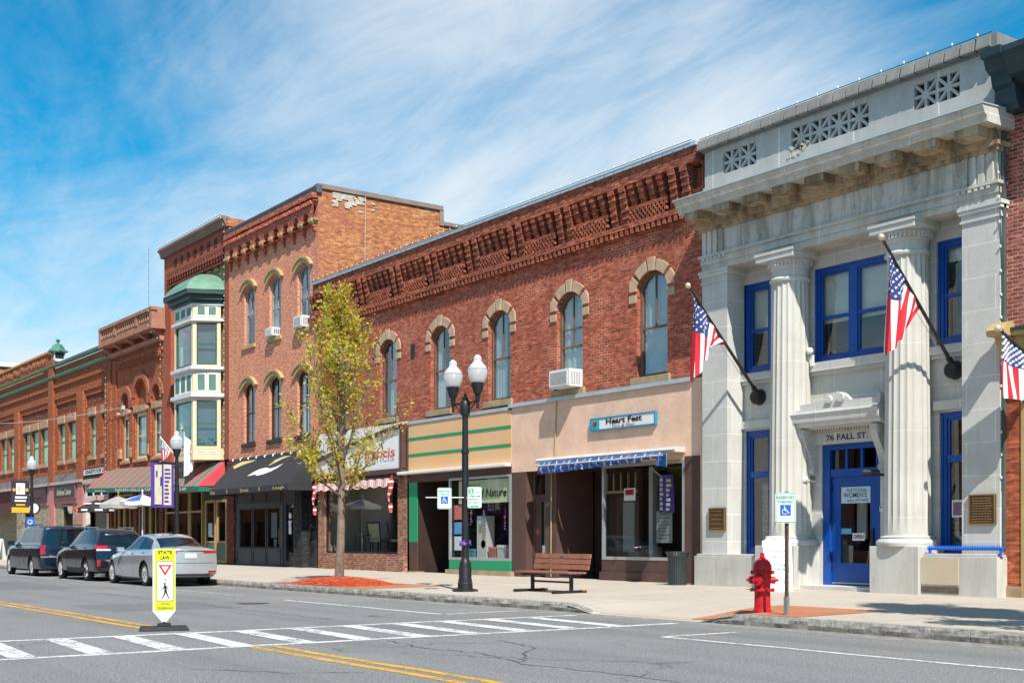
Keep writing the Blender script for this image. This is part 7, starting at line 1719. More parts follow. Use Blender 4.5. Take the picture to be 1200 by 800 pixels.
# dark estate --------------------------------------------------------
st=[sec(.10,.66,.36,.60,.80,.58,.84,.52),sec(.40,.84,.26,.62,.90,.76,.95,.64),sec(.95,.89,.22,.64,.98,.82,1.04,.68),sec(1.40,.905,.21,.65,1.04,.84,1.12,.70),
    sec(1.68,.91,.21,.66,1.06,.84,1.25,.68,xr=1.80),sec(2.05,.91,.21,.66,1.07,.845,1.52,.62,xr=2.22),sec(2.6,.91,.21,.66,1.08,.845,1.60,.62,xr=2.72),sec(3.2,.91,.21,.67,1.09,.845,1.61,.62,xr=3.25),sec(3.8,.91,.22,.68,1.10,.84,1.59,.61,xr=3.75),
    sec(4.30,.90,.24,.69,1.11,.83,1.55,.59,xr=4.12),sec(4.60,.885,.28,.70,1.12,.81,1.50,.57,xr=4.28,crown=.02),sec(4.70,.86,.32,.68,1.11,.79,1.46,.55,xr=4.36,crown=.02)]
BLK=car_paint('black_blue_car_paint',(.007,.009,.013),.3,.24)
def ug(c,m):
    for s in(-1,1):
        c.patch(m,[(4.5,4.15),(6.3,4.15),(6.3,4.92),(5.05,4.92)],12,6,.004,s); c.patch(m,[(6.38,4.15),(8.0,4.15),(8.0,4.92),(6.38,4.92)],10,6,.004,s); c.patch(m,[(8.1,4.15),(10.0,4.2),(9.4,4.88),(8.1,4.92)],10,6,.004,s)
def ug2(c,m): c.rpatch(m,4.12,5.0,-.86,.86,.008,12,6)
def utail(c,t,b):
    for s in(-1,1):
        m=MB(); c.rpatch(m,3.0,3.95,.62*s,.99*s,.008); c.patch(m,[(10.0,3.2),(11,3.0),(11,3.95),(9.6,3.9)],6,4,.008,s); m.build('tail_lamp',TAIL,t,fix=False)
        m=MB(); c.rpatch(m,2.85,3.1,.50*s,.99*s,.010); m.build('clear_lamp',CLEAR,t,fix=False)
        m=MB(); c.rpatch(m,1.2,1.9,.86*s,.97*s,.012); m.build('reflector',TAIL,t,fix=False)
        m=MB(); m.obox((1.92,s*.98,1.12),.16,.2,.15); m.tube((1.95,s*.86,1.06),(1.95,s*.95,1.09),.03); m.build('mirror',BLK,t,bevel=.03)
        m=MB(); m.tube((2.5,s*.55,1.66),(3.9,s*.55,1.65),.022); 
        for x in(2.55,3.85): m.tube((x,s*.55,1.58),(x,s*.55,1.66),.03)
        m.build('roof_rail',mat('dull_steel',(.3,.3,.3)),t)
        m=MB(); c.patch(m,[(1.0,.1),(10.8,.1),(10.8,.95),(1.0,.95)],30,3,.006,s); cut=m.build('sill_cladding',PLAST,t,fix=False); bpy.data.objects.remove(cut)
        m=MB(); c.patch(m,[(4.4,.4),(8.0,.4),(8.0,1.3),(4.4,1.3)],16,3,.010,s); m.build('sill_cladding',PLAST,t,fix=False)
    m=MB(); c.rpatch(m,.1,.95,-.98,.98,.012); m.build('bumper_cladding',PLAST,t,fix=False)
    m=MB(); c.rpatch(m,2.2,2.75,-.2,.2,.012); m.build('number_plate',PLATE,t,fix=False)
    m=MB(); c.rpatch(m,5.1,5.5,-.7,.7,.05); m.build('roof_spoiler',BLK,t,fix=False)
    m=MB(); c.rpatch(m,5.15,5.4,-.12,.12,.06); m.build('brake_lamp',TAIL,t,fix=False)
    m=MB()
    for s in(-1,1): seams(c,m,(4.5,6.34,8.0),.9,3.95,s)
    m.build('panel_gap',PLAST,b,fix=False)
    for s in(-1,1):
        m=MB()
        for u in(6.0,7.7):
            p=c.P(u,3.45); m.obox((p.x,s*(p.y+.012),p.z),.18,.03,.03)
        m.build('door_handle',BLK,t,bevel=.008)
build_car('estate_car','black estate car with roof rails, parked between the minivan and the silver saloon',st,BLK,(.96,3.70),.345,.21,[('side_window',ug),('rear_window',ug2),('windscreen',wsc)],utail,(-42.70,12.62,0),bulge=.10,spokes=5)
# dark blue minivan --------------------------------------------------
st=[sec(.10,.70,.30,.60,.86,.62,.92,.55),sec(.38,.88,.22,.62,.95,.80,1.02,.68),sec(.90,.96,.19,.64,1.03,.88,1.12,.74),sec(1.20,.975,.18,.65,1.07,.90,1.20,.76),
    sec(1.45,.98,.18,.66,1.09,.905,1.38,.76,xr=1.62),sec(1.85,.985,.18,.66,1.10,.91,1.66,.74,xr=2.10),sec(2.6,.985,.18,.66,1.10,.91,1.745,.75,xr=2.70),sec(3.4,.985,.18,.66,1.10,.91,1.755,.75,xr=3.4),sec(4.2,.985,.19,.66,1.11,.91,1.745,.75,xr=4.2),
    sec(4.75,.98,.21,.67,1.11,.90,1.73,.745,xr=4.70),sec(5.02,.965,.25,.67,1.11,.89,1.71,.735,xr=4.92,crown=.02),sec(5.10,.945,.30,.66,1.10,.88,1.68,.72,xr=4.98,crown=.02)]
NAV=car_paint('navy_car_paint',(.006,.013,.030),.3,.26)
def vg(c,m):
    for s in(-1,1):
        c.patch(m,[(4.35,4.15),(5.9,4.15),(5.9,4.93),(4.95,4.93)],12,6,.004,s); c.patch(m,[(6.0,4.15),(7.75,4.15),(7.75,4.93),(6.0,4.93)],10,6,.004,s); c.patch(m,[(7.85,4.15),(9.75,4.15),(9.75,4.93),(7.85,4.93)],10,6,.004,s)
def vg2(c,m): c.rpatch(m,4.08,5.0,-.9,.9,.008,12,6)
def vtail(c,t,b):
    for s in(-1,1):
        m=MB(); c.rpatch(m,2.35,3.98,.84*s,.995*s,.008); c.patch(m,[(10.6,2.4),(11,2.35),(11,3.98),(10.55,3.95)],4,6,.008,s); m.build('tail_lamp',TAIL,t,fix=False)
        m=MB(); m.obox((1.68,s*1.06,1.16),.16,.2,.17); m.tube((1.7,s*.92,1.1),(1.7,s*1.0,1.13),.03); m.build('mirror',NAV,t,bevel=.03)
        m=MB(); c.patch(m,[(3.9,1.55),(6.7,1.55),(6.7,1.8),(3.9,1.8)],20,2,.010,s); m.build('side_strip',NAV,t,fix=False)
        m=MB(); m.tube((2.4,s*.66,1.80),(4.4,s*.66,1.80),.018); m.build('roof_rail',BLACKM,t)
    m=MB(); c.rpatch(m,2.0,2.16,-.98,.98,.03); m.build('bumper_step',mat('dull_steel',(.3,.3,.3)),t,fix=False)
    m=MB(); c.rpatch(m,1.2,1.42,-.6,.6,.02); m.build('bumper_strip',CHROME,t,fix=False)
    m=MB(); c.rpatch(m,2.6,3.2,-.2,.2,.012); m.build('number_plate',PLATE,t,fix=False)
    m=MB(); c.rpatch(m,3.3,3.42,-.34,.34,.02); m.build('tailgate_handle',CHROME,t,fix=False)
    m=MB(); c.rpatch(m,5.1,5.6,-.85,.85,.05); m.build('roof_spoiler',PLAST,t,fix=False)
    m=MB(); c.rpatch(m,5.1,5.35,-.12,.12,.06); m.build('brake_lamp',TAIL,t,fix=False)
    m=MB()
    for s in(-1,1): seams(c,m,(4.4,5.95,7.8),.9,3.95,s); c.patch(m,[(6.0,3.85),(9.6,3.85),(9.6,3.92),(6.0,3.92)],14,1,.003,s)
    m.build('panel_gap',PLAST,b,fix=False)
    for s in(-1,1):
        m=MB()
        for u in(5.7,6.25):
            p=c.P(u,3.45); m.obox((p.x,s*(p.y+.012),p.z),.18,.03,.03)
        m.build('door_handle',CHROME,t,bevel=.008)
build_car('minivan','dark navy minivan with tall red tail lamps, furthest in the row of parked cars',st,NAV,(.92,4.0),.335,.215,[('side_window',vg),('rear_window',vg2),('windscreen',wsc)],vtail,(-49.15,12.66,0),bulge=.09,cat='minivan',spokes=9)
# ================================================================== flags
FR=mat('flag_red',(.55,.02,.035),.75,.1,3); FW=mat('flag_white',(.78,.78,.77),.75,.06,3); FB=mat('flag_blue',(.02,.045,.20),.75,.1,3)
POLE_M=mat('pole_dark_bronze',(.025,.022,.02),.4,.2,4); GOLDB=mat('pale_gold_ball',(.72,.62,.42),.3,.1,2,metal=.3)
def star(m,p,ax,ay,r):
    m.poly([p+(ax*math.sin(math.pi*q/5)+ay*math.cos(math.pi*q/5))*(r if q%2==0 else r*.42) for q in range(10)])
def flag_cloth(t,hoist0,hoist1,drop,nu=78,nv=40,seed=1,spread=Vector((0,0,0)),fold=.07,nfold=5.):
    """cloth hung from its hoist edge along the pole, gathered in folds; stripes run out along the drop"""
    r=random.Random(seed); ph=r.uniform(0,6)
    d=(hoist1-hoist0); side=Vector((-1,0,0))*1.0
    def P(u,v):
        h=hoist0+d*(u*(1-.42*v)+.0*v); L=drop[0]+(drop[1]-drop[0])*u
        p=h+Vector((0,0,-1))*L*v
        a=u*nfold*2*math.pi+ph
        amp=fold*(.25+.75*min(1,v*2.2))
        p+=Vector((1,0,0))*amp*(math.sin(a+v*1.2)+.35*math.sin(2.3*a-v*3))+spread*v
        p+=Vector((0,1,0))*amp*.6*math.cos(a*.8+v)
        return p
    vs=[P(i/nu,j/nv) for i in range(nu+1) for j in range(nv+1)]; m=MB()
    for i in range(nu):
        for j in range(nv):
            st=int(i*13/nu); un=st<7 and j<nv*.40
            m.k=2 if un else (0 if st%2==0 else 1)
            b=[i*(nv+1)+j,(i+1)*(nv+1)+j,(i+1)*(nv+1)+j+1,i*(nv+1)+j+1]; m.f.append(b); m.m.append(m.k)
    m.v=[tuple(v) for v in vs]
    o=m.build('cloth',[FR,FW,FB],t,smooth=70,fix=False)
    s=MB()
    for a in range(6):
        for b in range(7):
            u=(.35+a*.9+(.45 if b%2 else 0))*(7/13)/5.9; v=(b+.7)*.4/7.6
            if u>.52: continue
            p=P(u,v); du=(P(u+.01,v)-P(u-.01,v)); dv=(P(u,v+.01)-P(u,v-.01)); n=du.cross(dv).normalized(); ax=du.normalized(); ay=n.cross(ax)
            for sg in(1,-1): star(s,p+n*.006*sg,ax,ay,.037)
    s.build('stars',FW,o,fix=False)
def wall_flag(label,base,tip,h0,h1,drop,seed,spread=Vector((0,0,0)),nf=3.2,fold=.075,mount=True,cloth=True):
    base=Vector(base); tip=Vector(tip); t=thing('flag',label,'flag',tuple(base),'flags hung on the stone bank') ; d=tip-base
    m=MB(); m.tube(base,tip,.042,.026,12); m.build('pole',POLE_M,t,smooth=40)
    m=MB(); m.sphere(tip+d.normalized()*.06,.062,14,10); m.tube(tip-d.normalized()*.01,tip+d.normalized()*.03,.03); m.build('ball',GOLDB,t,smooth=60)
    if mount:
        m=MB(); m.lathe([(.0,-.20),(.13,-.19),(.17,-.14),(.17,-.04),(.19,0)],(base.x,base.y,base.z),18,'Y'); m.tube(base-d.normalized()*.02,base+d.normalized()*.3,.07,.06,12); m.build('mount',BLACKM,t,smooth=40)
        m=MB(); side=Vector((-.035,0,-.045)); m.path([base+d*.06+side*1.5,base+d*.5+side*2.2,base+d*.97+side*.6],.006,4); m.build('halyard',FABW,t)
    flag_cloth(t,base+d*h1+Vector((0,0,-.035)),base+d*h0+Vector((0,0,-.035)),drop,seed=seed,spread=spread,nfold=nf,fold=fold); return t
wall_flag('striped and starred flag on an angled pole, left of the left stone column',(-19.74,21.24,4.55),(-19.74,19.02,6.80),.50,.955,(1.95,.42),3)
wall_flag('striped and starred flag on an angled pole, in front of the right stone column',(-14.60,21.24,4.60),(-14.60,19.00,6.84),.50,.93,(1.95,.9),8,Vector((-.05,0,0)),2.6,.06)
wall_flag('striped and starred flag hanging from the ochre bracket at the right edge',(-12.38,20.6,4.35),(-12.86,20.05,5.02),.0,.97,(1.15,.9),12,Vector((.12,0,0)),1.3,.07,mount=False)
# two small flags over the striped awning
t=thing('flag','small furled striped flag on a white stick over the striped awning','flag',(-55.3,20.9,4.9))
m=MB(); m.tube((-55.3,20.95,4.9),(-56.1,20.3,6.05),.03); m.build('pole',FABW,t)
flag_cloth(t,Vector((-56.0,20.38,5.9)),Vector((-55.6,20.7,5.3)),(.95,.45),30,14,5,fold=.05,nfold=2)
t=thing('flag','white hanging flag on a slanted wooden stick over the striped awning','flag',(-51.9,20.6,4.6)); m=MB(); m.tube((-52.9,20.9,4.3),(-51.75,19.7,6.05),.025); m.build('pole',mat('varnished_pole',(.4,.2,.1)),t); m=MB(); m.sphere((-51.75,19.7,6.08),.05,8,6); m.build('ball',GOLDB,t)
m=MB(); m.grid(lambda u,v:(-51.80+.38*u*(1-.2*v)+.05*math.sin(u*14+v*2),19.75+.42*u*(1-.2*v)+.04*math.cos(u*11),5.98-u*.75*(1-v)-2.05*v*(1-.15*u)-.0),16,14); m.build('cloth',FW,t,smooth=70,fix=False)
# ================================================================== street tree
LEAF=[mat('leaf_yellow_green',(.74,.72,.07),.6,.25,30),mat('leaf_olive_gold',(.76,.52,.11),.6,.25,30),mat('leaf_fresh_green',(.50,.62,.06),.6,.25,30),mat('leaf_bronze',(.58,.30,.11),.6,.35,30)]
for lm in LEAF:
    nt=lm.node_tree; p=[n for n in nt.nodes if n.type=='BSDF_PRINCIPLED'][0]; o=[n for n in nt.nodes if n.type=='OUTPUT_MATERIAL'][0]
    tl=nt.nodes.new('ShaderNodeBsdfTranslucent'); mx=nt.nodes.new('ShaderNodeMixShader'); mx.inputs[0].default_value=.58
    nt.links.new(p.inputs['Base Color'].links[0].from_socket,tl.inputs[0]); nt.links.new(p.outputs[0],mx.inputs[1]); nt.links.new(tl.outputs[0],mx.inputs[2]); nt.links.new(mx.outputs[0],o.inputs[0])
BARK=mat('grey_brown_bark',(.23,.18,.135),.95,.45,7,bmp=.8,bscale=30)
def make_tree(x,y,zb,H,seed,label,dens=1.0):
    r=random.Random(seed); t=thing('street_tree',label,'tree',(x,y,zb),'young street trees'); tr=MB(); cr_=MB()
    base=Vector((x,y,zb-.05))
    lead=[]; n=16
    for i in range(n+1):
        f=i/n; lead.append(base+Vector((.05*math.sin(f*5+seed)+.03*math.sin(f*11),.05*math.cos(f*4+seed),H*f*.985)))
    tr.path(lead,[.105*(1-f)**.75+.012 if f>.02 else .135 for f in [i/n for i in range(n+1)]],10)
    twigs=[]
    def at(f):
        k=f*n; i=min(n-1,int(k)); return lead[i].lerp(lead[i+1],k-i)
    nb=46
    for b in range(nb):
        f=.27+.66*(b/nb)**1.05+r.uniform(-.012,.012); p=at(f); az=b*2.399+r.uniform(-.4,.4)
        prof=math.sin(min(1,max(0,(f-.2)/.22))*math.pi/2)*max(.02,1-((f-.27)/.74))**1.05
        ln=(.22+2.75*prof)*r.uniform(.72,1.15); up=R(r.uniform(30,50)+24*f)
        if f<.36: up=R(r.uniform(14,36))
        d=Vector((math.cos(az)*math.cos(up),math.sin(az)*math.cos(up),math.sin(up))); pts=[p]; q=p.copy(); k=6
        for s in range(k):
            d=(d+Vector((r.uniform(-.13,.13),r.uniform(-.13,.13),.11+.05*f))).normalized(); q=q+d*ln/k; pts.append(q.copy())
        r0=.030*(1-f)+.013; tr.path(pts,[r0*(1-.78*i/k) for i in range(k+1)],5)
        for s in range(2,k+1):
            twigs.append((pts[s],d,1.0))
            for w in range(3):
                a2=r.uniform(0,6.28); dd=(d+Vector((math.cos(a2),math.sin(a2),r.uniform(-.2,.6)))*.75).normalized(); l2=ln*r.uniform(.12,.28); e=pts[s]+dd*l2; mid=pts[s].lerp(e,.5)+Vector((0,0,.02))
                tr.path([pts[s],mid,e],[.009,.007,.004],4); twigs+= [(mid,dd,.8),(e,dd,1.2)]
    for s in range(4): twigs.append((at(.90+.028*s),Vector((0,0,1)),1.))
    for p,d,wt in twigs:
        green=r.random()
        low=(p.z-zb)/H
        for q in range(max(1,int(r.uniform(3,8)*wt*dens))):
            o=Vector((r.gauss(0,.07),r.gauss(0,.07),r.gauss(0,.08))); c=p+o+d*r.uniform(0,.12)
            s=r.uniform(.032,.072)*(1.15 if low<.45 else .85)
            ax=Vector((r.gauss(0,1),r.gauss(0,1),r.gauss(-.3,.6))).normalized(); ay=ax.cross(Vector((r.gauss(0,1),r.gauss(0,1),r.gauss(0,1)))).normalized(); nn=ax.cross(ay)
            k=r.random(); cr_.k=(2 if k<.25 else 0 if k<.75 else 1) if green<.42+.35*(1-low) else (1 if k<.55 else 0 if k<.75 else 3)
            cr_.add([c-ax*s,c-ax*s*.2+ay*s*.62+nn*s*.15,c+ax*s*1.1,c-ax*s*.2-ay*s*.62+nn*s*.15],[(0,1,2),(0,2,3)])
    tr.build('trunk',BARK,t,smooth=50); cr_.build('crown',LEAF,t,fix=False); return t
make_tree(TREE[0],TREE[1],.30,7.5,11,'slim young street tree with thin yellow green spring leaves, rising from the red mulch',.95)
make_tree(-7.4,14.9,SW(-7.4,14.9),7.8,23,'young street tree just right of the view, shading the pavement before the bank',2.8)
make_tree(-5.4,14.2,SW(-5.4,14.2),8.8,41,'taller young street tree beyond the first, unseen, added to widen the pavement shade',3.0)  # unseen tree added, crown thickened, to spread more shade over the pavement
# ================================================================== things behind the shop windows
def chair(x,y,z,rot,label):
    t=thing('upholstered_chair',label,'chair',(0,0,0),'chairs in the brick-fronted shop window'); WD=mat('dark_wood',(.09,.045,.025),.5,.3,5); UP=mat('pale_upholstery',(.45,.40,.28),.85,.2,8)
    m=MB(); m.box(-.26,.26,-.25,.25,.40,.50); m.build('seat',UP,t,bevel=.02)
    m=MB(); m.hexa([(-.24,.20,.52),(.24,.20,.52),(.24,.25,.52),(-.24,.25,.52)],[(-.26,.30,1.05),(.26,.30,1.05),(.26,.35,1.05),(-.26,.35,1.05)]); m.build('backrest',UP,t,bevel=.02)
    m=MB(); m.tube((-.27,.24,.4),(-.29,.34,1.1),.025); m.tube((.27,.24,.4),(.29,.34,1.1),.025); m.tube((-.29,.33,1.09),(.29,.33,1.09),.03); m.build('back_frame',WD,t)
    for sx in(-1,1):
        for sy in(-1,1): MB().tube((sx*.23,sy*.22,0),(sx*.24,sy*.22,.4),.018,.026).build('leg',WD,t)
    t.location=(x,y,z); t.rotation_euler=(0,0,rot)
chair(-39.0,22.2,.80,R(200),'pale upholstered chair with a tall back beside the small dark table in the shop window')
chair(-37.6,22.1,.80,R(150),'pale upholstered chair nearest the right end of the brick-fronted shop window')
t=thing('side_table','small dark wooden table between the chairs in the brick-fronted shop window','table',(-39.35,21.8,.8)); WD=MATS['dark_wood']
MB().box(-39.75,-39.05,21.55,22.05,1.42,1.46).build('top',WD,t)
for sx in(-39.68,-39.12):
    for sy in(21.6,22.0): MB().tube((sx,sy,.8),(sx,sy,1.42),.02).build('leg',WD,t)
# clutter in the middle shop
shop=random.Random(6)
m=MB(); m.box(-32.3,-29.25,21.05,22.0,.66,.74); m.build('display_shelf',mat('pale_inside_paint',(.4,.4,.4)),EB)
LIN=mat('lime_print_cloth',(.50,.58,.22),.8,.35,1.2,col2=(.62,.64,.50))
t=thing('window_banner','pale lime cloth banner lettered in black across the top of the middle shop window','banner',(-30.7,21.03,2.35))
m=MB(); m.quad((-32.0,21.03,2.38),(-29.22,21.03,2.38),(-29.22,21.03,3.08),(-32.0,21.03,3.08)); m.build('cloth',LIN,t)
m=MB(); text_mb('Second Nature',-31.75,-29.45,2.55,2.80,21.025,m,shear=.2,bold=.02); text_mb("a touch of",-31.6,-30.8,2.90,2.98,21.025,m); m.build('lettering',INK,t)
for lab,a,b,z0,z1,c in (('red framed poster in the left of the middle shop window',-32.3,-31.75,1.9,2.35,(.45,.10,.08)),('blue framed poster in the left of the middle shop window, under the red one',-32.3,-31.7,1.45,1.82,(.06,.22,.45)),('pale poster low in the left of the middle shop window',-32.3,-31.75,.95,1.38,(.50,.50,.55))):
    o=MB().box(a,b,21.06,21.075,z0,z1).build('poster',mat('poster_'+lab.split()[0],c,.6,.5,9,col2=tuple(min(1,x*2.2+.08) for x in c)),None,origin=((a+b)/2,21.06,z0)); tag(o,lab,'poster')
t=thing('display_stand','tall white card stand in the middle shop window','stand',(-31.0,21.3,.74)); m=MB(); m.box(-31.25,-30.75,21.2,21.5,.74,2.0); m.build('stand',mat('pale_card',(.58,.58,.55),.7,.1,3),t); m=MB(); m.lathe([(0,21.19),(.12,21.19)],(-30.9,0,1.15),14,'Y'); m.box(-31.15,-31.0,21.19,21.2,1.5,1.75); m.build('print',mat('sage_print',(.25,.35,.15),.7,.3,8),t)
for i,(x,w,h,c,nm) in enumerate(((-30.45,.35,.32,(.50,.16,.15),'red'),(-29.95,.45,.38,(.55,.55,.52),'white'),(-29.5,.4,.28,(.42,.20,.25),'pink'),(-31.6,.4,.25,(.10,.25,.35),'blue'))):
    t=thing('gift_box','%s gift box on the shelf of the middle shop window'%nm,'box',(x,21.35,.74),'gift boxes in the middle shop window'); MB().box(x-w/2,x+w/2,21.2,21.55,.74,.74+h).build('carton',mat('carton_'+nm,c,.6,.3,6),t); MB().box(x-w/2-.01,x+w/2+.01,21.19,21.56,.74+h*.78,.745+h).build('lid',mat('lid_'+nm,tuple(min(1,x_*1.35) for x_ in c),.6,.3,6),t)
for i,(x,z0,n) in enumerate(((-30.75,1.45,9),(-29.65,1.6,8),(-31.45,1.75,6))):
    m=MB(); r=random.Random(i)
    for q in range(n): m.mat(r.randrange(3)).sphere((x+r.uniform(-.04,.04),21.12,z0+q*.085),r.uniform(.02,.05),8,5)
    m.tube((x,21.12,z0),(x,21.12,2.38),.004,n=4)
    o=m.build('bead_string',[mat('bead_violet',(.20,.08,.40),.3,.2,9),mat('bead_pink',(.55,.10,.22),.3,.2,9),mat('bead_teal',(.05,.35,.35),.3,.2,9)],None,origin=(x,21.12,z0)); tag(o,'string of coloured beads hanging at the %s of the middle shop window'%('middle','right','left')[i],'beads','bead strings in the middle shop window')
# empty shop: banner, notice, poster
t=thing('banner','purple printed banner hanging on a stick inside the empty shop window','banner',(-22.9,21.25,1.95)); m=MB(); m.grid(lambda u,v:(-23.15+.55*u-.06*v*u,21.25+.02*math.sin(u*8),1.95+.95*v),6,8); m.build('cloth',PUR,t,smooth=60,fix=False)
m=MB(); r=random.Random(3)
for q in range(7): m.box(-22.85,-22.85+r.uniform(.1,.18),21.215,21.222,2.0+q*.12,2.07+q*.12); m.box(-23.08,-23.08+r.uniform(.08,.13),21.215,21.222,2.02+q*.12,2.10+q*.12)
m.build('cream_print',mat('cream_print',(.6,.5,.4)),t); m=MB(); m.tube((-23.5,21.3,3.1),(-23.05,21.26,2.85),.015); m.build('stick',FABW,t)
t=thing('window_notice','small red and white notice in the empty shop window','notice',(-24.0,21.02,2.28)); MB().box(-24.22,-23.78,21.015,21.02,2.28,2.60).build('card',WHITE,t); MB().box(-24.17,-23.84,21.010,21.016,2.42,2.57).build('red_panel',mat('sign_red',(.6,.0,.0)),t)
m=MB(); text_mb('FOR RENT',-24.14,-23.87,2.46,2.53,21.009,m,bold=.01); m.build('lettering',INK,t)
t=thing('window_poster','pale grey printed poster below the purple banner in the empty shop window','poster',(-23.0,21.3,1.2)); MB().box(-23.3,-22.72,21.3,21.31,1.2,2.0).build('sheet',mat('grey_poster',(.27,.28,.27),.8,.1,3),t); m=MB(); r=random.Random(8)
for q in range(8): m.box(-23.23,-23.23+r.uniform(.25,.45),21.295,21.3,1.9-q*.085,1.925-q*.085)
m.build('printed_lines',mat('dark_grey_print',(.13,.13,.13),.8,.1,2),t)
# ---- child in a striped hooded jacket behind the bank window
def skin_figure(name,verts,edges,radii,mt,parent,root=0,lv=2):
    me=bpy.data.meshes.new(name); me.from_pydata(verts,edges,[]); o=bpy.data.objects.new(name,me); COL.objects.link(o)
    md=o.modifiers.new('skin','SKIN'); md.use_smooth_shade=True
    for i,rr in enumerate(radii): sv=me.skin_vertices[0].data[i]; sv.radius=(rr,rr); sv.use_root=(i==root)
    sb=o.modifiers.new('sub','SUBSURF'); sb.levels=lv; sb.render_levels=lv
    dg=bpy.context.evaluated_depsgraph_get(); m2=bpy.data.meshes.new_from_object(o.evaluated_get(dg)); bpy.data.objects.remove(o); bpy.data.meshes.remove(me)
    m2.name=name; m2.materials.clear(); m2.materials.append(mt); o=bpy.data.objects.new(name,m2); COL.objects.link(o); m2.polygons.foreach_set('use_smooth',[True]*len(m2.polygons))
    if parent is not None:
        o.parent=parent
        if parent.type=='EMPTY': o.location=-Vector(parent.location)
    return o
px,py,pz=-14.93,21.80,.95
t=thing('person','person in a striped hooded jacket and khaki trousers behind the lower right bank window','person',(px,py,pz))
SK=mat('skin',(.50,.31,.22),.6,.1,5); HOOD=stripe_mat('striped_jacket_cloth',[(.03,.03,.05),(.40,.55,.05),(.05,.05,.08),(.12,.20,.55),(.55,.58,.6),(.04,.04,.06)],.035,'Z'); KH=mat('khaki_cloth',(.36,.29,.19),.85,.15,8)
V=[(0,0,.20),(0,.02,.36),(0,.0,.52),(0,-.01,.60),(0,0,.70),(0,.01,.80),(-.15,.0,.52),(-.20,.10,.36),(-.14,.25,.28),(.15,0,.52),(.20,.10,.36),(.14,.25,.28),(-.09,.05,.16),(-.14,.34,.20),(-.14,.36,.0),(.09,.05,.16),(.14,.34,.20),(.14,.36,.0)]
Eg=[(0,1),(1,2),(2,3),(3,4),(4,5),(2,6),(6,7),(7,8),(2,9),(9,10),(10,11),(0,12),(12,13),(13,14),(0,15),(15,16),(16,17)]
RD=[.12,.125,.12,.05,.09,.075,.06,.05,.035,.06,.05,.035,.085,.065,.045,.085,.065,.045]
off=lambda v:(v[0]+px,v[1]+py,v[2]+pz)
skin_figure('body',[off(v) for v in V],Eg,RD,SK,t)
J=[(0,0,.16),(0,.02,.36),(0,0,.53),(-.16,.0,.53),(-.21,.10,.36),(-.15,.24,.29),(.16,0,.53),(.21,.10,.36),(.15,.24,.29),(0,-.03,.62),(0,-.02,.72),(0,-.01,.82)]
skin_figure('jacket',[off(v) for v in J],[(0,1),(1,2),(2,3),(3,4),(4,5),(2,6),(6,7),(7,8),(2,9),(9,10),(10,11)],[.155,.15,.14,.085,.07,.05,.085,.07,.05,.085,.115,.07],HOOD,t,1)
skin_figure('trousers',[off(v) for v in [(0,0,.16),(-.10,.06,.14),(-.14,.34,.21),(-.14,.36,.06),(.10,.06,.14),(.14,.34,.21),(.14,.36,.06)]],[(0,1),(1,2),(2,3),(0,4),(4,5),(5,6)],[.15,.11,.085,.065,.11,.085,.065],KH,t,0)
m=MB(); m.box(-15.3,-14.1,21.50,22.3,.80,.94); m.build('window_seat',mat('pale_bedding',(.45,.50,.56),.8,.2,5),BK)
t=thing('window_notice','pale notice with a small picture taped in the lower right bank window','notice',(-14.5,21.36,1.85)); MB().box(-14.76,-14.26,21.355,21.36,1.72,2.06).build('card',WHITE,t); MB().box(-14.73,-14.54,21.35,21.356,1.76,2.02).build('picture',mat('dark_picture',(.08,.07,.14),.6,.6,20,col2=(.35,.20,.22)),t)
# ================================================================== wires and strings of bulbs
def string(label,pts,step,wire=True,r_=.022):
    t=thing('string_lights',label,'string lights',pts[0],'strings of bulbs along the roof lines and walls'); m=MB(); m.path([Vector(p) for p in pts],.010,4); m.build('wire',mat('green_wire',(.03,.12,.07),.6,.2,4),t); b=MB()
    for a,c in zip(pts,pts[1:]):
        a=Vector(a); c=Vector(c); n=max(1,int((c-a).length/step))
        for q in range(n): b.sphere(a.lerp(c,(q+.5)/n)+Vector((0,-.03,.015)),r_,6,4,(1,1,1.5))
    b.build('bulbs',FABW,t)
string('string of pale bulbs running up the left edge of the arched building',[(-65.55,20.8,4.7),(-65.5,20.8,10.6)],.32)
string('string of pale bulbs running up between the arched building and the bay window building',[(-57.5,20.85,4.8),(-57.5,20.85,10.7),(-57.45,20.25,11.2),(-57.45,20.25,15.0)],.33)
string('string of pale bulbs along the eaves and right edge of the bay window building',[(-57.5,20.70,15.07),(-49.95,20.70,15.09),(-49.85,20.85,14.5),(-49.85,20.85,4.8)],.30)
string('string of pale bulbs along the metal coping of the long brick block',[(-41.3,20.68,10.79),(-31,20.68,10.79),(-21.4,20.68,10.79)],.36,r_=.019)
string('string of pale bulbs along the coping of the stone bank',[(-21.2,20.76,10.75),(-13.5,20.76,10.75)],.52,r_=.023)
string('string of pale bulbs running down the right edge of the stone bank',[(-13.2,20.2,9.1),(-13.26,20.6,8.7),(-13.27,20.74,6.0),(-13.27,20.74,2.2)],.4)
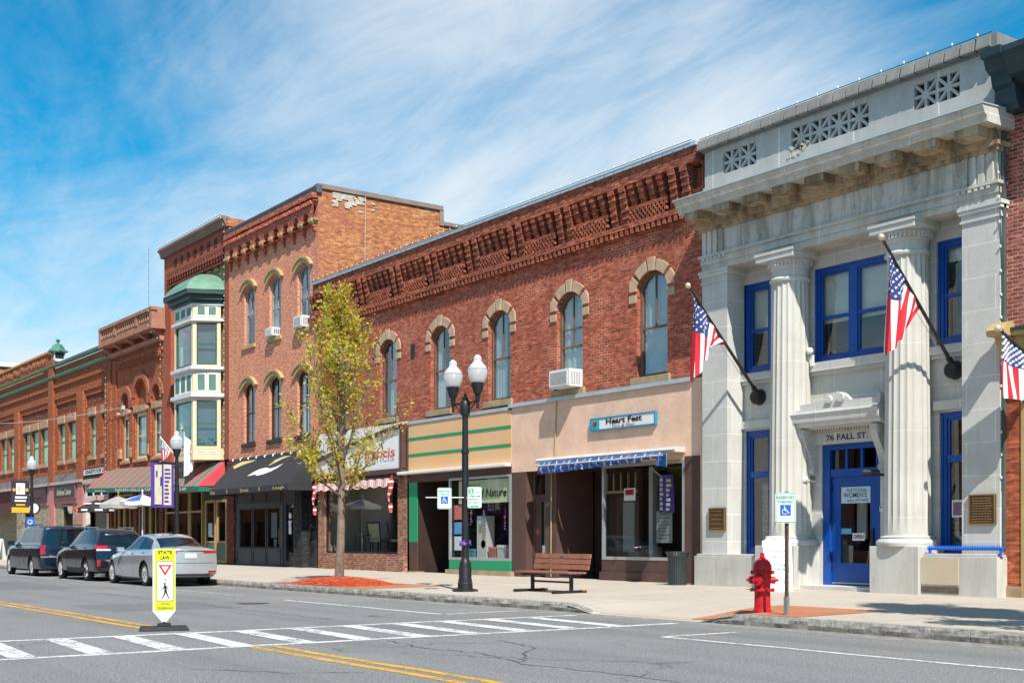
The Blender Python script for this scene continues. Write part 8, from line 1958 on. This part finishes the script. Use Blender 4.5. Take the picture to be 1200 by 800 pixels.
m=MB(); m.path([(-63.2,20.9,8.05)]+[(-63.2-26*q/8,20.9-3.2*q/8,8.05+1.0*q/8-.35*math.sin(math.pi*q/8)) for q in range(1,9)],.018,5); m.box(-63.3,-63.1,20.85,21.0,7.95,8.15)
o=m.build('overhead_wire',mat('pale_cable',(.5,.5,.5),.6,.1,2),None,origin=(-63.2,20.9,8.05)); tag(o,'pale overhead wire crossing the far brick facades from the arched building','wire')
m=MB(); m.path([(-41.36,22.9,10.4),(-41.36,22.95,14.3)],.012,4); o=m.build('wall_wire',mat('pale_cable',(.5,.5,.5)),None,origin=(-41.36,22.9,10.4)); tag(o,'thin pale wire running down the exposed orange brick flank','wire')
# ================================================================== the other side of the street, seen only as reflections
for i,(a,b,h,bm_) in enumerate(((-200,-58,9.0,A_BR),(-57.5,-44,8.4,E_BR),(-43.5,-30,9.2,D_BR),(-29.5,-18,8.2,E_BR),(-17.5,-6,8.6,T_BR))):
    t=thing('brick_building','%s across the street behind the camera, seen only in reflections'%('brown brick shop row','low tan brick shop','salmon brick shop row','low red brick shop','tan brick shop')[i],'building',((a+b)/2,-7,.14))
    m=MB(); n=int((b-a)/3); ops=[(a+.6+q*(b-a-.6)/n,a+.6+q*(b-a-.6)/n+1.6,.8,2.9) for q in range(n)]+([(a+.9+q*(b-a-.6)/n,a+.9+q*(b-a-.6)/n+1.0,4.2,6.0) for q in range(n)] if h>6.4 else [])
    wall(m,a,b,.1,h,-14,[],.2); wall(m,a,b,.1,h,-7,ops,.2); m.quad((a,-14,.1),(a,-7,.1),(a,-7,h),(a,-14,h)); m.quad((b,-14,.1),(b,-7,.1),(b,-7,h),(b,-14,h)); m.quad((a,-14,h),(b,-14,h),(b,-7,h),(a,-7,h)); m.build('wall',bm_,t)
    m=MB(); 
    for o in ops: m.quad((o[0],-7.15,o[2]),(o[1],-7.15,o[2]),(o[1],-7.15,o[3]),(o[0],-7.15,o[3]))
    m.build('shop_glazing',GLASSD,t); m=MB(); m.box(a,b,-7.2,-6.8,h,h+.3); m.build('coping',STONE_S,t)
